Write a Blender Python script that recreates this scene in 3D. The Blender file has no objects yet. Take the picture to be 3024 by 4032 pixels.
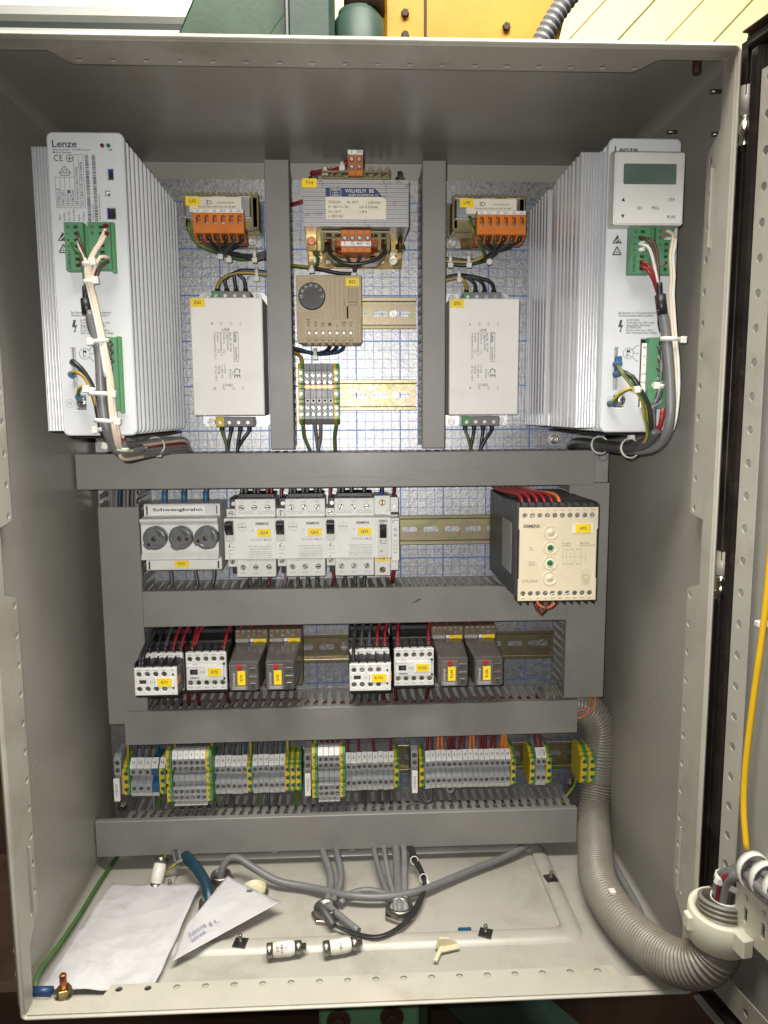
import bpy, bmesh, math, random
from mathutils import Vector, Matrix
random.seed(7)
S = 0.001                      # everything below is written in millimetres: x right, d out of the back plate, z up
sc = bpy.context.scene
COL = sc.collection

# ------------------------------------------------------------------ camera
cam = bpy.data.cameras.new('camera'); camo = bpy.data.objects.new('camera', cam); COL.objects.link(camo)
cam.sensor_fit = 'VERTICAL'; cam.sensor_height = 36.0; cam.lens = 36.0 * 2995.54 / 4032.0
cam.clip_start = 0.02; cam.clip_end = 60
mw = Matrix(((0.99893103, 0.01115941, -0.04485829, 0.24098),
             (-0.04591824, 0.12784482, -0.99073065, -0.87826),
             (-0.00532107, 0.9917314, 0.12822058, -0.23136),
             (0, 0, 0, 1)))
camo.matrix_world = mw
sc.camera = camo

# ------------------------------------------------------------------ light
w = bpy.data.worlds.new('World'); sc.world = w; w.use_nodes = True
bg = w.node_tree.nodes['Background']; bg.inputs[0].default_value = (0.95, 0.97, 1.0, 1); bg.inputs[1].default_value = 0.018
def lamp(name, typ, loc, energy, col, **kw):
    l = bpy.data.lights.new(name, typ); l.energy = energy; l.color = col
    for k, v in kw.items(): setattr(l, k, v)
    o = bpy.data.objects.new(name, l); COL.objects.link(o); o.location = [c * S for c in loc]
    return o
def aim(o, target):
    o.rotation_euler = (Vector([c * S for c in target]) - o.location).to_track_quat('-Z', 'Y').to_euler()
# the phone's flash, beside the lens
o = lamp('flash', 'SPOT', (226, -884, -215), 22.0, (1.0, 0.965, 0.92), shadow_soft_size=0.004, spot_size=math.radians(92), spot_blend=1.0); aim(o, (262, 0, -330))
# the hall's ceiling lamps, above and in front of the cabinet, plus added fill
o = lamp('hall_and_fill_lamp', 'AREA', (380, -700, 1500), 120, (1.0, 0.945, 0.85), shape='RECTANGLE', size=1.8, size_y=0.6); aim(o, (245, -150, -500))
o = lamp('hall_and_fill_lamp', 'AREA', (700, 700, 1250), 19, (1.0, 0.97, 0.9), shape='RECTANGLE', size=1.6, size_y=0.5); aim(o, (900, 1500, 900))  # unseen lamp added behind the cabinet to brighten the ceiling boards
sc.view_settings.view_transform = 'Standard'; sc.view_settings.look = 'None'
sc.view_settings.exposure = 0.0; sc.view_settings.gamma = 1.0

# ------------------------------------------------------------------ materials
MATS = {}
def NT(name):
    m = bpy.data.materials.new(name); m.use_nodes = True
    nt = m.node_tree; b = nt.nodes['Principled BSDF']
    return m, nt, b, nt.links.new
def nd(nt, t, **kw):
    n = nt.nodes.new(t)
    for k, v in kw.items(): setattr(n, k, v)
    return n
def noise(nt, scale, detail=3, rough=0.55, dist=0.0, vec=None):
    n = nd(nt, 'ShaderNodeTexNoise'); n.inputs['Scale'].default_value = scale; n.inputs['Detail'].default_value = detail
    n.inputs['Roughness'].default_value = rough; n.inputs['Distortion'].default_value = dist
    if vec is not None: nt.links.new(vec, n.inputs['Vector'])
    return n
def ramp(nt, fac, stops):
    r = nd(nt, 'ShaderNodeValToRGB'); e = r.color_ramp.elements
    while len(e) < len(stops): e.new(0.5)
    for i, (p, c) in enumerate(stops):
        e[i].position = p; e[i].color = (c[0], c[1], c[2], 1) if isinstance(c, (tuple, list)) else (c, c, c, 1)
    nt.links.new(fac, r.inputs['Fac']); return r
def mat(name, rgb, rough=0.5, metal=0.0, var=0.08, vs=70, bump=0.06, bs=900, dirt=0.0, dcol=(0.06, 0.055, 0.045), ds=25, dlo=0.55, dhi=0.75, spec=0.5, stretch=None, coat=0.0):
    m, nt, b, ln = NT(name)
    g = nd(nt, 'ShaderNodeNewGeometry'); pos = g.outputs['Position']
    if stretch:
        mp = nd(nt, 'ShaderNodeMapping'); mp.inputs['Scale'].default_value = stretch; ln(pos, mp.inputs['Vector']); posv = mp.outputs['Vector']
    else: posv = pos
    n1 = noise(nt, vs, 4, 0.6, 0.0, posv)
    lo = tuple(max(0, c * (1 - var * 1.6)) for c in rgb); hi = tuple(min(1, c * (1 + var * 1.2)) for c in rgb)
    r1 = ramp(nt, n1.outputs['Fac'], [(0.3, lo), (0.7, hi)])
    colr = r1.outputs['Color']
    if dirt > 0:
        n2 = noise(nt, ds, 7, 0.68, 0.4, pos)
        r2 = ramp(nt, n2.outputs['Fac'], [(dlo, 0.0), (dhi, dirt)])
        mx = nd(nt, 'ShaderNodeMixRGB'); ln(r2.outputs['Color'], mx.inputs['Fac']); ln(colr, mx.inputs['Color1']); mx.inputs['Color2'].default_value = (*dcol, 1)
        colr = mx.outputs['Color']
    ln(colr, b.inputs['Base Color'])
    rr = ramp(nt, n1.outputs['Fac'], [(0.25, max(0.03, rough - 0.07)), (0.75, min(1, rough + 0.07))])
    ln(rr.outputs['Color'], b.inputs['Roughness'])
    b.inputs['Metallic'].default_value = metal; b.inputs['Specular IOR Level'].default_value = spec
    b.inputs['Coat Weight'].default_value = coat
    if bump > 0:
        n3 = noise(nt, bs, 2, 0.5, 0, posv); bp = nd(nt, 'ShaderNodeBump'); bp.inputs['Strength'].default_value = bump; bp.inputs['Distance'].default_value = 0.0006
        ln(n3.outputs['Fac'], bp.inputs['Height']); ln(bp.outputs['Normal'], b.inputs['Normal'])
    MATS[name] = m; return m

mat('cabinet_paint', (0.30, 0.29, 0.256), 0.31, var=0.04, vs=7, bump=0.28, bs=520, dirt=0.30, dcol=(0.16, 0.135, 0.095), ds=11, dlo=0.52, dhi=0.85)
mat('lit_floor_paint', (0.345, 0.333, 0.293), 0.36, var=0.05, vs=9, bump=0.12, bs=700, dirt=0.55, dcol=(0.15, 0.125, 0.09), ds=13, dlo=0.50, dhi=0.78)  # cabinet paint with more grime; extra floor light put into its base colour
mat('rim_paint', (0.39, 0.373, 0.32), 0.40, var=0.05, vs=10, bump=0.18, bs=600, dirt=0.6, dcol=(0.16, 0.125, 0.08), ds=9, dlo=0.50, dhi=0.78)
mat('duct_grey', (0.218, 0.214, 0.202), 0.44, var=0.05, vs=14, bump=0.14, bs=1100, dirt=0.42, dcol=(0.12, 0.112, 0.095), ds=8, dlo=0.46, dhi=0.80)
mat('drive_white', (0.58, 0.60, 0.62), 0.42, var=0.02, vs=25, bump=0.04, dirt=0.12, dcol=(0.35, 0.33, 0.28), ds=30)
mat('filter_white', (0.80, 0.785, 0.745), 0.42, var=0.02, vs=30, bump=0.10, bs=1200, dirt=0.18, dcol=(0.35, 0.32, 0.25), ds=28)
mat('device_white', (0.70, 0.70, 0.67), 0.45, var=0.03, vs=60, bump=0.05, dirt=0.22, dcol=(0.25, 0.23, 0.19), ds=60)
mat('keypad_grey', (0.60, 0.60, 0.575), 0.45, var=0.02, vs=40, bump=0.05, dirt=0.15, dcol=(0.3, 0.28, 0.24), ds=40)
mat('cream', (0.68, 0.60, 0.43), 0.42, var=0.03, vs=40, bump=0.05, dirt=0.20, dcol=(0.42, 0.34, 0.2), ds=35)
mat('beige', (0.42, 0.335, 0.20), 0.48, var=0.03, vs=60, bump=0.05, dirt=0.2, dcol=(0.25, 0.19, 0.1), ds=50)
mat('black_plastic', (0.014, 0.014, 0.015), 0.42, var=0.2, vs=80, bump=0.08, dirt=0.35, dcol=(0.09, 0.085, 0.075), ds=60)
mat('dark_grey', (0.042, 0.044, 0.046), 0.5, var=0.12, vs=60, bump=0.08, dirt=0.4, dcol=(0.12, 0.11, 0.095), ds=35)
mat('terminal_grey', (0.30, 0.31, 0.32), 0.45, var=0.05, vs=90, bump=0.05, dirt=0.25, dcol=(0.13, 0.12, 0.11), ds=80)
mat('knob_grey', (0.14, 0.145, 0.15), 0.33, var=0.06, vs=60, bump=0.05, dirt=0.25, dcol=(0.22, 0.2, 0.17), ds=60)
mat('mid_grey', (0.17, 0.17, 0.175), 0.5, var=0.06, vs=60)
mat('terminal_blue', (0.012, 0.10, 0.27), 0.45, var=0.06, vs=60)
mat('ferrule_blue', (0.010, 0.038, 0.11), 0.4, var=0.06, vs=60)
mat('deep_blue', (0.008, 0.03, 0.26), 0.4, var=0.06, vs=60)
mat('lug_blue', (0.04, 0.11, 0.22), 0.4, var=0.08, vs=60)
mat('earth_yellow', (0.56, 0.43, 0.015), 0.45, var=0.06, vs=80, dirt=0.25, dcol=(0.3, 0.22, 0.03), ds=80)
mat('earth_green', (0.07, 0.24, 0.085), 0.45, var=0.06, vs=80, dirt=0.2, dcol=(0.03, 0.1, 0.03), ds=80)
mat('tag_yellow', (0.86, 0.63, 0.012), 0.5, var=0.03, vs=60, bump=0.04, dirt=0.12, dcol=(0.5, 0.32, 0.02), ds=70)
mat('tag_white', (0.76, 0.755, 0.72), 0.5, var=0.03, vs=60, bump=0.02, dirt=0.15, dcol=(0.45, 0.42, 0.35), ds=90)
mat('ink_black', (0.012, 0.012, 0.014), 0.6, var=0, bump=0)
mat('ink_grey', (0.055, 0.058, 0.07), 0.6, var=0, bump=0)
mat('ink_pale', (0.26, 0.26, 0.26), 0.6, var=0, bump=0)
mat('ink_faint', (0.30, 0.27, 0.21), 0.6, var=0, bump=0)
mat('ink_brown', (0.10, 0.065, 0.01), 0.6, var=0, bump=0)
mat('ink_blue', (0.03, 0.05, 0.20), 0.6, var=0.3, bump=0)
mat('ink_white', (0.55, 0.55, 0.53), 0.6, var=0, bump=0)
mat('label_blue', (0.018, 0.045, 0.125), 0.45, var=0.05, bump=0.02)
mat('label_cream', (0.72, 0.67, 0.55), 0.5, var=0.03, bump=0.02, dirt=0.25, dcol=(0.4, 0.33, 0.2), ds=60)
mat('orange', (0.60, 0.17, 0.018), 0.42, var=0.05, vs=60, bump=0.05, dirt=0.2, dcol=(0.3, 0.09, 0.02), ds=60)
mat('terracotta', (0.40, 0.13, 0.035), 0.45, var=0.05, vs=60, bump=0.05, dirt=0.25, dcol=(0.2, 0.07, 0.03), ds=60)
mat('plug_green', (0.085, 0.225, 0.12), 0.42, var=0.05, vs=60, bump=0.05, dirt=0.2, dcol=(0.03, 0.13, 0.06), ds=70)
mat('olive_plastic', (0.20, 0.165, 0.075), 0.35, var=0.15, vs=70, bump=0.05, coat=0.2)
mat('relay_brown', (0.135, 0.10, 0.06), 0.45, var=0.06, vs=60, dirt=0.3, dcol=(0.2, 0.17, 0.12), ds=60)
mat('relay_smoke', (0.10, 0.092, 0.085), 0.24, var=0.16, vs=45, bump=0.03, dirt=0.35, dcol=(0.2, 0.185, 0.165), ds=40, stretch=(1, 0.25, 1))
mat('relay_front', (0.125, 0.115, 0.108), 0.33, var=0.05, vs=45, bump=0.03, dirt=0.25, dcol=(0.2, 0.185, 0.165), ds=60)
mat('screw_steel', (0.44, 0.43, 0.41), 0.40, 1.0, var=0.2, vs=300, bump=0.05)
mat('screw_dull', (0.30, 0.285, 0.26), 0.40, 1.0, var=0.25, vs=250, bump=0.05)
mat('bolt_brass', (0.38, 0.29, 0.13), 0.33, 1.0, var=0.2, vs=200)
mat('aluminium', (0.74, 0.75, 0.775), 0.32, 0.6, var=0.03, vs=90, bump=0.0, stretch=(1, 1, 0.01))
mat('steel_grey', (0.30, 0.31, 0.31), 0.42, 0.9, var=0.15, vs=60, bump=0.08)
mat('winding', (0.30, 0.085, 0.035), 0.28, 0.75, var=0.35, vs=350, bump=0.1, stretch=(0.3, 1, 2))
mat('chrome', (0.62, 0.60, 0.50), 0.14, 1.0, var=0.2, vs=40, bump=0.03)
mat('nickel', (0.30, 0.28, 0.25), 0.38, 1.0, var=0.15, vs=90)
mat('ceramic', (0.66, 0.63, 0.57), 0.3, var=0.06, vs=80, dirt=0.4, dcol=(0.25, 0.22, 0.17), ds=70)
mat('wire_black', (0.020, 0.020, 0.021), 0.38, var=0.15, vs=80, bump=0.03)
mat('wire_dark', (0.06, 0.06, 0.06), 0.42, var=0.15, vs=80, bump=0.03)
mat('wire_grey', (0.17, 0.17, 0.168), 0.42, var=0.1, vs=60, bump=0.05, dirt=0.3, dcol=(0.09, 0.08, 0.07), ds=50)
mat('wire_mauve', (0.16, 0.13, 0.135), 0.42, var=0.1, vs=60)
mat('cable_grey', (0.14, 0.143, 0.143), 0.42, var=0.08, vs=50, bump=0.06, dirt=0.45, dcol=(0.10, 0.09, 0.075), ds=45)
mat('wire_cream', (0.66, 0.55, 0.43), 0.42, var=0.05, vs=60, bump=0.03)
mat('wire_white', (0.66, 0.64, 0.60), 0.42, var=0.05, vs=60, bump=0.03)
mat('wire_brown', (0.085, 0.042, 0.028), 0.42, var=0.1, vs=60)
mat('wire_red', (0.23, 0.012, 0.018), 0.38, var=0.1, vs=60)
mat('wire_darkred', (0.13, 0.012, 0.016), 0.4, var=0.15, vs=60)
mat('wire_orange', (0.58, 0.15, 0.035), 0.4, var=0.08, vs=60)
mat('wire_blue', (0.012, 0.055, 0.11), 0.38, var=0.1, vs=60)
mat('wire_teal', (0.006, 0.034, 0.055), 0.42, var=0.1, vs=60, bump=0.06, dirt=0.3, dcol=(0.05, 0.08, 0.08), ds=60)
mat('wire_yellow', (0.36, 0.24, 0.02), 0.4, var=0.06, vs=60)
mat('wire_green', (0.05, 0.12, 0.03), 0.4, var=0.1, vs=60)
mat('cable_yellow', (0.70, 0.43, 0.01), 0.4, var=0.04, vs=60)
mat('tie_white', (0.66, 0.65, 0.60), 0.38, var=0.05, vs=120)
mat('heat_shrink', (0.012, 0.012, 0.013), 0.45, var=0.1, vs=80, bump=0.1, bs=400)
mat('hose', (0.20, 0.184, 0.152), 0.42, var=0.10, vs=16, bump=0.06, dirt=0.6, dcol=(0.10, 0.083, 0.06), ds=14, dlo=0.48, dhi=0.78)
mat('clamp_plastic', (0.62, 0.60, 0.48), 0.42, var=0.03, vs=40, bump=0.1, bs=900)
mat('gland_cream', (0.52, 0.48, 0.32), 0.42, var=0.04, vs=60, dirt=0.3, dcol=(0.3, 0.26, 0.16), ds=60)
mat('seal_rubber', (0.016, 0.013, 0.011), 0.30, var=0.25, vs=30, bump=0.12, bs=250, dirt=0.5, dcol=(0.09, 0.07, 0.05), ds=18)
def paper_mat():
    m = mat('paper', (0.43, 0.427, 0.437), 0.75, var=0.05, vs=22, bump=0.0, dirt=0.5, dcol=(0.22, 0.21, 0.20), ds=34, dlo=0.54, dhi=0.78)
    nt = m.node_tree; b = nt.nodes['Principled BSDF']; g = nd(nt, 'ShaderNodeNewGeometry'); wn = noise(nt, 26, 3, 0.5, 0, g.outputs['Position'])
    mx = nd(nt, 'ShaderNodeMixRGB'); mx.inputs['Fac'].default_value = 0.03; nt.links.new(g.outputs['Position'], mx.inputs['Color1']); nt.links.new(wn.outputs['Color'], mx.inputs['Color2'])
    v = nd(nt, 'ShaderNodeTexVoronoi'); v.inputs['Scale'].default_value = 42; nt.links.new(mx.outputs['Color'], v.inputs['Vector'])
    bp = nd(nt, 'ShaderNodeBump'); bp.inputs['Strength'].default_value = 0.7; bp.inputs['Distance'].default_value = 0.004
    nt.links.new(v.outputs['Distance'], bp.inputs['Height']); nt.links.new(bp.outputs['Normal'], b.inputs['Normal'])
paper_mat()
mat('led_red', (0.10, 0.006, 0.01), 0.2, var=0, bump=0)
mat('led_green', (0.012, 0.14, 0.06), 0.2, var=0, bump=0)
mat('button_red', (0.50, 0.02, 0.02), 0.3, var=0.05, bump=0)
mat('hole_black', (0.004, 0.004, 0.004), 0.6, var=0, bump=0)  # black for holes and wells; their shade is put into the colour
mat('copper_stud', (0.45, 0.17, 0.09), 0.38, 0.9, var=0.2, vs=200)
mat('machine_green', (0.022, 0.06, 0.03), 0.45, var=0.25, vs=12, bump=0.25, bs=120, dirt=0.85, dcol=(0.02, 0.03, 0.02), ds=9)
mat('machine_green_pale', (0.024, 0.055, 0.04), 0.5, var=0.2, vs=12, bump=0.25, bs=160, dirt=0.7, dcol=(0.03, 0.05, 0.04), ds=14)
mat('machine_green_bright', (0.13, 0.30, 0.16), 0.4, var=0.1, vs=12, bump=0.1, dirt=0.4, dcol=(0.05, 0.1, 0.05), ds=14)
mat('machine_yellow', (0.46, 0.235, 0.008), 0.42, var=0.12, vs=7, bump=0.2, bs=120, dirt=0.8, dcol=(0.10, 0.055, 0.02), ds=11, dlo=0.52, dhi=0.66)
mat('ceiling_yellow', (0.80, 0.72, 0.42), 0.6, var=0.05, vs=3, bump=0.02)
mat('wall_white', (0.76, 0.77, 0.72), 0.6, var=0.03, vs=3, bump=0.02)
mat('rust_dark', (0.05, 0.024, 0.012), 0.7, var=0.4, vs=8, bump=0.3, bs=60)
mat('conduit_grey', (0.20, 0.21, 0.22), 0.4, var=0.1, vs=30, dirt=0.3, ds=30)
mat('pvc_grey', (0.24, 0.24, 0.23), 0.45, var=0.08, vs=60)
mat('lcd', (0.10, 0.145, 0.125), 0.12, var=0.12, vs=30, bump=0, coat=0.5)
mat('brass_plate', (0.27, 0.20, 0.075), 0.30, 0.9, var=0.35, vs=45, bump=0.1, dirt=0.5, dcol=(0.22, 0.10, 0.02), ds=40)

def chromate(name, lo=0.85):
    m, nt, b, ln = NT(name)
    g = nd(nt, 'ShaderNodeNewGeometry'); mp = nd(nt, 'ShaderNodeMapping'); mp.inputs['Scale'].default_value = (0.35, 1, 1.6); ln(g.outputs['Position'], mp.inputs['Vector'])
    n = noise(nt, 55, 3, 0.5, 0.6, mp.outputs['Vector'])
    r = ramp(nt, n.outputs['Fac'], [(0.25, (0.36 * lo, 0.38 * lo, 0.25 * lo)), (0.42, (0.52 * lo, 0.50 * lo, 0.26 * lo)), (0.55, (0.55 * lo, 0.44 * lo, 0.33 * lo)), (0.75, (0.48 * lo, 0.50 * lo, 0.30 * lo))])
    ln(r.outputs['Color'], b.inputs['Base Color']); b.inputs['Metallic'].default_value = 0.97
    n2 = noise(nt, 260, 4, 0.6, 0, g.outputs['Position']); r2 = ramp(nt, n2.outputs['Fac'], [(0.3, 0.36), (0.7, 0.46)]); ln(r2.outputs['Color'], b.inputs['Roughness'])
    MATS[name] = m
chromate('rail_zinc', 0.45)
def core_zinc():
    m, nt, b, ln = NT('core_zinc')
    g = nd(nt, 'ShaderNodeNewGeometry'); mp = nd(nt, 'ShaderNodeMapping'); mp.inputs['Scale'].default_value = (0.25, 1, 2.2); ln(g.outputs['Position'], mp.inputs['Vector'])
    n = noise(nt, 75, 5, 0.6, 0.3, mp.outputs['Vector'])
    r = ramp(nt, n.outputs['Fac'], [(0.25, (0.33, 0.33, 0.33)), (0.4, (0.42, 0.425, 0.43)), (0.52, (0.44, 0.42, 0.425)), (0.64, (0.41, 0.44, 0.435)), (0.8, (0.43, 0.42, 0.37))])
    n2 = noise(nt, 130, 6, 0.7, 0, g.outputs['Position']); r2 = ramp(nt, n2.outputs['Fac'], [(0.58, 0.0), (0.68, 0.75)])
    mx = nd(nt, 'ShaderNodeMixRGB'); ln(r2.outputs['Color'], mx.inputs['Fac']); ln(r.outputs['Color'], mx.inputs['Color1']); mx.inputs['Color2'].default_value = (0.16, 0.09, 0.07, 1)
    ln(mx.outputs['Color'], b.inputs['Base Color']); b.inputs['Metallic'].default_value = 0.85; b.inputs['Roughness'].default_value = 0.42
    MATS['core_zinc'] = m
core_zinc()
def galvanised():
    m, nt, b, ln = NT('galvanised')
    g = nd(nt, 'ShaderNodeNewGeometry'); pos = g.outputs['Position']
    n1 = noise(nt, 260, 4, 0.62, 1.2, pos)
    v = nd(nt, 'ShaderNodeTexVoronoi'); v.inputs['Scale'].default_value = 300; ln(pos, v.inputs['Vector'])
    mxa = nd(nt, 'ShaderNodeMath', operation='MULTIPLY_ADD'); ln(v.outputs['Distance'], mxa.inputs[0]); mxa.inputs[1].default_value = 0.35; ln(n1.outputs['Fac'], mxa.inputs[2])
    r = ramp(nt, mxa.outputs[0], [(0.42, (0.27, 0.272, 0.274)), (0.62, (0.34, 0.341, 0.343)), (0.85, (0.41, 0.41, 0.41))])
    # printed centimetre grid
    sx = nd(nt, 'ShaderNodeSeparateXYZ'); ln(pos, sx.inputs[0])
    def M(op, a, bb=None, c=None):
        k = nd(nt, 'ShaderNodeMath', operation=op)
        for i, q in enumerate((a, bb, c)):
            if q is None: continue
            if isinstance(q, (int, float)): k.inputs[i].default_value = q
            else: ln(q, k.inputs[i])
        return k.outputs[0]
    def lines(val):
        cm = M('MULTIPLY', val, 100.0)
        thin = M('LESS_THAN', M('PINGPONG', M('ADD', cm, 100.0), 0.5), 0.036)
        thick = M('LESS_THAN', M('PINGPONG', M('ADD', M('MULTIPLY', cm, 0.2), 100.0), 0.5), 0.016)
        return M('MAXIMUM', M('MULTIPLY', thin, 0.6), M('MULTIPLY', thick, 0.85))
    gx, gz = lines(sx.outputs['X']), lines(sx.outputs['Z'])
    grid = M('MAXIMUM', gx, gz)
    inside = M('MULTIPLY', M('MULTIPLY', M('LESS_THAN', sx.outputs['Z'], 0.0006), M('GREATER_THAN', sx.outputs['Z'], -0.7006)), M('MULTIPLY', M('GREATER_THAN', sx.outputs['X'], -0.0006), M('LESS_THAN', sx.outputs['X'], 0.5006)))
    grid = M('MULTIPLY', grid, inside)
    n4 = noise(nt, 900, 2, 0.5, 0, pos)
    grid = M('MULTIPLY', grid, M('MULTIPLY_ADD', n4.outputs['Fac'], 0.4, 0.75)); grid = M('MINIMUM', grid, 1.0)
    mx = nd(nt, 'ShaderNodeMixRGB'); ln(grid, mx.inputs['Fac']); ln(r.outputs['Color'], mx.inputs['Color1']); mx.inputs['Color2'].default_value = (0.012, 0.12, 0.42, 1)
    n5 = noise(nt, 10, 5, 0.6, 0, pos); r5 = ramp(nt, n5.outputs['Fac'], [(0.35, 0.82), (0.7, 1.0)])
    mm = nd(nt, 'ShaderNodeMixRGB', blend_type='MULTIPLY'); mm.inputs['Fac'].default_value = 1; ln(mx.outputs['Color'], mm.inputs['Color1']); ln(r5.outputs['Color'], mm.inputs['Color2'])
    ln(mm.outputs['Color'], b.inputs['Base Color'])
    me = M('MULTIPLY_ADD', grid, -0.8, 0.92); ln(me, b.inputs['Metallic'])
    rr = ramp(nt, n1.outputs['Fac'], [(0.3, 0.38), (0.7, 0.50)]); ln(rr.outputs['Color'], b.inputs['Roughness'])
    bp = nd(nt, 'ShaderNodeBump'); bp.inputs['Strength'].default_value = 0.28; bp.inputs['Distance'].default_value = 0.0006
    ln(mxa.outputs[0], bp.inputs['Height']); ln(bp.outputs['Normal'], b.inputs['Normal'])
    MATS['galvanised'] = m
galvanised()
def lit_window():
    m, nt, b, ln = NT('daylight_pane')
    b.inputs['Base Color'].default_value = (0.8, 0.85, 0.85, 1)
    b.inputs['Emission Color'].default_value = (0.80, 1.0, 0.93, 1); b.inputs['Emission Strength'].default_value = 1.0
    MATS['daylight_pane'] = m
lit_window()

# ------------------------------------------------------------------ mesh helpers
class MB:
    """collects shapes (millimetres, (x, d, z)) and links them as one mesh object"""
    def __init__(s): s.v = []; s.f = []; s.mi = []; s.cur = 0; s.sm = []
    def add(s, vs, fs, smooth=False):
        o = len(s.v); s.v += vs
        for f in fs: s.f.append(tuple(i + o for i in f)); s.mi.append(s.cur); s.sm.append(smooth)
        return s
    def m(s, i): s.cur = i; return s
    def box(s, x0, x1, d0, d1, z0, z1, c=0.0):
        if x0 > x1: x0, x1 = x1, x0
        if d0 > d1: d0, d1 = d1, d0
        if z0 > z1: z0, z1 = z1, z0
        if c <= 0:
            vs = [(x, d, z) for x in (x0, x1) for d in (d0, d1) for z in (z0, z1)]
            return s.add(vs, [(0, 1, 3, 2), (4, 6, 7, 5), (0, 4, 5, 1), (2, 3, 7, 6), (0, 2, 6, 4), (1, 5, 7, 3)])
        c = min(c, (x1 - x0) * .49, (d1 - d0) * .49, (z1 - z0) * .49)
        lo = (x0, d0, z0); hi = (x1, d1, z1); vs = []; idx = {}
        for cx in (0, 1):
            for cd in (0, 1):
                for cz in (0, 1):
                    k = (cx, cd, cz)
                    for ax in range(3):
                        p = [hi[a] if k[a] else lo[a] for a in range(3)]
                        for a in range(3):
                            if a != ax: p[a] += -c if k[a] else c
                        idx[(k, ax)] = len(vs); vs.append(tuple(p))
        fs = []
        for ax in range(3):
            a, b2 = [q for q in range(3) if q != ax]
            for sd in (0, 1):
                loop = []
                for (i, j) in ((0, 0), (1, 0), (1, 1), (0, 1)):
                    k = [0, 0, 0]; k[ax] = sd; k[a] = i; k[b2] = j; loop.append(idx[(tuple(k), ax)])
                fs.append(tuple(loop))
        for ax in range(3):
            a, b2 = [q for q in range(3) if q != ax]
            for i in (0, 1):
                for j in (0, 1):
                    k0 = [0, 0, 0]; k1 = [0, 0, 0]; k0[ax] = 0; k1[ax] = 1
                    for k in (k0, k1): k[a] = i; k[b2] = j
                    k0, k1 = tuple(k0), tuple(k1)
                    fs.append((idx[(k0, a)], idx[(k1, a)], idx[(k1, b2)], idx[(k0, b2)]))
        for cx in (0, 1):
            for cd in (0, 1):
                for cz in (0, 1):
                    k = (cx, cd, cz); fs.append((idx[(k, 0)], idx[(k, 1)], idx[(k, 2)]))
        return s.add(vs, fs)
    def prism_x(s, poly, x0, x1):      # poly of (z, d), run along x
        n = len(poly); vs = [(x0, d, z) for z, d in poly] + [(x1, d, z) for z, d in poly]
        return s.add(vs, [tuple(range(n)), tuple(range(2 * n - 1, n - 1, -1))] + [(i, (i + 1) % n, (i + 1) % n + n, i + n) for i in range(n)])
    def prism_z(s, poly, z0, z1):      # poly of (x, d), run along z
        n = len(poly); vs = [(x, d, z0) for x, d in poly] + [(x, d, z1) for x, d in poly]
        return s.add(vs, [tuple(range(n)), tuple(range(2 * n - 1, n - 1, -1))] + [(i, (i + 1) % n, (i + 1) % n + n, i + n) for i in range(n)])
    def prism_d(s, poly, d0, d1):      # poly of (x, z), run along d
        n = len(poly); vs = [(x, d0, z) for x, z in poly] + [(x, d1, z) for x, z in poly]
        return s.add(vs, [tuple(range(n)), tuple(range(2 * n - 1, n - 1, -1))] + [(i, (i + 1) % n, (i + 1) % n + n, i + n) for i in range(n)])
    def lathe(s, prof, origin=(0, 0, 0), axis=(0, 1, 0), n=20, smooth=True, cap=True):   # prof of (t along axis, radius)
        A = Vector(axis).normalized(); U = A.orthogonal().normalized(); V = A.cross(U); O = Vector(origin); vs = []; fs = []
        for t, r in prof:
            for i in range(n):
                a = 2 * math.pi * i / n; p = O + A * t + U * (r * math.cos(a)) + V * (r * math.sin(a)); vs.append(tuple(p))
        for k in range(len(prof) - 1):
            for i in range(n): j = (i + 1) % n; fs.append((k * n + i, k * n + j, (k + 1) * n + j, (k + 1) * n + i))
        s.add(vs, fs, smooth)
        if cap:
            o = len(s.v) - len(vs)
            for b0 in (0, (len(prof) - 1) * n): s.f.append(tuple(o + b0 + i for i in range(n))); s.mi.append(s.cur); s.sm.append(False)
        return s
    def tube(s, pts, r, n=8, step=6.0, closed=False, stripes=None, rf=None):
        P = smooth_path(pts, step); s.sweep(P, r, n, stripes, rf); return s
    def sweep(s, P, r, n=8, stripes=None, rf=None):
        T = []
        for i in range(len(P)):
            t = P[min(i + 1, len(P) - 1)] - P[max(i - 1, 0)]; T.append(t.normalized() if t.length > 1e-9 else Vector((0, 0, 1)))
        U = T[0].orthogonal().normalized(); vs = []; o = len(s.v)
        for i, p in enumerate(P):
            U = (U - T[i] * U.dot(T[i])).normalized(); V = T[i].cross(U); rr = r if rf is None else rf(i)
            for k in range(n):
                a = 2 * math.pi * k / n; vs.append(tuple(p + U * (rr * math.cos(a)) + V * (rr * math.sin(a))))
        s.v += vs
        for i in range(len(P) - 1):
            for k in range(n):
                j = (k + 1) % n; s.f.append((o + i * n + k, o + i * n + j, o + (i + 1) * n + j, o + (i + 1) * n + k)); s.sm.append(True)
                s.mi.append(s.cur if stripes is None else stripes[(k * len(stripes)) // n])
        for b0 in (0, (len(P) - 1) * n): s.f.append(tuple(o + b0 + k for k in range(n))); s.mi.append(s.cur); s.sm.append(False)
    def merge(s, me, off=(0, 0, 0)):    # add a bpy mesh that is already in millimetre (x, d, z) space
        o = len(s.v); s.v += [(v.co[0] + off[0], v.co[1] + off[1], v.co[2] + off[2]) for v in me.vertices]
        for p in me.polygons: s.f.append(tuple(o + i for i in p.vertices)); s.mi.append(s.cur); s.sm.append(False)
        return s
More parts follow.
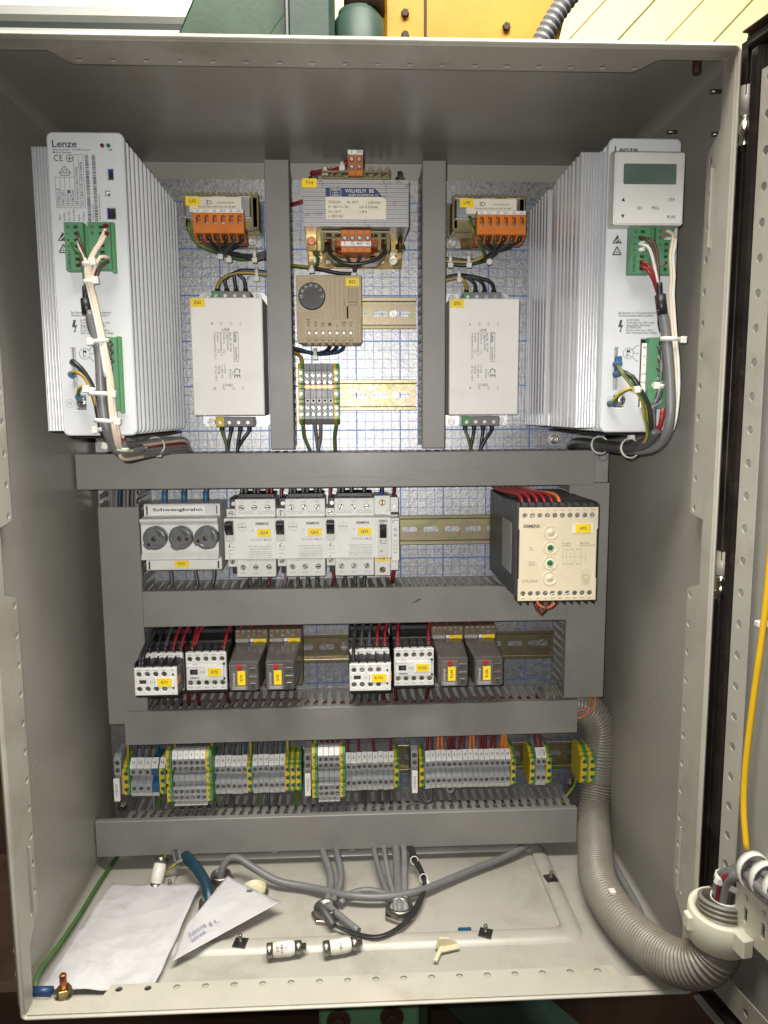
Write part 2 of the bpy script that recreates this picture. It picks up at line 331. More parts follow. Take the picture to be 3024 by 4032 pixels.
    def mesh(s, name, mats, bevel=0.0, seg=1, ang=35):
        me = bpy.data.meshes.new(name)
        me.from_pydata([(x * S, -d * S, z * S) for x, d, z in s.v], [], s.f)
        for mm in ([mats] if isinstance(mats, str) else mats): me.materials.append(MATS[mm])
        me.polygons.foreach_set('material_index', s.mi); me.polygons.foreach_set('use_smooth', s.sm)
        bm = bmesh.new(); bm.from_mesh(me)
        if bevel > 0:
            bmesh.ops.remove_doubles(bm, verts=bm.verts, dist=1e-6)
            bmesh.ops.recalc_face_normals(bm, faces=bm.faces)
            es = [e for e in bm.edges if len(e.link_faces) == 2 and e.calc_face_angle(0) > math.radians(ang)]
            bmesh.ops.bevel(bm, geom=es, offset=bevel * S, segments=seg, affect='EDGES', clamp_overlap=True)
        bmesh.ops.recalc_face_normals(bm, faces=bm.faces)
        bm.to_mesh(me); bm.free(); me.update()
        return me
    def build(s, name, mats, parent=None, bevel=0.0, seg=1, ang=35):
        return link(name, s.mesh(name, mats, bevel, seg, ang), parent)
def smooth_path(pts, step=6.0):
    P = [Vector(p) for p in pts]
    if len(P) == 2:
        n = max(1, int((P[1] - P[0]).length / (step * 3))); return [P[0].lerp(P[1], i / n) for i in range(n + 1)]
    Q = [P[0] * 2 - P[1]] + P + [P[-1] * 2 - P[-2]]; out = []
    for i in range(1, len(Q) - 2):
        a, b, c, d = Q[i - 1], Q[i], Q[i + 1], Q[i + 2]; n = max(2, int((c - b).length / step))
        for k in range(n):
            t = k / n; t2 = t * t; t3 = t2 * t
            out.append(0.5 * ((2 * b) + (c - a) * t + (2 * a - 5 * b + 4 * c - d) * t2 + (3 * b - a - 3 * c + d) * t3))
    out.append(P[-1]); return out
def link(name, me, parent=None):
    o = bpy.data.objects.new(name, me); COL.objects.link(o)
    if parent is not None: o.parent = parent
    return o
def tag(o, label, cat, group=None):
    o['label'] = label; o['category'] = cat
    if group: o['group'] = group
    return o
def thing(name, label, cat, at=(0, 0, 0), group=None):       # an Empty at the thing's base, at = (x, d, z)
    o = bpy.data.objects.new(name, None); COL.objects.link(o); o.empty_display_size = 0.01
    o.location = (at[0] * S, -at[1] * S, at[2] * S)
    return tag(o, label, cat, group)
def struct(name, me): o = link(name, me); o['kind'] = 'structure'; return o
def child(name, me, parent, at=(0, 0, 0), rot=None):
    o = link(name, me, parent); o.location = (at[0] * S, -at[1] * S, at[2] * S)
    if rot: o.rotation_euler = rot
    return o
# flat outlines with holes, through a filled 2D curve
def outline_mesh(loops, d0, d1, bev=0.0, bres=0):
    cu = bpy.data.curves.new('o', 'CURVE'); cu.dimensions = '2D'; cu.fill_mode = 'BOTH'; cu.extrude = max(0.0, (d1 - d0) / 2 - bev); cu.bevel_depth = bev; cu.bevel_resolution = bres
    for lp in loops:
        sp = cu.splines.new('POLY'); sp.points.add(len(lp) - 1); sp.use_cyclic_u = True
        for p, (x, z) in zip(sp.points, lp): p.co = (x, z, 0, 1)
    ob = bpy.data.objects.new('o', cu); me = bpy.data.meshes.new_from_object(ob)
    mid = (d0 + d1) / 2
    for v in me.vertices: x, y, z = v.co; v.co = (x, mid + z, y)
    bpy.data.objects.remove(ob); bpy.data.curves.remove(cu)
    return me
def circ(x, z, r, n=14, a0=0.0): return [(x + r * math.cos(a0 + 2 * math.pi * i / n), z + r * math.sin(a0 + 2 * math.pi * i / n)) for i in range(n)]
def rect(x0, x1, z0, z1): return [(x0, z0), (x1, z0), (x1, z1), (x0, z1)]
def rrect(x0, x1, z0, z1, r, n=4):
    out = []
    for cx, cz, a in ((x1 - r, z1 - r, 0), (x0 + r, z1 - r, 90), (x0 + r, z0 + r, 180), (x1 - r, z0 + r, 270)):
        for i in range(n + 1): t = math.radians(a + 90 * i / n); out.append((cx + r * math.cos(t), cz + r * math.sin(t)))
    return out
def slot(x0, x1, z, r): return rrect(x0, x1, z - r, z + r, r * 0.999, 5)
def plate(name, mats, parent, loops, d0, d1, bev=0.0): return MB().merge(outline_mesh(loops, d0, d1, bev)).build(name, mats, parent)
# lettering
def text_mesh(items, d, res=2, thick=0.035):
    """items: (string, x, z, size[, rot_deg, align, xscale, bold])"""
    b = MB()
    for it in items:
        s, x, z, size = it[:4]; rot = it[4] if len(it) > 4 else 0; al = it[5] if len(it) > 5 else 'LEFT'; xs = it[6] if len(it) > 6 else 1.0; bold = it[7] if len(it) > 7 else thick
        cu = bpy.data.curves.new('t', 'FONT'); cu.body = s; cu.size = size * 1.38; cu.align_x = al; cu.align_y = 'CENTER'; cu.resolution_u = res; cu.offset = bold
        ob = bpy.data.objects.new('t', cu); me = bpy.data.meshes.new_from_object(ob); ca, sa = math.cos(math.radians(rot)), math.sin(math.radians(rot))
        for v in me.vertices:
            px, py = v.co[0] * xs, v.co[1]; v.co = (x + px * ca - py * sa, d, z + px * sa + py * ca)
        b.merge(me); bpy.data.objects.remove(ob); bpy.data.curves.remove(cu); bpy.data.meshes.remove(me)
    return b
def text(name, items, d, matn, parent, res=2): return text_mesh(items, d, res).build(name, matn, parent)
def line(b, pts, w, d):                # printed stroke
    for (x0, z0), (x1, z1) in zip(pts, pts[1:]):
        dx, dz = x1 - x0, z1 - z0; L = math.hypot(dx, dz) or 1; nx, nz = -dz / L * w / 2, dx / L * w / 2
        b.add([(x0 + nx, d, z0 + nz), (x1 + nx, d, z1 + nz), (x1 - nx, d, z1 - nz), (x0 - nx, d, z0 - nz)], [(0, 1, 2, 3)])
    return b
def ring(b, x, z, r, w, d, n=20): return line(b, circ(x, z, r, n) + [circ(x, z, r, n)[0]], w, d)
def speckle(b, x0, x1, z, h, d, rnd=random):     # unreadable small print: a row of tiny letter-like dashes
    x = x0
    while x < x1:
        wv = rnd.uniform(.35, .8) * h
        b.box(x, min(x + wv, x1), d - .02, d, z - h * rnd.uniform(.3, .5), z + h * rnd.uniform(.3, .5)); x += wv + h * rnd.choice((.22, .22, .3, .8))
    return b
# screws: a head with a real slot, shared meshes
def screw_mesh(r, h=1.2, kind='slot', ang=35, matn='screw_steel'):
    b = MB(); n = 10; w = r * 0.17; a = math.radians(ang)
    def half(sgn):
        pts = []
        lim = math.asin(w / r)
        for i in range(n + 1):
            t = lim + (math.pi - 2 * lim) * i / n; pts.append((r * math.cos(t), sgn * r * math.sin(t)))
        return [(x * math.cos(a) - y * math.sin(a), x * math.sin(a) + y * math.cos(a)) for x, y in pts]
    for sgn in (1, -1): b.prism_d(half(sgn), -h, 0)
    b.lathe([(-h - .6, r * .98), (-h * .55, r * .98)], n=16)
    if kind == 'cross':
        b.box(-r * .8, r * .8, -h * .5, 0.02, -w, w)
    return b.mesh('screw', matn, bevel=r * 0.07)
SCREWS = {}
def screw(parent, x, d, z, r, matn='screw_steel', name='screw'):
    k = (round(r, 1), random.randrange(6), matn)
    if k not in SCREWS: SCREWS[k] = screw_mesh(r, max(.8, r * .45), 'slot', k[1] * 30 + random.uniform(-12, 12), matn)
    return child(name, SCREWS[k], parent, (x, d, z))
def cylmesh(name, r, h, matn, n=20, ch=0.0):
    prof = [(0, r), (h - ch, r), (h, r - ch)] if ch else [(0, r), (h, r)]
    return MB().lathe(prof, n=n).mesh(name, matn)
def wire(name, pts, r, matn, label=None, cat='wire', group=None, parent=None, n=8, step=5.0, jit=0.0):
    """pts in (x, z, d)"""
    P = [(p[0], p[2], p[1]) for p in pts]
    if jit: P = [(x + random.uniform(-jit, jit), d + random.uniform(-jit, jit), z + random.uniform(-jit, jit)) if 0 < i < len(P) - 1 else (x, d, z) for i, (x, d, z) in enumerate(P)]
    if matn == 'yg': o = MB().tube(P, r, max(n, 8), step, stripes=[0, 0, 1, 1, 0, 0, 1, 1]).build(name, ['wire_yellow', 'wire_green'], parent)
    elif isinstance(matn, (list, tuple)): o = MB().tube(P, r, max(n, 8), step, stripes=[0, 0, 0, 1]).build(name, list(matn), parent)
    else: o = MB().tube(P, r, n, step).build(name, matn, parent)
    if label: tag(o, label, cat, group)
    return o
def tie(parent, x, z, d, rx, rd, axis='z', w=3.6, head=(1, 0), tilt=0.0):
    """a cable tie: a flat band round a bundle of half-widths rx, rd plus its square head; head is the direction (x-ish, d-ish) of the lock"""
    b = MB(); n = 18; vs = []; fs = []
    for k in range(n):
        a = 2 * math.pi * k / n; c, s_ = math.cos(a), math.sin(a)
        for off in (-w / 2, w / 2):
            for e in (0.0, 0.9):
                u, v2 = c * (rx + e), s_ * (rd + e)
                vs.append((u, v2, off) if axis == 'z' else (off, v2, u))
    for k in range(n):
        j = (k + 1) % n; q = lambda i, m_: i * 4 + m_
        for (m0, m1) in ((0, 1), (1, 3), (3, 2), (2, 0)): fs.append((q(k, m0), q(j, m0), q(j, m1), q(k, m1)))
    b.add(vs, fs, True)
    hx, hd = head[0] * (rx + 1.6), head[1] * (rd + 1.6)
    if axis == 'z': b.box(hx - 2.6, hx + 2.6, hd - 2.2, hd + 2.2, -2.9, 2.9, .5)
    else: b.box(-2.9, 2.9, hd - 2.2, hd + 2.2, hx - 2.6, hx + 2.6, .5)
    o = b.build('cable_tie', 'tie_white', parent); o.location = (x * S, -d * S, z * S); o.rotation_euler = (0, tilt, 0)
    return o
def yellow_tag(parent, s, x0, x1, z0, z1, d, rot=0, size=None, white=None):
    """the printed yellow device tag; white = optional white carrier rect"""
    o = MB().box(x0, x1, d, d + .5, z0, z1, .12).build('device_tag', 'tag_yellow', parent)
    if white: MB().box(white[0], white[1], d - .4, d + .25, white[2], white[3], .12).build('tag_carrier', 'tag_white', parent)
    sz = size or abs(z1 - z0) * 0.38
    text('lettering', [(s, (x0 + x1) / 2, (z0 + z1) / 2, sz, rot, 'CENTER', 1.0, 0.07)], d + .62, 'ink_brown', o)
    return o
def copy_tree(o, parent=None):
    c = o.copy(); COL.objects.link(c)
    if parent is not None: c.parent = parent
    for ch in o.children: copy_tree(ch, c)
    return c
# ------------------------------------------------------------------ the cabinet
XL, XR, ZT, ZB, DB = -52.0, 548.0, 51.0, -750.0, -27.0
cabinet = thing('control_cabinet', 'open grey-beige sheet steel control cabinet, its perforated rim facing the viewer', 'cabinet', (0, 0, 0))
MB().box(XL + 2, XR - 2, DB, DB + 1.6, ZB + 2, ZT - 2).build('back_panel', 'cabinet_paint', cabinet)
MB().box(XL, XL + 1.6, DB, 262, ZB + 12, ZT - 12).build('left_panel', 'cabinet_paint', cabinet)
MB().box(XR - 1.6, XR, DB, 262, ZB + 12, ZT - 12).build('right_panel', 'cabinet_paint', cabinet)
MB().box(XL + 12, XR - 12, DB, 262, ZT - 1.6, ZT).build('top_panel', 'cabinet_paint', cabinet)
MB().box(XL + 12, XR - 12, DB, 262, ZB, ZB + 1.6).build('floor_panel', 'lit_floor_paint', cabinet)
cb = MB()                                             # rounded long corners
for cx, cz, a0 in ((XL + 12, ZT - 12, 90), (XR - 12, ZT - 12, 0), (XL + 12, ZB + 12, 180), (XR - 12, ZB + 12, 270)):
    po = [(cx + 12 * math.cos(math.radians(a0 + 15 * i)), cz + 12 * math.sin(math.radians(a0 + 15 * i))) for i in range(7)]
    pi_ = [(cx + 10.4 * math.cos(math.radians(a0 + 15 * i)), cz + 10.4 * math.sin(math.radians(a0 + 15 * i))) for i in range(7)]
    cb = MB()
    for i in range(6): cb.prism_d([po[i], po[i + 1], pi_[i + 1], pi_[i]], DB, 262)
    cb.build('corner_bend', 'cabinet_paint', cabinet)
def rr_off(o, n=7, R=14.0): return rrect(XL + o, XR - o, ZB + o, ZT - o, max(R - o, 2.2), n)
prof = [(0, 250), (0, 261), (1.0, 265.5), (3.5, 268.2), (6.2, 269.6), (7.4, 273), (8.2, 278), (9.0, 279.6), (10.2, 279.6), (10.9, 277.8), (11.0, 258)]
b = MB(); loops = [rr_off(o) for o, d in prof]; n = len(loops[0])
vs = [(x, d, z) for (o, d), lp in zip(prof, loops) for x, z in lp]
fs = [(k * n + i, k * n + (i + 1) % n, (k + 1) * n + (i + 1) % n, (k + 1) * n + i) for k in range(len(prof) - 1) for i in range(n)]
b.add(vs, fs, True); b.build('rim', 'rim_paint', cabinet)
def scurve(a0, b0, a1, b1, n=6):                      # soft S from (a0,b0) to (a1,b1): a = run, b = depth
    return [(a0 + (a1 - a0) * t, b0 + (b1 - b0) * (3 * t * t - 2 * t ** 3)) for t in [i / n for i in range(n + 1)]]
def flange(name, loops, plane, lo, hi):
    me = outline_mesh(loops, lo, hi); bb = MB().merge(me)
    if plane == 'x': bb.v = [(d, x, z) for x, d, z in bb.v]        # outline (d, z) -> plane x
    elif plane == 'z': bb.v = [(x, z, d) for x, d, z in bb.v]      # outline (x, d) -> plane z
    return bb.build(name, 'rim_paint', cabinet)
side_edge = ([(258, 38), (258, -8)] + [(d, z) for z, d in scurve(-8, 258, -26, 237)] + [(237, -318), (261, -321), (261, -376), (238, -384), (238, -655)]
             + [(d, z) for z, d in scurve(-660, 238, -694, 262)] + [(262, -738)])
hz = [-30 - 25.75 * i for i in range(12)] + [-389 - 25.75 * i for i in range(11)]
def side_holes(): return [circ(243.2, z, 3.1, 12) for z in hz] + [rrect(250.5, 253.5, -100, -36, 1.4, 2), rrect(250.5, 253.5, -664, -600, 1.4, 2)]
flange('side_flange', [side_edge + [(277, -738), (277, 38)]] + side_holes(), 'x', XR - 12.0, XR - 10.6)
flange('side_flange', [side_edge + [(277, -738), (277, 38)]] + side_holes(), 'x', XL + 10.6, XL + 12.0)
top_edge = [(-39, 264), (15, 264)] + scurve(15, 264, 33, 238) + [(470, 238)] + scurve(470, 238, 488, 264) + [(535, 264)]
flange('top_flange', [top_edge + [(535, 277), (-39, 277)]] + [circ(38 + 25.4 * i, 245.5, 3.0, 12) for i in range(18)], 'z', ZT - 12.0, ZT - 10.6)
bot_edge = [(-39, 262), (18, 262), (23, 245), (478, 245), (483, 262), (535, 262)]
flange('bottom_flange', [bot_edge + [(535, 277), (-39, 277)]] + [circ(31 + 25.4 * i, 251, 3.2, 12) for i in range(18)], 'z', ZB + 10.6, ZB + 12.0)
for x, s_ in ((XR - 12.0, -1), (XL + 12.0, 1)):       # raised edges of the long slots
    for z0, z1 in ((-100, -36), (-664, -600)): MB().box(x, x + s_ * 2.2, 248.9, 250.2, z0 + 1, z1 - 1, .3).build('slot_lip', 'rim_paint', cabinet)
# gland plate area in the floor
ZF = ZB + 1.6
def floor_plate(name, loops, z0, z1, matn, bev=0.0, par=cabinet):
    bb = MB().merge(outline_mesh(loops, z0, z1, bev, 3 if bev > 2 else 0)); bb.v = [(x, z, d) for x, d, z in bb.v]; return bb.build(name, matn, par)
fl = [(0, -.2), (1.6, 1.2), (4.5, 3.4), (7.5, 4.6), (11, 5.0), (16, 4.8), (19, 3.2), (20, 1.2)]; lps = [rrect(22 + o_, 470 - o_, 22 + o_, 200 - o_, 18 - o_ * .5, 5) for o_, h_ in fl]; n = len(lps[0])
MB().add([(x, d, ZF + h_) for (o_, h_), lp in zip(fl, lps) for x, d in lp], [(k * n + i, k * n + (i + 1) % n, (k + 1) * n + (i + 1) % n, (k + 1) * n + i) for k in range(len(fl) - 1) for i in range(n)], True).build('gland_frame', 'lit_floor_paint', cabinet)
floor_plate('gland_plate', [rrect(42.6, 449.4, 42.6, 179.4, 8.6)], ZF, ZF + 1.5, 'lit_floor_paint', 0.4)
for x, d in ((129.5, 189), (371, 188), (459, 103), (40, 97)):
    a = random.uniform(-.5, .5); p = MB().box(-6.5, 6.5, -6.5, 6.5, 0, .9, .2).build('rubber_pad', 'black_plastic', cabinet)
    p.location = (x * S, -d * S, (ZF + 5.05) * S); p.rotation_euler = (0, 0, a)
    MB().lathe([(0, 2.0), (8.2, 2.0), (9, 1.5)], axis=(0, 0, 1), n=12).lathe([(0.9, 3.4), (2.4, 3.4)], axis=(0, 0, 1), n=6, smooth=False).build('stud', 'nickel', cabinet).location = (x * S, -d * S, (ZF + 5.05) * S)
# studs under the top and on the right wall
MB().lathe([(0, 3.4), (12, 3.4), (13, 2.6)], axis=(0, 0, -1), n=14).build('stud', 'rust_dark', cabinet).location = (521 * S, -244 * S, 49 * S)
for d, z in ((234, 27), (150, 25), (240, -8)): MB().lathe([(0, 1.7), (9, 1.7)], axis=(-1, 0, 0), n=10).build('stud', 'nickel', cabinet).location = (546.4 * S, -d * S, z * S)
for z in (-40, -62): MB().lathe([(0, 5), (1, 5)], axis=(-1, 0, 0), n=14).build('knock_out', 'cabinet_paint', cabinet).location = (XL * S, -258 * S, (-650 + z) * S)
earth = thing('earth_stud', 'copper earth stud with a hexagon nut in the bottom left corner of the cabinet', 'stud', (-15.5, 255, ZB + 12))
MB().lathe([(0, 3.1), (19, 3.1), (20, 2.4)], axis=(0, 0, 1), n=14).build('threaded_rod', 'copper_stud', earth)
MB().lathe([(0, 8.0), (.8, 8.0)], axis=(0, 0, 1), n=18).build('washer', 'nickel', earth)
MB().lathe([(.8, 6.8), (6.6, 6.8), (7.2, 6.0)], axis=(0, 0, 1), n=6, smooth=False).build('nut', 'bolt_brass', earth)
MB().box(-15, -4, -3.4, 3.4, .9, 1.9, .3).build('lug', 'screw_steel', earth)
lb = MB().lathe([(0, 4.4), (17, 4.0)], axis=(-1, 0, .05), n=14).build('lug_sleeve', 'ferrule_blue', earth); lb.location = (-10 * S, 0, 3.5 * S)
wire('earth_wire', [(-44, -738, 248), (-46, -733, 232), (-44, -738, 190), (-42, -742, 140), (-40, -744, 80), (-36, -745, 30)], 2.3, ('wire_green', 'wire_yellow'), 'green and yellow earth wire running along the left wall of the cabinet floor')

# ------------------------------------------------------------------ mounting plate
plate_o = thing('mounting_plate', 'galvanised mounting plate printed with a blue centimetre grid at the back of the cabinet', 'plate', (0, 0, 0))
plate('sheet', 'galvanised', plate_o, [rect(-46, 535, -725, 23.6), circ(-36.4, -700, 5), circ(526, -686, 5)], -2.5, 0)
MB().box(-46, -44.2, -18, -2.5, -725, 23.6).box(533.2, 535, -18, -2.5, -725, 23.6).build('fold', 'galvanised', plate_o)
text('lettering', [('5', 46.2, 4.6, 4.4, 0, 'CENTER'), ('15', 146, 4.6, 4.4, 0, 'CENTER'), ('25', 246, 4.6, 4.4, 0, 'CENTER'), ('45', 449, 4.6, 4.4, 0, 'CENTER')], .25, 'label_blue', plate_o)
MB().lathe([(0, 6), (1.2, 6)], n=18).lathe([(1.2, 4.6), (5, 4.6), (5.6, 4)], n=6, smooth=False).build('bolt', 'nickel', plate_o).location = (-36.4 * S, 0, -700 * S)
MB().lathe([(0, 6), (1.2, 6)], n=18).lathe([(1.2, 4.6), (3.5, 4.6), (4, 4)], n=6, smooth=False).build('bolt', 'nickel', plate_o).location = (511.4 * S, 0, -686.5 * S)
foot = thing('mounting_bracket', 'small bright steel foot with a socket screw below the right drive', 'bracket', (478, 0, -262))
plate('sheet', 'galvanised', foot, [rect(-15.5, 15.5, -9, 9), circ(-9, 4.5, 2)], 0.3, 2.2, .3)
MB().lathe([(2.2, 7.2), (3.4, 7.2)], n=20).build('washer', 'screw_steel', foot)
MB().lathe([(3.4, 4.8), (8, 4.8), (8.6, 4.2), (8.6, 2.2), (6, 2.2)], n=18).build('socket_screw', 'screw_steel', foot)

# ------------------------------------------------------------------ mounting rails
def rail(x0, x1, zc, label, screws=()):
    r = thing('mounting_rail', label, 'rail', ((x0 + x1) / 2, 0, zc), 'steel mounting rails')
    L = (x1 - x0) / 2; k = int(2 * L / 25); off = -12.5 * k
    plate('web', 'rail_zinc', r, [rect(-L, L, -12.6, 12.6)] + [slot(off + 25 * i + 3.5, off + 25 * i + 21.5, 0, 3.1) for i in range(k)], 0.3, 1.5)
    b = MB()
    for sg in (1, -1):
        prof = [(sg * 12.5, 0.4), (sg * 13.6, 0.4), (sg * 13.7, 6.0), (sg * 17.2, 6.2), (sg * 17.6, 7.0), (sg * 17.2, 7.6), (sg * 13.2, 7.5), (sg * 12.5, 6.9)]
        b.prism_x(prof if sg > 0 else prof[::-1], -L, L)
    b.build('side_lips', 'rail_zinc', r, bevel=.4)
    for x in screws: screw(r, x - (x0 + x1) / 2, 3.4, 0, 4.6)
    return r
rail(187, 318, -120, 'upper zinc rail to the right of the beige thermostat', (292.3,))
rail(187, 318, -210.5, 'lower zinc rail to the right of the small grey terminal strip below the thermostat', (294.5,))
rail(16, 480, -365.7, 'zinc rail carrying the fuse holder, the breakers and the black relay box')
rail(16, 483, -505.4, 'zinc rail carrying the contactors and the smoky plug-in relays', (232, 472))
rail(-32, 532, -645, 'zinc rail carrying the long rows of terminals')

# ------------------------------------------------------------------ slotted wiring ducts
FP = [(-2.5, 6.2), (2.5, 6.2), (2.5, 31), (4.2, 34.5), (4.2, 40), (2.5, 43.5), (2.5, 57.2), (-2.5, 57.2)]
FIN_H = MB().prism_z(FP, -.8, .8).mesh('finger', 'duct_grey', bevel=.25)
FIN_V = MB().prism_x([(x, d) for x, d in FP], -.8, .8).mesh('finger', 'duct_grey', bevel=.25)
def duct(label, x0, x1, z0, z1, cover=None, horizontal=True, cov_d=60.0, both=True, tilt=0.0, base=None):
    cx, cz = (x0 + x1) / 2, (z0 + z1) / 2
    t = thing('wiring_duct', label, 'wiring duct', (cx, 0, cz), 'grey slotted wiring ducts')
    bx = base or (x0, x1, z0, z1)
    X0, X1, Z0, Z1 = bx[0] - cx + .8, bx[1] - cx - .8, bx[2] - cz + .8, bx[3] - cz - .8
    b = MB().box(X0, X1, .3, 1.8, Z0, Z1)
    if horizontal: b.box(X0, X1, 1.8, 6.4, Z0, Z0 + 1.6).box(X0, X1, 1.8, 6.4, Z1 - 1.6, Z1)
    else: b.box(X0, X0 + 1.6, 1.8, 6.4, Z0, Z1).box(X1 - 1.6, X1, 1.8, 6.4, Z0, Z1)
    b.build('base', 'duct_grey', t)
    if horizontal:
        k = int((X1 - X0) / 10)
        for i in range(k):
            x = X0 + 5 + i * (X1 - X0 - 10) / max(1, k - 1)
            child('finger', FIN_H, t, (x, 0, Z1 - .8)); 
            if both: child('finger', FIN_H, t, (x, 0, Z0 + .8))
    else:
        k = int((Z1 - Z0) / 10)
        for i in range(k):
            z = Z0 + 5 + i * (Z1 - Z0 - 10) / max(1, k - 1)
            child('finger', FIN_V, t, (X1 - .8, 0, z), )
            if both: child('finger', FIN_V, t, (X0 + .8, 0, z))
    c = MB(); cx0, cx1, cz0, cz1 = x0 - cx, x1 - cx, z0 - cz, z1 - cz; e = cov_d
    if horizontal: po = [(cz0, e - 7), (cz0, e - .8), (cz0 + .8, e), (cz1 - .8, e), (cz1, e - .8), (cz1, e - 7), (cz1 - 1.3, e - 7), (cz1 - 1.3, e - 1.6), (cz0 + 1.3, e - 1.6), (cz0 + 1.3, e - 7)]; c.prism_x(po, cx0, cx1)
    else: po = [(cx0, e - 7), (cx0, e - .8), (cx0 + .8, e), (cx1 - .8, e), (cx1, e - .8), (cx1, e - 7), (cx1 - 1.3, e - 7), (cx1 - 1.3, e - 1.6), (cx0 + 1.3, e - 1.6), (cx0 + 1.3, e - 7)]; c.prism_z(po, cz0, cz1)
    co = c.build('cover', 'duct_grey', t); co.rotation_euler = (0, tilt, 0)
    return t
duct('upper left upright duct between the filter Z62 and the thermostat', 157.5, 182.5, -268, 25.5, horizontal=False)
duct('upper right upright duct between the thermostat rails and the filter Z92', 319.5, 344, -268, 26, horizontal=False)
d_h1 = duct('widest grey duct running right across below the two white drives', -48, 508, -310, -272)
d_vl = duct('upright duct down the left side beside the fuse holder', -28.3, 15, -571, -329, horizontal=False, base=(-28.3, 15, -571, -312), cov_d=59.4)
d_vr = duct('upright duct down the right side behind the black relay box', 481.5, 526.5, -552, -308, horizontal=False, cov_d=59.4)
d_h3 = duct('grey duct below the row of breakers', 15.5, 481, -461.5, -421.5)
d_h4 = duct('tilted grey duct between the contactors and the terminal rows', -10, 496.5, -594, -555.5, cov_d=62.2, tilt=math.radians(-.25), base=(16, 496, -592, -556))
d_h5 = duct('lowest grey duct above the cabinet floor', -49, 500, -728, -685.5, base=(-20, 499, -728, -686))
b = MB()                                               # scratches on the widest cover
for pts in ([(-60, -10), (0, -7), (60, -9), (100, -3), (170, 2)], [(130, 13), (138, 17), (150, 19)], [(40, -16), (62, -11), (90, -12)]):
    P = smooth_path([(x, 60.05, z) for x, z in pts], 6); line(b, [(p.x, p.z) for p in P], .55, 60.06)
b.build('scratch', 'mid_grey', d_h1)
b = MB()
for pts in ([(60, 2), (66, 6), (70, 7)], [(64, 3), (70, 7)]): line(b, pts, .8, 60.06)
b.build('scratch', 'dark_grey', d_h3)
rs = random.Random(11)
for dct, L, H, D in ((d_h1, 260, 16, 60.07), (d_h3, 215, 16, 60.07), (d_h4, 235, 15, 62.27), (d_h5, 255, 17, 60.07)):
    b = MB()
    for k in range(16):
        x, z, a, l = rs.uniform(-L, L), rs.uniform(-H, H), rs.gauss(0, .5), rs.uniform(2, 14); line(b, [(x, z), (x + l * math.cos(a) * .5, z + l * math.sin(a) * .5 + rs.uniform(-.4, .4)), (x + l * math.cos(a), z + l * math.sin(a))], rs.uniform(.15, .4), D)
    b.build('scratch', 'mid_grey', dct)['kind'] = 'stuff'
for x, z in ((-31, -300), (-26, -318), (-8, -318)):     # open post ends where the left duct shows
    pass
for x in (240, 150):                                    # clips peeping out below the lowest duct
    MB().box(x - 4, x + 4, 52, 58, -732.5, -728.2, .6).build('cover_clip', 'duct_grey', d_h5).location = (-225.5 * S, 0, 706.75 * S)
for i, (x, z) in enumerate(((500, -573), (508, -578), (516, -583))):
    t = thing('bush', ('small pale plastic bush at the right end of the tilted duct', 'second small pale bush stepping down beside the hose', 'lowest small pale bush touching the hose')[i], 'bush', (x, 30, z), 'bushes at the duct end')
    MB().lathe([(0, 3.4), (9, 3.4)], axis=(1, 0, 0), n=14).lathe([(9, 2.4), (12, 2.4)], axis=(1, 0, 0), n=14).build('body', 'pvc_grey', t)
t = thing('bush', 'pale round bush at the left end of the tilted duct', 'bush', (-36, 20, -581), 'bushes at the duct end')
MB().lathe([(0, 4), (10, 4)], axis=(1, 0, 0), n=14).lathe([(10, 6), (16, 6)], axis=(1, 0, 0), n=8, smooth=False).build('body', 'pvc_grey', t)
# wires lying in the ducts, seen between the fingers
def duct_wires(zc, x0, x1, cols, label, d0=14):
    t = thing('wire_bundle', label, 'wires', ((x0 + x1) / 2, 0, zc), 'wires inside the ducts'); cx = (x0 + x1) / 2
    for i, c in enumerate(cols):
        z = random.uniform(-9, 15); d = d0 + random.uniform(0, 26)
        pts = [(x0 - cx + (x1 - x0) * k / 6, d + random.uniform(-6, 6), z + random.uniform(-5, 5)) for k in range(7)]
        MB().tube(pts, 1.5, 6, 12).build('wire', c, t)
duct_wires(-441, 25, 475, ['wire_darkred', 'wire_red', 'wire_dark', 'wire_darkred', 'wire_dark', 'wire_red'], 'loose red and black wires lying inside the duct below the breakers')
duct_wires(-575, 20, 490, ['wire_red', 'wire_darkred', 'wire_red', 'wire_darkred', 'wire_orange', 'wire_darkred', 'wire_dark'], 'loose red, orange and black wires lying inside the tilted duct')
duct_wires(-707, -10, 490, ['wire_grey', 'wire_dark', 'wire_grey', 'wire_black'], 'grey wires lying inside the lowest duct')
tb = thing('wire_bundle', 'grey, red and black wires standing in the open top of the left upright duct', 'wires', (-8, 0, -320), 'wires inside the ducts')
for i, c in enumerate(['wire_grey', 'wire_grey', 'wire_darkred', 'wire_blue', 'wire_grey', 'wire_black', 'wire_grey', 'wire_mauve', 'wire_dark', 'wire_grey']):
    x = -14 + i * 2.9; MB().tube([(x + 6, 34 - (i % 3) * 7, 30), (x + 2, 34 - (i % 3) * 7, 4), (x, 32 - (i % 3) * 7, -24)], 1.7, 7, 8).build('wire', c, tb)
for x in (-33,): 
    t = thing('duct_post', 'pale grey plastic post left of the open duct top under the widest duct', 'post', (x + 8, 20, -312)); MB().lathe([(0, 5), (22, 5)], axis=(0, 0, -1), n=14).lathe([(9, 6), (11, 6)], axis=(0, 0, -1), n=14).build('body', 'pvc_grey', t)
t = thing('duct_corner_piece', 'short pale grey end of a duct with a clip right of the widest duct', 'duct end', (517, 30, -292)); MB().box(-7, 9, -28, 24, -16, 24, .8).box(-3, 6, 24, 29, 8, 15, 1.5).build('body', 'pvc_grey', t)

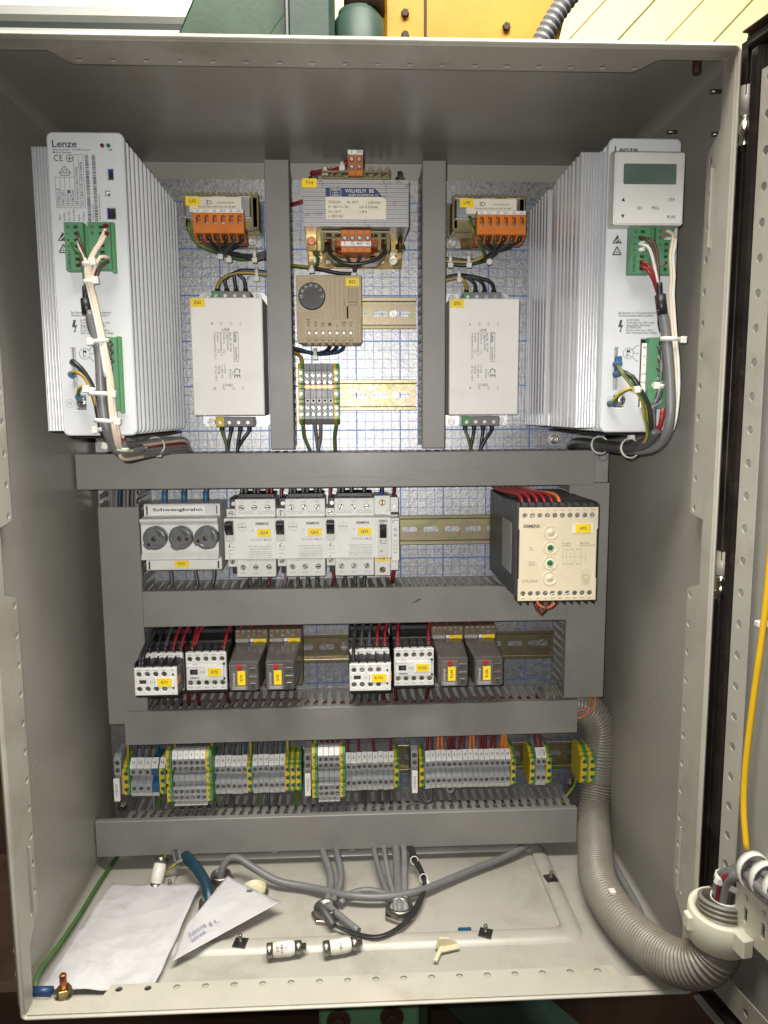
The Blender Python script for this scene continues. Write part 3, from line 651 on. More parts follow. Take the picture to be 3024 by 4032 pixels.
# ------------------------------------------------------------------ the open door
DA = math.radians(10)
door = thing('cabinet_door', 'open cabinet door at the right with a dark seal and a perforated inner strip', 'door', (556, 272, 0))
door.rotation_euler = (0, 0, -(math.pi / 2 - DA))      # local x runs along the door, local d points to the side facing the cabinet inside
# in door space: x = distance from the hinge edge, d = height above the inner panel
def dbox(name, s0, s1, n0, n1, z0, z1, m_, c=.4): return MB().box(s0, s1, n0, n1, z0, z1, c).build(name, m_, door)
dbox('outer_skin', -4, 592, -8, -6.5, -752, 56, 'seal_rubber'); dbox('hinge_gap_strip', -14, -5.7, -8, 4.6, -752, 52, 'seal_rubber')  # second piece is a dark strip added to close the hinge-side gap
dbox('edge_fold', -5.6, -4, -8, 6, -752, 56, 'seal_rubber'); dbox('edge_fold', -4, 592, -8, 12, 54.5, 56, 'rust_dark'); dbox('edge_fold', -4, 592, -8, 12, -752, -750.5, 'rim_paint')
dbox('inner_panel', 15, 592, -1, 0, -735, 40, 'cabinet_paint')
MB().prism_z([(-3, -6), (-3, -1), (0, 3), (2, 7.5), (5, 9), (11, 9), (14, 7), (15.5, 3), (16.5, -1), (16.5, -6)], -735, 40).build('seal', 'seal_rubber', door, bevel=1.0, seg=2)
MB().prism_x([(40, -6), (40, -1), (43, 5), (46, 9), (51, 9), (54, 4), (54, -6)], -3, 590).build('seal', 'seal_rubber', door, bevel=1.0)
MB().prism_x([(-735, -6), (-735, -1), (-738, 5), (-741, 9), (-746, 9), (-749, 4), (-749, -6)], -3, 590).build('seal', 'seal_rubber', door, bevel=1.0)
plate('perforated_strip', 'rim_paint', door, [rect(17.3, 36.5, -700, 20)] + [circ(26.2, 12 - 25.75 * i, 3.4, 14) for i in range(28)], 8, 9.4)
MB().box(17.3, 18.5, -1, 8, -700, 20).build('strip_web', 'rim_paint', door)
plate('perforated_strip', 'rim_paint', door, [rect(18, 588, -727, -703)] + [circ(60 + 25.75 * i, -715, 3.4, 14) for i in range(20)], 8, 9.4)
MB().box(18, 588, -1, 8, -727, -725.6).build('strip_web', 'rim_paint', door)
for i, (z0, z1) in enumerate(((19, -26), (-347, -388))):
    h = thing('hinge', ('upper door hinge with a painted barrel and a bright pin', 'lower door hinge with a painted barrel and a bright pin')[i], 'hinge', (552.5, 264.5, z0), 'door hinges')
    zm = (z1 - z0) * .5
    MB().lathe([(0, 4.6), (.6, 5.2), (-zm * .35, 5.2), (-zm * .36, 5.5), (-zm - .6, 5.5)], axis=(0, 0, -1), n=18).build('upper_barrel', 'rim_paint', h)
    MB().lathe([(-zm, 5.8), (-2 * zm - 1, 5.8), (-2 * zm, 5.2)], axis=(0, 0, -1), n=18).build('lower_barrel', 'chrome', h)
    MB().lathe([(0, 2.2), (-5, 2.2), (-6, 1.4)], axis=(0, 0, -1), n=12).build('pin', 'nickel', h)
    MB().lathe([(-2 * zm, 3.4), (-2 * zm + 3.4, 3.0), (-2 * zm + 4.4, 1.6)], axis=(0, 0, -1), n=12).build('pin_end', 'nickel', h)
    MB().box(-9, 0, -2, 2, 1.6 * zm, 1.9 * zm, .3).build('leaf', 'chrome', h)
def dpt(s_, n_, z): return (556 + s_ * math.sin(DA) - n_ * math.cos(DA), 272 + s_ * math.cos(DA) + n_ * math.sin(DA), z)
def dptz(s_, n_, z): x, d, z = dpt(s_, n_, z); return (x, z, d)
wire('yellow_cable', [dptz(58, 10, -300), dptz(55, 10, -380), dptz(49, 11, -455), dptz(46, 12, -510), dptz(48, 13, -545), dptz(55, 14, -575)], 2.5, 'cable_yellow', 'bright yellow cable hanging down the inside of the door', 'cable')
t = thing('cable_clip', 'white cable tie on a small base holding the yellow cable to the door', 'cable tie', dpt(50, 0, -395))
MB().box(-9, 9, -8, -2, -2.2, 2.2, .5).build('tie_band', 'tie_white', t); MB().box(0, 9, -5, 5, -9, 9, .6).build('base', 'gland_cream', t)
# hose clamp on the door
brk = thing('clamp_bracket', 'pale slotted bracket on the door beside the white hose clamp', 'bracket', dpt(0, 0, 0)); brk.rotation_euler = door.rotation_euler
plate('sheet', 'clamp_plastic', brk, [rect(44, 110, -650, -606), circ(56, -616, 2.6, 10), rrect(53.5, 58.5, -638, -624, 2.2, 3), circ(76, -616, 2.6, 10), rrect(73.5, 78.5, -638, -624, 2.2, 3)], 10, 12.5, .4)
MB().box(55, 68, 12.5, 22, -660, -644, 1).build('foot', 'clamp_plastic', brk)
CX, CD = 547, 304
clamp = thing('hose_clamp', 'round cream plastic clamp gripping the upper end of the corrugated hose', 'hose clamp', (CX, CD, -655))
MB().lathe([(-14, 21.2), (-14, 25.6), (-12.8, 26.6), (12.8, 26.6), (14, 25.6), (14, 21.2), (-14, 21.2)], axis=(0, .10, 1), n=40, cap=False).build('ring', 'clamp_plastic', clamp)
MB().box(20, 38, -9, 9, -11, 10, 1.5).build('lug', 'clamp_plastic', clamp); MB().box(-30, -24, -5, 5, -4, 9, 1).build('catch', 'clamp_plastic', clamp)
# the corrugated hose
HP = [(462, -570, 30), (500, -572, 27), (522, -582, 25), (536, -604, 24), (537, -635, 24), (533, -672, 26), (524, -704, 46), (512, -722, 92), (502, -725, 130), (499, -724, 170), (504, -724, 210), (512, -721, 242), (518.5, -714, 268), (525.5, -705, 288), (535, -694, 301), (542.5, -682, 305), (546, -668, 305), (547.5, -650, 304), (549, -634, 302)]
P = smooth_path([(x, d, z) for x, z, d in HP], 0.9)
# resample evenly so that the ribs stay regular
def resample(P, st):
    out = [P[0]]; acc = 0.0
    for a, b2 in zip(P, P[1:]):
        L = (b2 - a).length
        while acc + L >= st:
            t = (st - acc) / L; a = a.lerp(b2, t); out.append(a); L = (b2 - a).length; acc = 0.0
        acc += L
    return out
P = resample(P, 0.98)
hose = thing('corrugated_hose', 'thick beige corrugated hose running down the right wall and out over the front rim', 'hose', (510, 150, -745))
b = MB(); b.sweep(P, 19, 26, rf=lambda i: (19.7, 19.6, 17.9, 16.6)[i % 4]); ho = b.build('tube', 'hose', hose); ho.location = (-510 * S, 150 * S, 745 * S)
b = MB(); b.sweep(P[-24:], 16.4, 26); hi = b.build('inner_wall', 'wire_dark', hose); hi.location = ho.location
MB().box(494.5, 501, 183, 190, -706.5, -702.6, .8).build('tie_lock', 'tie_white', hose).location = ho.location
wire('orange_wire', [(520, -553, 52), (517, -566, 58), (505, -574, 60), (494, -578, 58)], 1.1, 'wire_orange', 'lower of two thin orange wires looping over the hose mouth', group='orange loops')
wire('orange_wire', [(515, -553, 52), (511, -563, 58), (502, -567, 60), (492, -569, 58)], 1.1, 'wire_orange', 'upper of two thin orange wires looping over the hose mouth', group='orange loops')
wire('grey_cable', [(520, -722, 50), (532, -735, 80), (536, -742, 130), (534, -742, 175), (525, -740, 215)], 4.2, 'cable_grey', 'grey cable lying behind the hose along the right wall', 'cable')
# cables leaving the hose, wrapped on the door
hb = thing('cable_bundle', 'grey cables leaving the hose through a white spiral wrap on the door', 'cables', (550, 304, -640))
for i in range(14):
    a = i * 0.95; r = (9 if i % 2 else 5.2) if i else 0; ox, od = r * math.cos(a), r * math.sin(a)
    pts = [(ox * .8, od * .8, -12), (ox + 1, od, 10), (2 + ox, 6 + od, 30 + od * .3), (3 + ox * .5, 22 + od * .8, 44 + ox * .7 + od * .3), (7 + od, 56 + od * .5, 50 + ox), (16 + od, 120, 51 + ox)]
    MB().tube(pts, 3.6 if i not in (3, 8) else 2.2, 8, 6).build('cable', 'wire_red' if i in (3, 8) else ('cable_grey', 'wire_grey')[i % 2], hb)
for i in range(7):
    b = MB(); s0 = 20 + i * 15; vs = []
    pts = []
    for k in range(26):
        a = 2 * math.pi * k / 22; pts.append((14.5 + s0 * .1 + math.cos(a) * 1.6, s0 + 10 + 5 * k / 25.0 + math.sin(a) * 2, 0))
    ringp = [Vector((3 + s0 * .13 + 13.5 * math.cos(2 * math.pi * k / 24) * .9, s0 + 8 + 4.5 * k / 24, 48 + 13.5 * math.sin(2 * math.pi * k / 24) + min(s0, 60) * .09)) for k in range(25)]
    v2 = []; f2 = []
    for k, p in enumerate(ringp):
        for e in (-3.2, 3.2): v2 += [(p.x, p.y + e, p.z)]; c = Vector((3 + s0 * .13, p.y, 48 + min(s0, 60) * .09)); q = p + (p - c).normalized() * 1.3; v2 += [(q.x, q.y + e, q.z)]
    for k in range(24):
        o = k * 4
        for m0, m1 in ((0, 1), (1, 3), (3, 2), (2, 0)): f2.append((o + m0, o + 4 + m0, o + 4 + m1, o + m1))
    b.add(v2, f2, True); b.build('spiral_turn', 'tie_white', hb)
tie(hb, 3, 22, 2, 12.5, 12.5, 'z', 5, (-1.0, .35), .35); tie(hb, 1, 7, 1, 12, 12, 'z', 5, (.3, 1.0), -.15)

# ------------------------------------------------------------------ what shows of the hall behind
ceil = struct('ceiling', MB().box(200, 3000, -1640, -1600, 500, 1700).mesh('ceiling', 'ceiling_yellow'))
for i in range(16):
    x = -200 + i * 150
    p = MB().prism_d([(x, 500), (x + 142, 500), (x + 142 + 1050, 1600), (x + 1050, 1600)], -1600, -1588 + (i % 3) * 3).build('ceiling_board', 'ceiling_yellow', ceil)
hall = struct('hall_wall', MB().box(-3500, 3500, -3040, -3000, -1500, 1720).mesh('hall_wall', 'wall_white'))
win = thing('hall_window', 'bright roof window strip at the top left behind the cabinet', 'window', (-300, -1500, 900))
MB().box(-900, 260, -4, 0, 14, 700).build('pane', 'daylight_pane', win)
MB().box(-900, 300, -10, 30, -10, 14).box(-900, 300, -10, 6, 50, 56).box(-900, 300, -40, 60, -130, -60).build('frame', 'wall_white', win)
for x in (-500, -180, 40): MB().box(x, x + 12, 0, 8, 14, 50).build('frame', 'wall_white', win)
mc = thing('machine_column', 'dark green slanting machine arm above the cabinet', 'machine frame', (100, -330, 300))
MB().prism_d([(-130, -60), (90, -60), (90, 300), (40, 300)], -40, 30).build('arm', 'machine_green', mc, bevel=4)
MB().prism_d([(-15, -60), (30, -60), (90, 40), (90, 80)], 30, 42).build('rib', 'machine_green', mc, bevel=2)
mp_ = thing('machine_post', 'pale green weathered machine post with a round collar above the cabinet', 'machine post', (225, -330, 250))
MB().box(-68, 2, -60, 60, -60, 300, 8).build('post', 'machine_green_pale', mp_); MB().lathe([(-80, 36), (82, 36), (88, 31), (94, 31)], (38, 20, 0), (0, 0, 1), 26).build('collar', 'machine_green_pale', mp_)
MB().box(-66, -62, 60, 64, -60, 300, 1).build('strip', 'mid_grey', mp_); MB().lathe([(94, 30), (140, 30)], (45, 20, 0), (0, 0, 1), 20).build('rod', 'rust_dark', mp_)
ym = thing('yellow_machine', 'yellow painted machine housing above the middle of the cabinet', 'machine', (420, -340, 250))
MB().prism_d([(-122, -60), (100, -60), (190, 260), (-122, 260)], -120, 20).build('housing', 'machine_yellow', ym, bevel=6)
MB().prism_d([(88, -60), (108, -60), (150, 120), (134, 128)], 20, 32).build('edge_strip', 'machine_yellow', ym, bevel=2)
MB().box(-62, -58, 20, 22, -60, 260, .5).build('seam', 'rust_dark', ym)
for x, z in ((-90, 70), (-90, 100), (60, 84)): MB().lathe([(20, 6), (25, 6), (26, 5)], (x, 0, z), (0, 1, 0), 6, False).build('bolt', 'rust_dark', ym)
MB().box(-150, -105, -60, 0, 112, 260, 5).build('bracket', 'machine_yellow', ym)
P = resample(smooth_path([(505, -300, 240), (530, -295, 310), (580, -290, 380), (660, -290, 440)], 2), 2.2)
cd = thing('flexible_conduit', 'grey ribbed conduit climbing beside the yellow machine', 'conduit', (505, -300, 240))
b = MB(); b.sweep(P, 14, 16, rf=lambda i: (14.5, 14.5, 12.2, 12.2)[i % 4]); q = b.build('tube', 'conduit_grey', cd); q.location = (-505 * S, -300 * S, -240 * S)
# below the cabinet
gm = thing('machine_block', 'bright green machine block with two bolts under the cabinet rim', 'machine block', (256, 60, -930))
MB().box(-56, 57, -60, 40, -80, 60, 3).build('block', 'machine_green_bright', gm); MB().box(57, 68, -60, 30, -80, 60, 2).build('side_cheek', 'machine_green', gm)
for x, z in ((-34, 21), (26, 23)):
    MB().lathe([(40, 13.5), (42, 13.5), (42, 10), (41, 10)], (x, 0, z), (0, 1, 0), 26).build('collar', 'rust_dark', gm); MB().lathe([(40, 7.5), (47, 7.5), (48, 6)], (x, 0, z), (0, 1, 0), 6, False).build('bolt', 'rust_dark', gm)
gb = thing('machine_beam', 'rough green machine beam slanting away under the cabinet', 'machine beam', (440, -80, -1050))
MB().prism_d([(-120, 60), (-20, 60), (170, -120), (60, -120)], -60, 30).build('beam', 'machine_green_pale', gb, bevel=4)
gl = thing('machine_upright', 'green machine part seen past the left side of the cabinet', 'machine part', (-200, -150, -560))
MB().box(-60, 90, -40, 30, -120, 300, 6).build('leg', 'machine_green_pale', gl)
o = struct('floor', MB().box(-3000, 3000, -3000, 2500, -1620, -1600).mesh('floor', 'rust_dark'))
dk = thing('machine_underframe', 'dark brown machine base below and behind the cabinet', 'machine base', (245, -300, -1300))
MB().box(-900, 900, -200, 150, -300, 250, 10).box(-900, 900, -420, -300, -300, 1250, 10).build('body', 'rust_dark', dk)
# ------------------------------------------------------------------ the two drives (width 80, height 246, depth 210)
def drive(x0, label, mirrored):
    hw = 21.0 if mirrored else 18.6
    """x0 = left edge of the white front (60 wide); heat sink 18 wide on its left"""
    t = thing('frequency_drive', label, 'drive', (x0, 0, -125), 'frequency drives')
    zt, zb = 122.5, -122.5
    core = MB().box(1.2, 58.6, 4, 198, zb + 2, zt - 1.2, .8).build('body', 'drive_white', t)
    # ribbed shell: one frame after another from front to back
    rib = MB().merge(outline_mesh([rrect(0, 60.2, zb, zt, 5, 3)], -2.6, 2.6, .9)).mesh('rib', 'drive_white')
    for i in range(14): child('rib', rib, t, (0, 12 + i * 13.9, 0))
    fr = MB().merge(outline_mesh([rrect(0, 60.6, zb - .3, zt + .3, 4.2, 4)] + holes_front(mirrored), 203, 210, 1.0)).build('front_panel', 'drive_white', t)
    # heat sink: base web, fine ribbed front, fins one behind the other
    MB().box(-3.2, 0.8, 3, 196, -119, 117, .3).build('sink_web', 'aluminium', t)
    fb = MB().box(-hw, 0, 192.5, 195, -120, 116.5, .3)
    for k in range(int(hw / 2.6)): fb.box(-hw + .2 + k * 2.6, -hw + 1.8 + k * 2.6, 194.8, 197.2, -120, 116.5, .3)
    fb.build('sink_front', 'aluminium', t)
    fin = MB().prism_z([(-hw, -3.2), (-3, -3.6), (-3, 3.6), (-hw, 3.2)], -120, 116.5).mesh('fin', 'aluminium', bevel=.6)
    for d in (8, 21, 33, 46, 59, 71.5, 83.5): child('fin', fin, t, (0, d, 0))
    child('fin', MB().box(-hw + 2.4, 0, -5, 5, -120, 116.5, .6).mesh('fin', 'aluminium'), t, (0, 101, 0))
    for d in (120, 133, 146, 158, 170, 182): child('fin', fin, t, (0, d, 0))
    MB().box(6, 56, 4, 200, zb - 4, zb - 2.4, .5).build('underside', 'hole_black', t)
    MB().box(2, 58, 198.1, 199, zb + 6, zt - 6).build('dark_backing', 'hole_black', t)  # black sheet behind the slots stands in for the shade inside
    return t
def holes_front(mirrored):
    z = 125
    if not mirrored: hs = [rect(46.2, 52.6, -39.2 + z, -28.6 + z), rect(43.3, 48.9, -51.8 + z, -45.8 + z), rect(44.1, 53, -70.4 + z, -59.6 + z), rect(9, 13.6, -209 + z, -174 + z), rect(10.2, 20.3, -227.6 + z, -213.7 + z), rect(35.8, 52.5, -228.5 + z, -166 + z)]
    else: hs = [rect(9.2, 13.8, -213 + z, -174.4 + z), rect(9.6, 20.5, -228 + z, -215.5 + z), rect(32, 53, -228 + z, -167 + z)]
    return hs
def plug(t, x0, x1, z0, z1, n, marks, d=210, rail_r=True, name='plug_connector'):
    """green pluggable terminal with n chambers in a column"""
    cxm = (x0 + x1) / 2
    hs = []; pit = (z1 - z0 - 2) / n
    for i in range(n):
        zc = z1 - 1 - pit * (i + .5); hs.append(rect(x0 + (x1 - x0) * .48, x0 + (x1 - x0) * .74, zc - pit * .3, zc + pit * .3))
    p = MB().merge(outline_mesh([rect(x0, x1, z0, z1)] + hs, d - 4, d + 9, .5)).build(name, 'plug_green', t)
    MB().box(x0 + .6, x1 - .6, d - 4, d + 2.2, z0 + .6, z1 - .6).build('clamp_well', 'hole_black', p)
    if marks: text('lettering', [(m, x0 + (x1 - x0) * .2, z1 - 1 - pit * (i + .5), 2.6, 90, 'CENTER', .8, .04) for i, m in enumerate(marks) if m], d + 9.15, 'ink_black', p)
    MB().box(x1 - .2, x1 + 2.6, d - 4, d + 5, z0 - 2.5, z1 + 1.5, .4).build('latch_rail', 'earth_green', p) if rail_r else None
    return p
def drive_print(t, mirrored, zo=125):
    b = MB(); D = 210.2
    text('brand_lettering', [('Lenze', 3.2 if not mirrored else 3.4, -11.0 + zo, 5.6, 0, 'LEFT', 1.12, .13)], D, 'ink_grey', t, 3)
    if not mirrored:
        text('lettering', [('Hans-Lenze-Str.1   D-31855 Aerzen', 3.8, -15.2 + zo, 1.5), ('Made in Germany', 3.8, -17.4 + zo, 1.5), ('EVF8212-E', 6.6, -60 + zo, 2.4, 90), ('00411351', 10.4, -60 + zo, 2.4, 90), ('000013', 14.3, -60 + zo, 2.4, 90), ('01085266', 18.2, -60 + zo, 2.4, 90),
             ('3/PE AC 400V 5.85A 50/60Hz', 22.2, -60 + zo, 2.3, 90, 'LEFT', .82), ('3/AC 0-400V 3.9A 1,5kW 0-480Hz', 26, -60 + zo, 2.3, 90, 'LEFT', .78),
             ('Type', 6.6, -71.5 + zo, 1.8, 90), ('Id.-No.', 10.4, -71.5 + zo, 1.8, 90), ('Ser.-No.', 14.3, -71.5 + zo, 1.8, 90), ('Prod.-No.', 18.2, -71.5 + zo, 1.8, 90), ('Input', 22.2, -71.5 + zo, 1.8, 90), ('Output', 26, -71.5 + zo, 1.8, 90), ('IMP', 51, -15.2 + zo, 1.5, 0, 'CENTER')], D, 'ink_grey', t, 1)
        text('ce_mark', [('C', 4.2, -22 + zo, 5.2, 0, 'LEFT', .8, .05), ('E', 8.8, -22 + zo, 5.2, 0, 'LEFT', .8, .05)], D, 'ink_grey', t)
        for x in (4.6, 8.4, 12.3, 16.3, 20.2, 24.2, 28): line(b, [(x, -61 + zo), (x, (-36.8 if x < 20 else -19) + zo)], .28, D)
        line(b, [(4.6, -61 + zo), (28, -61 + zo)], .28, D); line(b, [(4.6, -36.8 + zo), (20.2, -36.8 + zo)], .28, D); line(b, [(20.2, -19 + zo), (28, -19 + zo)], .28, D)
        ring(b, 17.2, -22 + zo, 2.8, .5, D); line(b, [(15, -22 + zo), (19.4, -22 + zo)], .6, D); line(b, [(17.2, -20 + zo), (17.2, -24.6 + zo)], .6, D)
        line(b, [(8, -33.5 + zo), (12.8, -28 + zo), (17.6, -33.5 + zo), (8, -33.5 + zo)], .5, D); line(b, [(9.3, -33.8 + zo), (9.3, -35.4 + zo), (16.3, -35.4 + zo), (16.3, -33.8 + zo)], .5, D)
        text('lettering', [('D', 10.6, -32.2 + zo, 1.7), ('V', 12.1, -31 + zo, 1.7), ('E', 13.8, -32.2 + zo, 1.7)], D, 'ink_grey', t, 1)
        b.box(14, 16, D - .1, D, -49.5 + zo, -47 + zo)
        rnd = random.Random(3)
        for x0, x1 in ((29.6, 32.4), (35.2, 38)):
            z = -19 + zo
            while z > -71 + zo: h = rnd.choice((.3, .3, .55, .8)); b.box(x0 + (z - 125) * .0, x1, D - .1, D, z - h, z); z -= h + rnd.choice((.3, .3, .55))
        text('lettering', [('*334,8212-E-2%/,2,', 34, -71 + zo, 1.3, 90), ('*0041135101085266000013*', 39.6, -71 + zo, 1.3, 90)], D, 'ink_grey', t, 1)
    xs = 4.2 if not mirrored else 4.6
    for zz, k in ((-84 + zo, 0), (-93.5 + zo, 1)):
        xx = xs + 4
        if k == 0: b.prism_d([(xx - 4.2, zz - 3.4), (xx + 4.2, zz - 3.4), (xx, zz + 3.9)], D - .1, D)
        else: line(b, [(xx - 3.6, zz - 3.2), (xx + 3.6, zz - 3.2), (xx, zz + 3.4), (xx - 3.6, zz - 3.2)], 1.0, D); line(b, [(xx - 1.8, zz - 1.6), (xx + 1.8, zz - 1.6)], .5, D); line(b, [(xx, zz + 1), (xx, zz - 1.4)], .4, D)
    q = MB(); line(q, [(xs + 1.6, -86.6 + zo), (xs + 6.2, -82.6 + zo)], .8, D + .12); line(q, [(xs + 5.4, -86.2 + zo), (xs + 6.6, -84.2 + zo)], .7, D + .12); q.build('warning_print', 'drive_white', t)
    tx = 11.5 if not mirrored else 11.9
    lines = ['Bei Einsatz von FI-Schutzschaltern', 'Auslösecharakteristik beachten !']
    L2 = ['ACHTUNG', 'Gerät führt bis 180 s nach', 'Ausschalten Spannung', 'ATTENTION', 'Device is live up to 180 s', 'after removing mains voltage']
    text('lettering', [(s_, tx, -145.6 + zo - 2.3 * i, 1.9, 0, 'LEFT', .92) for i, s_ in enumerate(lines)] + [(s_, tx + 7, -151.7 + zo - 2.15 * i, 1.85, 0, 'LEFT', .92) for i, s_ in enumerate(L2)], D, 'ink_grey', t, 1)
    bx, bz = tx + 1.2, -157 + zo
    b.prism_d([(bx + .2, bz + 5.4), (bx + 2.4, bz + 5.4), (bx + 1.4, bz + .9), (bx + 3.2, bz + 1.4), (bx + 1.2, bz - 3.4), (bx + 2.2, bz - 3.2), (bx + .6, bz - 5.4), (bx + .1, bz - 3.1), (bx + .8, bz - 3.3), (bx + 1.0, bz - .5), (bx - 1.2, bz - .8)], D - .1, D)
    mx, mz = (20.9, -179.6 + zo) if not mirrored else (21.6, -180 + zo)
    ring(b, mx, mz, 4.5, .35, D, 26); text('lettering', [('M', mx, mz + 1.6, 3, 0, 'CENTER', 1, .06), ('3~', mx, mz - 1.9, 2.6, 0, 'CENTER', 1, .05)], D, 'ink_black', t)
    for k in (-1, 0, 1): line(b, [(mx + 4.2 * math.cos(k * .7), mz + 4.2 * math.sin(k * .7)), (mx + 7.4, mz + 6.6 * k), (mx + 9.4, mz + 6.6 * k)], .35, D)
    b.build('printed_marks', 'ink_grey', t)
    px = (6, -221.3 + zo) if not mirrored else (7.6, -221 + zo)
    q = MB(); ring(q, px[0], px[1], 3.6, .3, D, 22); q.build('printed_ring', 'ink_pale', t); text('lettering', [('PE', px[0], px[1], 3.0, 0, 'CENTER', .9)], D, 'ink_pale', t, 1)
dl = drive(-3, 'white drive at the top left, its bare labelled front uncovered', False); drive_print(dl, False)
for x, m_ in ((44.2, 'led_red'), (49.2, 'led_green')): MB().lathe([(0, 1.75), (1.0, 1.6), (1.5, .9)], n=14).build('indicator_lamp', m_, dl).location = (x * S, -.2099, .1132)
for (x0, x1, z0, z1, m_) in ((45.6, 53.2, 85, 97.2, 'black_plastic'), (42.6, 49.6, 72.6, 80, 'tag_white'), (43.4, 53.8, 54, 66, 'black_plastic')):
    MB().box(x0, x1, 200, 204.5, z0, z1).build('socket', m_, dl)
MB().box(46.2, 52.6, 204.6, 207, 93, 96.4).box(44.2, 46, 204.6, 208, 55, 65.4).build('socket_insert', 'deep_blue', dl)
for i in range(4): MB().box(47.4 + (i % 2) * 2.6, 48 + (i % 2) * 2.6, 204.4, 208, 87.4 + (i // 2) * 2.6, 88 + (i // 2) * 2.6).build('pin', 'bolt_brass', dl)
for i in range(6): MB().box(47.6 + (i % 2) * 2.6, 48.2 + (i % 2) * 2.6, 204.4, 208, 56.4 + (i // 2) * 2.6, 57 + (i // 2) * 2.6).build('pin', 'nickel', dl)
MB().lathe([(0, 1.4), (1, 1.4)], n=12).build('trimmer', 'hole_black', dl).location = (46.6 * S, -.2049, .0755)
plug(dl, 12.9, 27.4, -1.5 - 111 + 125, -74.8 + 125, 7, ['62', '7', '8', '9', 'K11', 'K12', 'K14'], rail_r=False); MB().box(27.4, 31, 206, 214, 13.5, 49, .5).build('bridge_piece', 'earth_green', dl)
plug(dl, 32, 49, -111.5 + 125, -74.6 + 125, 7, ['20', '28', '', '', 'E3', 'E4', ''])
plug(dl, 37, 50, -227.5 + 125, -167 + 125, 8, None)
def pe_block(t, x, z, sx, sz0, sz1):
    MB().box(sx - 2.2, sx + 2.2, 200, 204, sz0, sz1).build('earth_bar', 'screw_steel', t)
    MB().box(x - 5.4, x + 5.4, 199, 206.5, z - 6, z + 6.4, .5).build('earth_clamp', 'screw_steel', t)
    MB().lathe([(206, 4.6), (208.4, 4.6), (209.6, 3.6), (210, 2)], (0, 0, 0), (0, 1, 0), 18).build('earth_screw', 'screw_steel', t).location = (x * S, 0, z * S)
    MB().box(-2.8, 2.8, 209.6, 210.3, -.45, .45).box(-.45, .45, 209.6, 210.3, -2.8, 2.8).build('screw_cross', 'hole_black', t).location = (x * S, 0, z * S)
pe_block(dl, 15.5, -95.3, 10.7, -84, -50)
dr = drive(464.5, 'white drive at the top right with a grey keypad plugged on its front', True); drive_print(dr, True)
plug(dr, 17.5, 34.2, -113.8 + 125, -75.8 + 125, 7, ['62', '7', '8', '9', 'K11', 'K12', 'K14'], rail_r=False); MB().box(34.2, 39.2, 206, 214, 12, 49, .5).build('bridge_piece', 'earth_green', dr)
plug(dr, 39.4, 54, -114 + 125, -75.6 + 125, 7, ['20', '28', '21', '', '', '', ''], rail_r=False)
p = plug(dr, 37.6, 52.6, -228 + 125, -167.8 + 125, 8, None, rail_r=False)
MB().box(33.2, 37.5, 210.2, 212, -103, -46.6, .2).build('marker_strip', 'tag_white', dr)
text('lettering', [(m, 35.3, -50.5 - 7.5 * i, 2.2, 0, 'CENTER', .9) for i, m in enumerate(['W', 'V', 'U', '-UG', '+UG', 'L3', 'L2', 'L1'])], 212.1, 'ink_black', dr, 1)
for i in range(8): screw(dr, 40.6, 218, -46.9 - 7.4 * i, 1.9, 'screw_dull')
pe_block(dr, 17.8, -95.5, 11.2, -88, -50)
for z in (-66, -56): MB().box(10, 16, 204, 212, z - 2.6 - 4, z + 2.6 - 4, .8).build('earth_lug', 'lug_blue', dr)
# keypad
kp = thing('keypad', 'grey keypad with a dark green display and eight-character keys on the right drive', 'keypad', (492, 210, -47))
k0 = [(-28.5, -28.6), (31.5, -28.6), (31.5, 32.5), (-28.5, 32.5)]; k1 = [(-29.8, -29.8), (28.8, -29.8), (28.8, 27.6), (-29.8, 27.6)]
vs = [(x, .3, z) for x, z in k0] + [(x, 8, z) for x, z in k0] + [(x, 20, z) for x, z in k1]
MB().add(vs, [(0, 1, 2, 3)] + [(a, (a + 1) % 4, (a + 1) % 4 + 4, a + 4) for a in range(4)] + [(a + 4, (a + 1) % 4 + 4, (a + 1) % 4 + 8, a + 8) for a in range(4)] + [(8, 9, 10, 11)]).build('housing', 'keypad_grey', kp, bevel=.9, seg=2)
plate('key_foil', 'keypad_grey', kp, [rrect(-28.4, 27.6, -28.4, 26.2, 2), rrect(-22.6, 22.2, 2.4, 19, 1.2, 2)], 20, 20.5, .15)
MB().box(-22.4, 22, 19.8, 20.15, 2.6, 18.8).build('display', 'lcd', kp)
b = MB(); b.prism_d([(-23.4, -11), (-20.6, -11), (-22, -7.9)], 20.5, 20.65); b.prism_d([(-23.4, -21.6), (-20.6, -21.6), (-22, -24.7)][::-1], 20.5, 20.65); b.build('arrow_marks', 'ink_black', kp)
text('key_lettering', [('SH', -8.4, -16.5, 2.5, 0, 'CENTER'), ('PRG', 5.1, -16.4, 2.5, 0, 'CENTER'), ('STP', 18.6, -9.8, 2.5, 0, 'CENTER'), ('RUN', 18.8, -23.4, 2.5, 0, 'CENTER')], 20.65, 'ink_grey', kp)

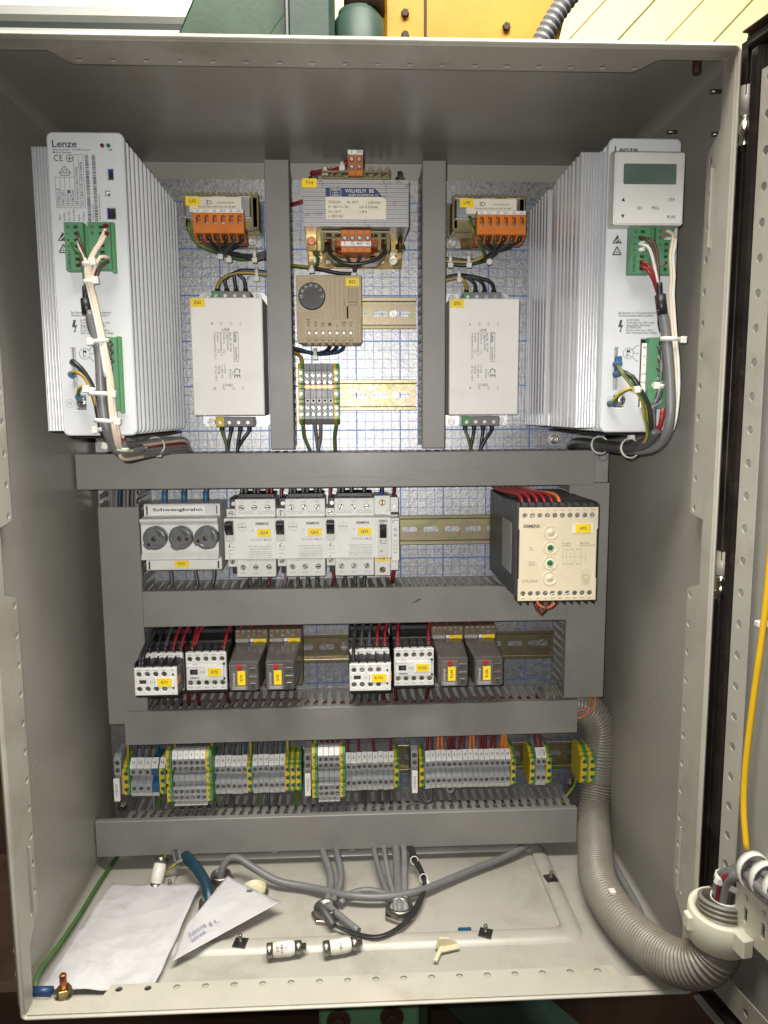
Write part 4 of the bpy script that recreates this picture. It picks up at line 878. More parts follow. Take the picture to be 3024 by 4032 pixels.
# ------------------------------------------------------------------ drive wiring
def harness(label, at): return thing('wiring_harness', label, 'wiring harness', at, 'drive wiring')
hl = harness('cream, grey and black wires tied down the front of the left drive', (0, 0, 0))
W_ = lambda n_, pts, r, c, par: wire(n_, pts, r, c, parent=par)
for dx in (0, 1.9): W_('wire', [(44.2 - dx * .2, -77.5 - dx * 3, 219), (38.6 + dx, -92.3, 224), (31.1 + dx, -105.1, 226), (29.2 + dx, -122, 227), (31.6 + dx, -131.5, 227), (35.7 + dx, -152.9, 229), (39.7 + dx, -174.5, 231), (42.3 + dx, -200.6, 231), (42.8 + dx, -227, 230), (44 + dx, -246, 227), (43 + dx, -259, 215), (44 + dx, -263, 190), (50, -262, 150)], 1.5, 'wire_cream', hl)
W_('wire', [(45, -102.9, 219), (40, -103.4, 226), (34.5, -113.6, 227), (32.5, -122.2, 227), (34, -140, 227), (40.5, -172, 228), (44.6, -200, 228), (45.2, -228, 226), (47, -246, 224), (45, -260, 212), (46, -264, 180)], 1.5, 'wire_cream', hl)
W_('wire', [(20, -89.9, 219), (24.1, -97.5, 225), (27.6, -105, 226), (27.8, -121.3, 226), (30, -135, 226), (34, -152, 229), (38, -174, 231), (41, -200, 232)], 1.4, 'wire_white', hl)
W_('wire', [(20.2, -82.7, 219), (23.4, -90, 225), (27.2, -101, 226), (27.6, -112, 225), (26.5, -125, 223), (25.5, -134, 222)], 1.4, 'wire_brown', hl)
W_('wire', [(44.5, -105.5, 219), (39.5, -109, 222), (34.8, -118, 223), (31, -126, 222)], 1.4, 'wire_brown', hl)
W_('wire', [(15, -91.2, 219), (19.7, -97.5, 224), (24.6, -103.5, 224), (24.9, -118, 223), (25.5, -132, 222)], 1.2, 'wire_green', hl)
for z in (-103.5, -107.5): W_('ferrule', [(20.5, z, 217), (23.8, z - .8, 222)], 1.9, 'wire_red', hl)
for z in (-77, -83): W_('ferrule', [(44.6, z, 217), (43.6, z - 1, 222)], 1.9, 'wire_darkred', hl)
MB().tube([(25.3, 222, -126), (25, 222, -137), (25.6, 223, -143)], 2.6, 10, 4).tube([(25.2, 223, -136), (26.2, 224, -149)], 4.1, 12, 3).tube([(25.4, 222, -146), (26, 221, -156), (28, 221, -164)], 1.8, 8, 4).build('heat_shrink', 'heat_shrink', hl)
W_('cable', [(28, -146, 224), (32.6, -165.6, 226), (35.3, -183, 227), (35.3, -209.3, 227), (36.5, -235.9, 226), (38.4, -250, 222), (39.6, -260, 212), (42, -264, 195), (48, -263, 160)], 4.1, 'cable_grey', hl)
W_('wire', [(8, -186.5, 211), (12, -187, 222), (18.2, -192.3, 224), (24.7, -202, 225), (28.5, -213.7, 224), (30.5, -232, 222), (33, -248, 220), (38, -262, 205)], 2.3, 'wire_black', hl)
W_('wire', [(8, -196.9, 216), (15.2, -195.4, 225), (22, -200.2, 226), (25.9, -209, 226), (28, -222, 222), (31, -240, 219)], 1.6, 'yg', hl)
W_('wire', [(12, -216.7, 216), (17, -209, 225), (24, -208, 227), (28.3, -217, 225), (29.5, -234, 221), (32, -250, 217)], 1.6, 'yg', hl)
for x, z in ((8.5, -187), (6.5, -197), (11.5, -216)): MB().lathe([(0, 2.9), (7, 2.4)], (x, 213, z), (.4, .8, -.2), 12).build('lug_sleeve', 'lug_blue', hl)
for i, z in enumerate((-171.5, -178, -185.5)): W_('wire', [(45, z - 1, 214), (42.5, z - 2, 222), (41.6, z - 12, 222), (42, -214 - i * 3, 221)], 1.6, 'wire_dark', hl)
for i, z in enumerate((-208.5, -216, -223.5)): W_('wire', [(44.5, z, 213), (41.5, z - 2, 220), (40.5, z - 14, 219), (41, -250, 216)], 1.6, 'wire_dark', hl)
for x, z, d, rx, rd, h in ((29.6, -108.4, 225, 4.2, 2.6, (.9, 1)), (30.8, -123, 226.5, 4.6, 3, (.9, .9)), (36.6, -171, 228, 6.6, 5, (-.8, .7)), (34.5, -213.5, 227, 9.4, 5.6, (1, .4)), (37.6, -236, 226, 8.6, 6, (1, .3)), (27, -210, 225.5, 3.4, 3.6, (-.6, .9)), (34, -243, 221, 5, 5, (-1, .3))): tie(hl, x, z, d, rx, rd, 'z', 3.4, h, random.uniform(-.12, .12))
for i in range(18):
    z = -256 - (i % 6) * 2.7; d0 = 198 - (i // 6) * 5
    W_('wire', [(40 + i * .3, z + 10, 216 - i), (42, z, d0), (46, z - 1, 150), (50 + i * .5, z, 100 - (i % 3) * 6), (58 + i * .6, z - 1, 50), (58 + i * .5, -272, 22)], 1.7, ('wire_grey', 'cable_grey', 'wire_grey', 'wire_mauve', 'wire_grey', 'wire_cream', 'wire_red', 'wire_grey')[i % 8] if i != 6 else 'wire_darkred', hl)
tie(hl, 41, -259.5, 206, 8, 9, 'z', 3.4, (-.9, .9), 0.25)
b = MB(); tw = tie(hl, 49, -262, 110, 8.2, 8.2, 'z', 3.4, (.3, .9)); tw.rotation_euler = (math.radians(78), 0, 0)
hr = harness('grey cable, white and red wires tied down the right edge of the right drive', (0, 0, 0))
W_('cable', [(508.5, -144, 222), (511.3, -152, 223), (514.4, -174.8, 225), (518.4, -206.5, 225), (519.6, -234, 225), (518.4, -252, 220), (511.6, -263.5, 206), (501.3, -266, 180), (495, -264, 140), (492.2, -263, 85), (491, -268, 40)], 4.6, 'cable_grey', hr)
W_('cable', [(510, -246, 219), (507, -258, 208), (499, -264, 180), (491, -263.5, 130), (488, -263, 70), (489, -268, 35)], 5.4, 'wire_dark', hr)
MB().tube([(506.3, 222, -122), (507, 222, -130), (508.5, 222, -138.6)], 2.7, 10, 4).tube([(507.6, 222, -132), (510, 223, -149)], 4.6, 12, 4).tube([(507.6, 222, -146), (508.4, 221, -156), (510.4, 221, -163)], 1.8, 8, 4).build('heat_shrink', 'heat_shrink', hr)
for dx in (0, 2.2): W_('wire', [(510 + dx * .3, -78.4 - 3 * dx, 219), (515.9 + dx, -83 - 2 * dx, 224), (514.3 + dx, -99.6, 224), (516.4 + dx, -117.3, 223), (516.2 + dx, -132, 223), (519 + dx, -165.8, 225), (522.2 + dx, -192.9, 226), (523.2 + dx, -220.3, 226), (521 + dx, -246, 223), (516 + dx * .3, -258, 212)], 1.6, ('wire_cream', 'wire_white')[int(dx > 0)], hr)
for z in (-78, -83, -105.5): W_('ferrule', [(511.5, z, 217), (508.8, z - .5, 222)], 1.8, 'wire_darkred', hr)
for z in (-104, -108): W_('wire', [(491, z, 218), (495, z - 3, 223), (500, z - 10, 223), (503.6, -124.1, 221), (509, -137, 219), (513, -160, 219)], 1.7, 'wire_red', hr)
for dx in (0, 2.5): W_('wire', [(488.8, -84 - dx * .4, 218), (494 + dx, -87, 224), (498.8 + dx, -93, 224), (503.4 + dx * .6, -108, 222), (506, -124, 221)], 1.3, 'wire_brown', hr)
W_('wire', [(489.5, -89.5, 218), (494, -92.5, 224), (498, -99, 224), (502.3, -112.9, 223), (506, -124.5, 222)], 1.4, 'wire_white', hr)
W_('wire', [(500.5, -113, 219), (501.5, -118, 222), (505.5, -125, 221)], 1.2, 'wire_green', hr)
for z in (-89, -94): W_('ferrule', [(488.5, z, 216), (492, z - .4, 222)], 1.8, 'tag_white', hr)
W_('wire', [(478, -195.9, 214), (485.5, -201.5, 224), (492.4, -212.8, 225), (500, -224.8, 224), (504.4, -242, 221), (506, -254, 212)], 2.5, 'wire_black', hr)
W_('wire', [(475.2, -188.5, 214), (477.6, -199.2, 224), (486.4, -211.1, 227), (494.4, -222.1, 226), (497, -235.8, 225), (502, -248.5, 221), (503.6, -259.7, 206), (499, -264, 170), (494, -259, 110), (490.4, -266, 40)], 1.7, 'yg', hr)
W_('wire', [(470.6, -224.7, 215), (474.6, -215.6, 224), (482, -211.3, 227), (489, -213.8, 226), (497, -226, 224), (502, -246, 220)], 1.7, 'yg', hr)
for x, z in ((474.5, -190), (474.8, -198.5), (470.6, -224)): MB().lathe([(0, 3.0), (7, 2.5)], (x, 211, z), (.3, .9, .1), 12).build('lug_sleeve', 'lug_blue', hr)
for i in range(6): W_('wire', [(506 + (i % 2), -174.2 - i * 9, 215), (511 + i * .4, -178 - i * 9, 221), (511.5 - i * .5, -205 - i * 4, 220), (508 - i * .6, -229, 219), (509, -246, 216), (505, -258, 205)], 1.6, ('wire_dark', 'wire_grey')[i % 2], hr)
W_('wire', [(514.5, -228, 221), (513.5, -242, 220), (511, -252, 214)], 2.3, 'wire_red', hr)
for x, z, d, rx, rd, h in ((516.4, -169.5, 225, 7.2, 5.6, (1.25, .2)), (509.5, -208.9, 221, 4.6, 4, (-.6, 1)), (488.6, -212, 226, 3.8, 3.6, (-.3, 1))): tie(hr, x, z, d, rx, rd, 'z', 3.4, h, random.uniform(-.12, .12))
for d in (190, 120): tie(hr, 498 - (190 - d) * .07, -264, d, 8.5, 8.5, 'z', 3.4, (.2, -1)).rotation_euler = (math.radians(80), 0, math.radians(8))
# ------------------------------------------------------------------ mains filters
def mains_filter(x0, tagname, label, zo, side):
    """75 wide, 122.5 high, 55 deep; base plate and two terminal blocks"""
    t = thing('mains_filter', label, 'filter', (x0, 0, zo), 'white mains filters')      # origin: lower left corner
    MB().box(0, 75, 3, 55, 0, 122.3, .9).build('housing', 'filter_white', t)
    plate('base_plate', 'aluminium', t, [[(3, -12.5), (72, -12.5), (75, -9), (75, 131), (71, 135), (4, 135), (0, 131), (0, -9)], slot(7, 12, -7.4, 2), slot(63, 68, -7.4, 2)], .5, 2.6, .2)
    for x in (9.7, 65):
        for z in (-7.5, 129): screw(t, x, 6.5, z, 4.4)
    for z0, z1, up in ((-12.4, -1.6, -1), (123.6, 132.6, 1)):
        blk = MB().box(18.4, 60, 2.6, 30, z0, z1, .7).build('terminal_block', 'mid_grey', t)
        MB().box(18.2, 28.2, 2.7, 30.3, z0 - .15, z1 + .15, .7).build('earth_segment', 'earth_yellow' if (tagname == 'Z62' and up < 0) else ('earth_green' if tagname == 'Z92' else 'earth_green'), t)
        for i in range(4): screw(t, 23.2 + 10.1 * i, 30.8, (z0 + z1) / 2 - (1.0 if up < 0 else .6), 2.0)
        if up < 0: text('lettering', [(c, 23.2 + 10.1 * i, z1 - 1.4, 1.5, 0, 'CENTER') for i, c in enumerate('LLLL')], 30.5, 'ink_black', t, 1)
    D = 55.15
    # print, turned a quarter clockwise
    R_ = -90
    items = [('LINE', 36.5, 89.2, 3.0, 0, 'CENTER', .95), ('LOAD', 36.8, 31.6, 3.0, 0, 'CENTER', .95),
             ('Art. Nr. 369 228', 41, 86.5, 2.1, R_), ('BLC 89602642', 38, 84, 1.9, R_), ('Nennstrom        [ I ]', 34.4, 86.8, 1.9, R_), ('Betriebsspannung [ U ]', 31.2, 86.8, 1.9, R_), ('Frequenz           [ f ]', 28, 86.8, 1.9, R_), ('Temperaturbereich [ Tu ]', 24.8, 86.8, 1.9, R_),
             ('3 x 8.0A', 34.4, 53, 1.9, R_), ('3 x 440V AC', 31.2, 53, 1.9, R_), ('50/60Hz', 28, 52, 1.9, R_), ('-25°C bis +40°C', 24.8, 53, 1.9, R_), ('nach', 42.4, 45.6, 1.3, R_), ('EN133200', 39.8, 48.6, 1.7, R_)]
    for x, s_ in ((52, 'L1'), (42, 'L2'), (32, 'L3'), (22, 'PE')): items += [(s_, x, 95.3, 2.2, R_, 'CENTER'), (s_, x + .8, 28.4, 2.2, R_, 'CENTER')]
    text('lettering', items, D, 'ink_grey', t, 1)
    text('brand_lettering', [('Lenze', 46.4, 86.2, 3.2, R_, 'LEFT', .95, .10), ('Entstörfilter', 46.4, 71.5, 2.3, R_, 'LEFT', .9)], D, 'ink_grey', t)
    text('ce_mark', [('C', 46.6, 49.4, 6.6, R_, 'LEFT', .8, .08), ('E', 46.6, 43.2, 6.6, R_, 'LEFT', .8, .08)], D, 'ink_grey', t)
    b = MB(); line(b, rect(44.2, 49, 56.4, 87) + [(44.2, 56.4)], .4, D); line(b, rect(36.4, 39.6, 80, 86.5) + [(36.4, 80)], .35, D); b.build('printed_frame', 'ink_grey', t)
    yellow_tag(t, tagname, .8, 15.6, 112.4, 121.2, 55.05, size=3.3)
    return t
fz1 = mains_filter(76.6, 'Z62', 'white mains filter tagged Z62 beside the left drive', -232.3, 1)
fz2 = mains_filter(348.8, 'Z92', 'white mains filter tagged Z92 beside the right drive', -233, -1)
def filt_wires(x0, zo, dirn, tagname):
    xs = [x0 + 23.2 + 10.1 * i for i in range(4)]
    names = ('first', 'second', 'third', 'fourth')
    for i, x in enumerate(xs):
        c = 'yg' if i == 0 else 'wire_black'
        if dirn > 0: end = [(x + (6 if i == 0 else -1), zo + 146, 24), ((x0 + 44) if i < 3 else x0 + 45, zo + 152 + .6 * i, 25), (x0 + 60, zo + 152.5 + .8 * i, 25), (x0 + 84, zo + 150 + .8 * i, 24)]
        else: end = [(x + (-2 if i < 2 else -3), zo + 143, 24), (x - 7 - 2 * i, zo + 149 - .5 * i, 25), (x0 + 14, zo + 149.5 + .7 * i, 25), (x0 - 8, zo + 144 + .9 * i, 24)]
        wire('filter_wire', [(x, zo + 131, 20), (x, zo + 137, 21)] + end, 2.0, c, f"{'green and yellow' if i == 0 else 'black'} wire from the {names[i]} upper clamp of filter {tagname} to the upright duct", group='filter wires')
        wire('wire_ferrule', [(x, zo + 130.5, 20), (x, zo + 136.5, 21)], 2.7, 'wire_black', f'black sleeve on the wire in the {names[i]} upper clamp of filter {tagname}', 'sleeve', 'wire sleeves')
        e = x0 + (29 if i < 2 else 39.6) if dirn > 0 else x0 + (29.6 if i < 2 else 41)
        wire('filter_wire', [(x, zo - 10, 18), (x, zo - 17, 20), ((x * .45 + e * .55), zo - 27, 21), (e, zo - 38, 20), (e, zo - 46, 20)], 1.9, c, f"{'green and yellow' if i == 0 else 'black'} wire hanging from the {names[i]} lower clamp of filter {tagname}", group='filter wires')
        wire('wire_ferrule', [(x, zo - 11.5, 18), (x, zo - 17, 20)], 2.6, 'wire_black', f'black sleeve on the wire in the {names[i]} lower clamp of filter {tagname}', 'sleeve', 'wire sleeves')
    t = thing('cable_tie', f'pale cable tie round the wires above filter {tagname}', 'cable tie', (x0 + (67 if dirn > 0 else 14), 25, zo + 151.5), 'cable ties')
    q = tie(t, 0, 0, 0, 5.2, 3.4, 'x', 3.4, (-.9, .7))
filt_wires(76.6, -232.3, 1, 'Z62'); filt_wires(348.8, -233, -1, 'Z92')

# ------------------------------------------------------------------ line chokes
def choke(x0, tagname, label, tx, tag_x, mirrored):
    """olive coil former 76 wide, paper label, orange six-way terminal; tx = left edge of the terminal"""
    t = thing('line_choke', label, 'choke', (x0, 0, 0), 'line chokes')
    plate('base_plate', 'brass_plate', t, [rect(2, 74, -50, -3), slot(6, 12, -44, 2.4), slot(62, 68, -44, 2.4)], .4, 2.2)
    MB().box(3, 69, 4, 60, -30.6, -11, .8).build('core', 'steel_grey', t)
    for z0, z1 in ((-11.6, -10.6), (-32, -31)): MB().box(2, 16, 14, 62, z0, z1, .2).box(30, 44, 14, 62, z0, z1, .2).box(56, 70, 14, 62, z0, z1, .2).build('clamp_band', 'aluminium', t)
    for d0, d1 in ((46, 54), (12, 20)):
        po = [(0, -40), (2, -41), (74, -41), (76.5, -40), (76.5, -6)]
        k = 14
        for i in range(k):
            xa = 76.5 - 76.5 * i / k; w_ = 76.5 / k
            po += [(xa - .6, -5), (xa - w_ * .35, -4.3), (xa - w_ * .62, -5), (xa - w_ * .66, -8), (xa - w_ * .98, -8)]
        po += [(0, -6)]
        MB().prism_d(po, d0, d1).build('coil_flange', 'olive_plastic', t, bevel=.3)
    for i in range(3): MB().lathe([(20, 11.5), (46, 11.5)], (13 + 25 * i, 0, -22.5), (0, 1, 0), 22).build('winding', 'winding', t)
    MB().box(1, 6, 20, 54, -40, -9, 1).build('former_side', 'olive_plastic', t); MB().box(70, 76, 20, 54, -40, -9, 1).build('former_side', 'olive_plastic', t)
    px = 7.4 if not mirrored else 13.4
    MB().box(px, px + 52.6, 60.2, 60.6, -26, -11.2).build('paper_label', 'label_cream', t)
    text('label_lettering', [('CE', px + (20 if not mirrored else 17), -16.3, 4.4, 180, 'CENTER', .9, .05), ('Br 3613/0663/1/1/97', px + 45, -16.8, 1.5, 180), ('VNL NL_500 010 010 BLOCKDOW 5034', px + 47, -20.8, 1.6, 180)], 60.75, 'ink_black', t, 1)
    yellow_tag(t, tagname, tag_x, tag_x + 14.6, -20, -11, 60.8, size=3.4)
    # terminal
    tb = MB(); zt, zb = -30.8, -49.5
    hs = []
    for i in range(6):
        xc = tx + 4.9 + 8.25 * i; hs.append(rrect(xc - 2.4, xc + 2.4, -41.6, -32, 2.2, 3))
    me = outline_mesh([rect(tx, tx + 50, zb, zt)] + hs, 66, 75, .4)
    body = MB().merge(me).build('terminal_block', 'orange', t)
    MB().box(tx + .4, tx + 49.6, 40, 66, zb, -27, .4).prism_x([(zb + .4, 66), (zb + .4, 74.6), (-55.5, 60), (-55.5, 42), (zb + .4, 42)][::-1], tx + .8, tx + 2).build('terminal_base', 'orange', t)
    for i in range(7):
        xa = tx + .3 + 8.25 * i; MB().prism_x([(zb, 44), (zb, 74.6), (-53, 66), (-55.5, 60), (-55.5, 44)][::-1], xa - .2 if i else xa, xa + 1.6 if i < 6 else xa + .6).build('chamber_wall', 'orange', t)
    MB().box(tx + .2, tx + 49.8, 42, 60, -55.6, -54.4, .2).build('chamber_floor', 'terracotta', t)
    for i in range(6):
        xc = tx + 4.9 + 8.25 * i
        screw(t, xc, 69.5, -39.4, 2.1); MB().box(xc - 1.6, xc + 1.6, 66.1, 68.4, -36.2, -32.6, .3).build('clamp_jaw', 'terracotta', t)
    MB().box(tx, tx + 50.2, 66, 74.4, -30.6, -26.3, .3).build('marker_holder', 'terracotta', t)
    mk = MB().box(tx + .3, tx + 50, 74.4, 75.2, -30.3, -26.6, .2).build('marker_strip', 'tag_white', t)
    text('lettering', [(s_, tx + 4.9 + 8.25 * i, -28.5, 2.4, 0, 'CENTER', .95, .04) for i, s_ in enumerate(['L1', 'L1.1', 'L2', 'L2.1', 'L3', 'L3.1'])], 75.35, 'ink_black', mk, 2)
    bx = 66 if not mirrored else 8
    screw(t, bx - 2, 8, -43.5, 4.8); MB().box(bx - 8, bx + 8, 2.2, 3.4, -49, -38, .2).build('clip', 'galvanised', t)
    return t
choke(73.6, 'L62', 'line choke tagged L62 with an orange six-way terminal, above filter Z62', 13.5, 3.6, False)
choke(351.6, 'L92', 'line choke tagged L92 with an orange six-way terminal, above filter Z92', 22.6, 6.6, True)
def choke_wires(xt, dirn, tagname):
    nm = ('first', 'second', 'third', 'fourth', 'fifth', 'sixth')
    for i in range(6):
        x = xt + 4.9 + 8.25 * i; e = xt + (20 + i * 1.4 if dirn > 0 else 26 - i * 1.0)
        if dirn > 0: rest = [(e + 14, -62 - (i % 3), 34), (e + 30, -62.5 - (i % 4) * 1.5, 28), (157, -58 - i * 1.6, 26)]
        else: rest = [(e - 10, -66 - (i % 3), 34), (e - 28, -67 - (i % 4) * 1.6, 29), (344, -64 - i * 1.7, 28)]
        wire('choke_wire', [(x, -49, 64), (x + (1 if dirn > 0 else -.5), -54, 63), ((x + e) / 2, -58.5, 52), (e, -61.5, 42)] + rest, 1.9, 'wire_black' if i % 2 else 'wire_dark', f'black wire from the {nm[i]} clamp of choke {tagname}', group='choke wires')
    if dirn > 0: wire('choke_wire', [(79.5, -33, 54), (78.4, -42, 54), (83, -52, 48), (93, -58.5, 44), (106, -61.5, 36), (128, -65.6, 24), (157, -60, 24)], 2.0, 'yg', 'green and yellow wire looping under the left of choke L62', group='choke wires')
    else: wire('choke_wire', [(368.8, -29, 60), (370, -38, 64), (374, -48, 62), (382, -57.5, 52), (388, -64, 38), (372, -69.5, 34), (344, -68, 32)], 2.0, 'yg', 'green and yellow wire curling down the left of choke L92', group='choke wires')
    for k, x in enumerate((107, 116, 143) if dirn > 0 else (394, 372, 352)):
        t = thing('cable_tie', f'{("first", "second", "third")[k]} pale cable tie from the terminal on the wire bundle of choke {tagname}', 'cable tie', (x, 32, -62 if dirn > 0 else -66.5), 'cable ties'); tie(t, 0, 0, 0, 4.8, 5.2, 'x', 3.4, (-1.1 if k else -.6, .8))
choke_wires(87.1, 1, 'L62'); choke_wires(374.2, -1, 'L92')

# ------------------------------------------------------------------ control transformer
tr = thing('transformer', 'zinc-grey control transformer tagged T14 with copper winding, above the thermostat', 'transformer', (250, 0, -30))
def B_(x0, x1, d0, d1, z0, z1, name, m_, c=.4): return MB().box(x0 - 250, x1 - 250, d0, d1, z0 + 30, z1 + 30, c).build(name, m_, tr)
lam = MB()
for i in range(22): z0 = -47.6 + i * 2.03; e = .45 * (i % 2); lam.box(-51.6, 52.6, 30, 95 - e, z0 + 30, z0 + 31.9, .15)
lam.build('core', 'core_zinc', tr)
plate('base_plate', 'brass_plate', tr, [[(-52, -41), (52, -41), (52, 40), (-52, 40)], slot(-33, -27, -34, 2.4), slot(27, 33, -34, 2.4)], .4, 2.6, .3)
B_(199, 214, 2.6, 30, -58, -36, 'leg', 'brass_plate'); B_(288, 302, 2.6, 30, -58, -36, 'leg', 'brass_plate')
for x in (208, 292): screw(tr, x - 250, 6, -62.5 + 30, 5.2)
for z, sg in ((2.2, 1), (-49.6, -1)):                   # coil former: flange rails with pockets
    B_(216, 285, 56, 82, z - 1.2, z + 1.2, 'former_flange', 'olive_plastic')
    for i in range(9): B_(219 + i * 8, 220.2 + i * 8, 70, 82, z + sg * 1.2, z + sg * 6, 'former_rib', 'olive_plastic', .2)
    B_(216.5, 284.5, 79, 82, z + sg * 5, z + sg * 7, 'former_edge', 'olive_plastic', .3)
for x in (216.6, 227.5, 274, 283):                       # hanging tongues
    MB().prism_d([(x - 2 - 250, -20), (x + 2 - 250, -20), (x + 1.8 - 250, -36), (x - 250, -38), (x - 1.8 - 250, -36)], 72, 80).build('tongue', 'olive_plastic', tr, bevel=.4)
for x in (217.5, 226, 233, 266, 275, 283): MB().prism_d([(x - 2.2 - 250, 38), (x + 2.2 - 250, 38), (x + 2 - 250, 46), (x - 250, 48.5), (x - 2 - 250, 46)], 56, 66).build('tongue', 'olive_plastic', tr, bevel=.4)
wd = MB()
for k in range(9): r = 17 + k * 1.3; wd.add([], []); pts = [(34 * math.cos(a) * (.62 + k * .03), 58 + 1.0 * (k % 3), -20 - r * .8 * math.sin(a)) for a in [math.pi * j / 14 for j in range(15)]]; wd.tube(pts, 1.1, 6, 5)
wd.box(-28, 30, 34, 66, -34, -20, 4); wd.build('winding', 'winding', tr)
MB().tube([(-30, 62, -26), (-26, 64, -38), (-12, 66, -47), (8, 66, -47), (26, 64, -40), (33, 62, -26)], 2.0, 8, 4).build('insulation_edge', 'wire_black', tr)
MB().prism_d([(-32, -24), (-30, -38), (-22, -46), (22, -46), (30, -38), (33, -24), (29, -24), (25, -36), (18, -41), (-18, -41), (-25, -36), (-28, -24)], 40, 60).build('former_collar', 'olive_plastic', tr, bevel=.5)
lb = MB().merge(outline_mesh([[(-29.3, -10.6), (30, -10.6), (30, 8), (25.6, 11), (22, 16), (19.2, 18.4), (-29.3, 18.4)]], 95.05, 95.35)).build('rating_label', 'label_cream', tr)
MB().merge(outline_mesh([[(-29.3, 10.4), (26.4, 10.4), (22, 16), (19.2, 18.4), (-29.3, 18.4)]], 95.36, 95.46)).build('label_band', 'label_blue', lb)
text('label_lettering', [('WILHELM  BE', -10.2, 15.9, 3.5, 0, 'LEFT', 1.0, .08), ('42389 WUPPERTAL 22', -7.2, 11.9, 2.1, 0, 'LEFT', 1.05, .03)], 95.6, 'ink_white', lb)
text('label_lettering', [('STOE 250', -26.8, 5.2, 2.5, 0, 'LEFT', .85), ('Nr. 0597', -8.4, 5.2, 2.5, 0, 'LEFT', .85), ('0,250 kVA', 12, 5, 2.5, 0, 'LEFT', .85), ('Pr.: 400 V +- 5%', -26.8, .7, 2.5, 0, 'LEFT', .85), ('0,67 A 50/60Hz', 3.6, .7, 2.5, 0, 'LEFT', .85), ('Sec: 230 V', -26.8, -3.7, 2.5, 0, 'LEFT', .85), ('1,08 A', 3.6, -3.7, 2.5, 0, 'LEFT', .85), ('n. VDE 0551', -26.8, -8, 2.5, 0, 'LEFT', .85)], 95.5, 'ink_black', lb, 1)
b = MB(); line(b, rect(-24.6, -14.2, 11, 18) + [(-24.6, 11)], .4, 95.6)
for x in (-21, -19.4, -17.8): ring(b, x, 13.2, 1.6, .35, 95.6, 14)
b.build('emblem', 'ink_white', lb); text('emblem_lettering', [('WBW', -19.4, 16.6, 2.2, 0, 'CENTER', 1.1, .05)], 95.6, 'ink_white', lb)
yellow_tag(tr, 'T14', 197.6 - 250, 212.4 - 250, -11.2 + 30, -2.6 + 30, 95.1, size=3.3)
def tblock(x0, n, zt, zb, up, marks):
    w_ = 7.6; z_mark = (zt - 4.3, zt) if up else (zb + 6, zb + 10.4)
    MB().box(x0 - 250, x0 + n * w_ - 250, 60, 88, zb + 30, zt + 30, .5).build('terminal_block', 'terracotta', tr)
    mk = MB().box(x0 - 250 + .1, x0 + n * w_ - 250 - .1, 88, 90, z_mark[0] + 30, z_mark[1] + 30, .3).build('marker_strip', 'tag_white', tr)
    text('lettering', [(m, x0 - 250 + w_ * (i + .5), (z_mark[0] + z_mark[1]) / 2 + 30, 3.0, 0, 'CENTER', .72, .02) for i, m in enumerate(marks)], 90.15, 'ink_black', mk)
    for i in range(n):
        xc = x0 + w_ * (i + .5) - 250
        if up:
            for z in (zt - 8.4, zt - 15.6): MB().lathe([(0, 2.5), (.8, 2.5)], n=14).build('screw_well', 'hole_black', tr).location = (xc * S, -87.6 * S, (z + 30) * S); screw(tr, xc, 89, z + 30, 1.9)
            MB().box(xc - 2.8, xc + 2.8, 87.4, 88.6, zb + 1 + 30, zb + 5.4 + 30, .5).build('chamber', 'orange', tr)
        else:
            z = zb + 14; MB().lathe([(0, 2.5), (.8, 2.5)], n=14).build('screw_well', 'hole_black', tr).location = (xc * S, -87.6 * S, (z + 30) * S); screw(tr, xc, 89, z + 30, 1.9)
            MB().box(xc - 2.8, xc + 2.8, 87.4, 88.6, zb + .6 + 30, zb + 4.6 + 30, .5).box(xc - 2.8, xc + 2.8, 87.4, 88.6, zt - 4.4 + 30, zt - .8 + 30, .5).build('chamber', 'orange', tr)
tblock(242.8, 2, 26.3, 2.1, True, ['0', '230V']); tblock(235, 4, -48.8, -71, False, ['0', '-5%', '400V', '+5%'])
earth_t = MB().prism_d([(199.6 - 250, -26), (209 - 250, -26), (209 - 250, -12), (199.6 - 250, -12)], 30, 61).box(-51, -40, 58, 63, -34, -12, .4).build('earth_angle', 'bolt_brass', tr)
MB().lathe([(0, 4.4), (2.4, 4.4), (3, 3.6)], n=18).box(-4.4, 4.4, 2.4, 3.1, -.5, .5).build('earth_screw', 'copper_stud', tr).location = (-45.5 * S, -.063, -25.6 * S)
for z in (9, -42, -58): MB().lathe([(-3, 5), (3, 5)], axis=(0, 0, 1), n=6, smooth=False).lathe([(-6, 2.6), (9, 2.6)], axis=(0, 0, 1), n=12).build('bolt', 'nickel' if z > -50 else 'bolt_brass', tr).location = (46.8 * S, -.05, (z + 30) * S)
MB().lathe([(-3, 5), (3, 5)], axis=(0, 0, 1), n=6, smooth=False).lathe([(-6, 2.6), (9, 2.6)], axis=(0, 0, 1), n=12).build('bolt', 'nickel', tr).location = (-43 * S, -.05, (9 + 30) * S)
wire('transformer_wire', [(243, 20, 78), (237.5, 14.5, 76), (228, 12, 72), (214, 12.6, 66), (205, 12, 60)], 2.1, 'wire_red', 'red wire tied along the top of transformer T14', group='transformer wires')
wire('transformer_wire', [(254, 24, 70), (250, 29, 62), (246, 26, 60)], 1.6, 'wire_red', 'small red loop behind the top terminal of transformer T14', group='transformer wires')
wire('transformer_wire', [(182, -13.4, 40), (197, -13, 55)], 1.8, 'wire_red', 'red wire between the upright duct and the left side of transformer T14', group='transformer wires')
for x, nm in ((239, 'left'), (254.5, 'right')): wire('transformer_wire', [(x, -66, 80), (x + 1, -70, 74), ((x + 249) / 2, -75, 58), (249, -79.5, 42), (247.5, -83, 34)], 1.9, 'wire_dark', f'dark wire from the {nm} clamp under transformer T14', group='transformer wires')
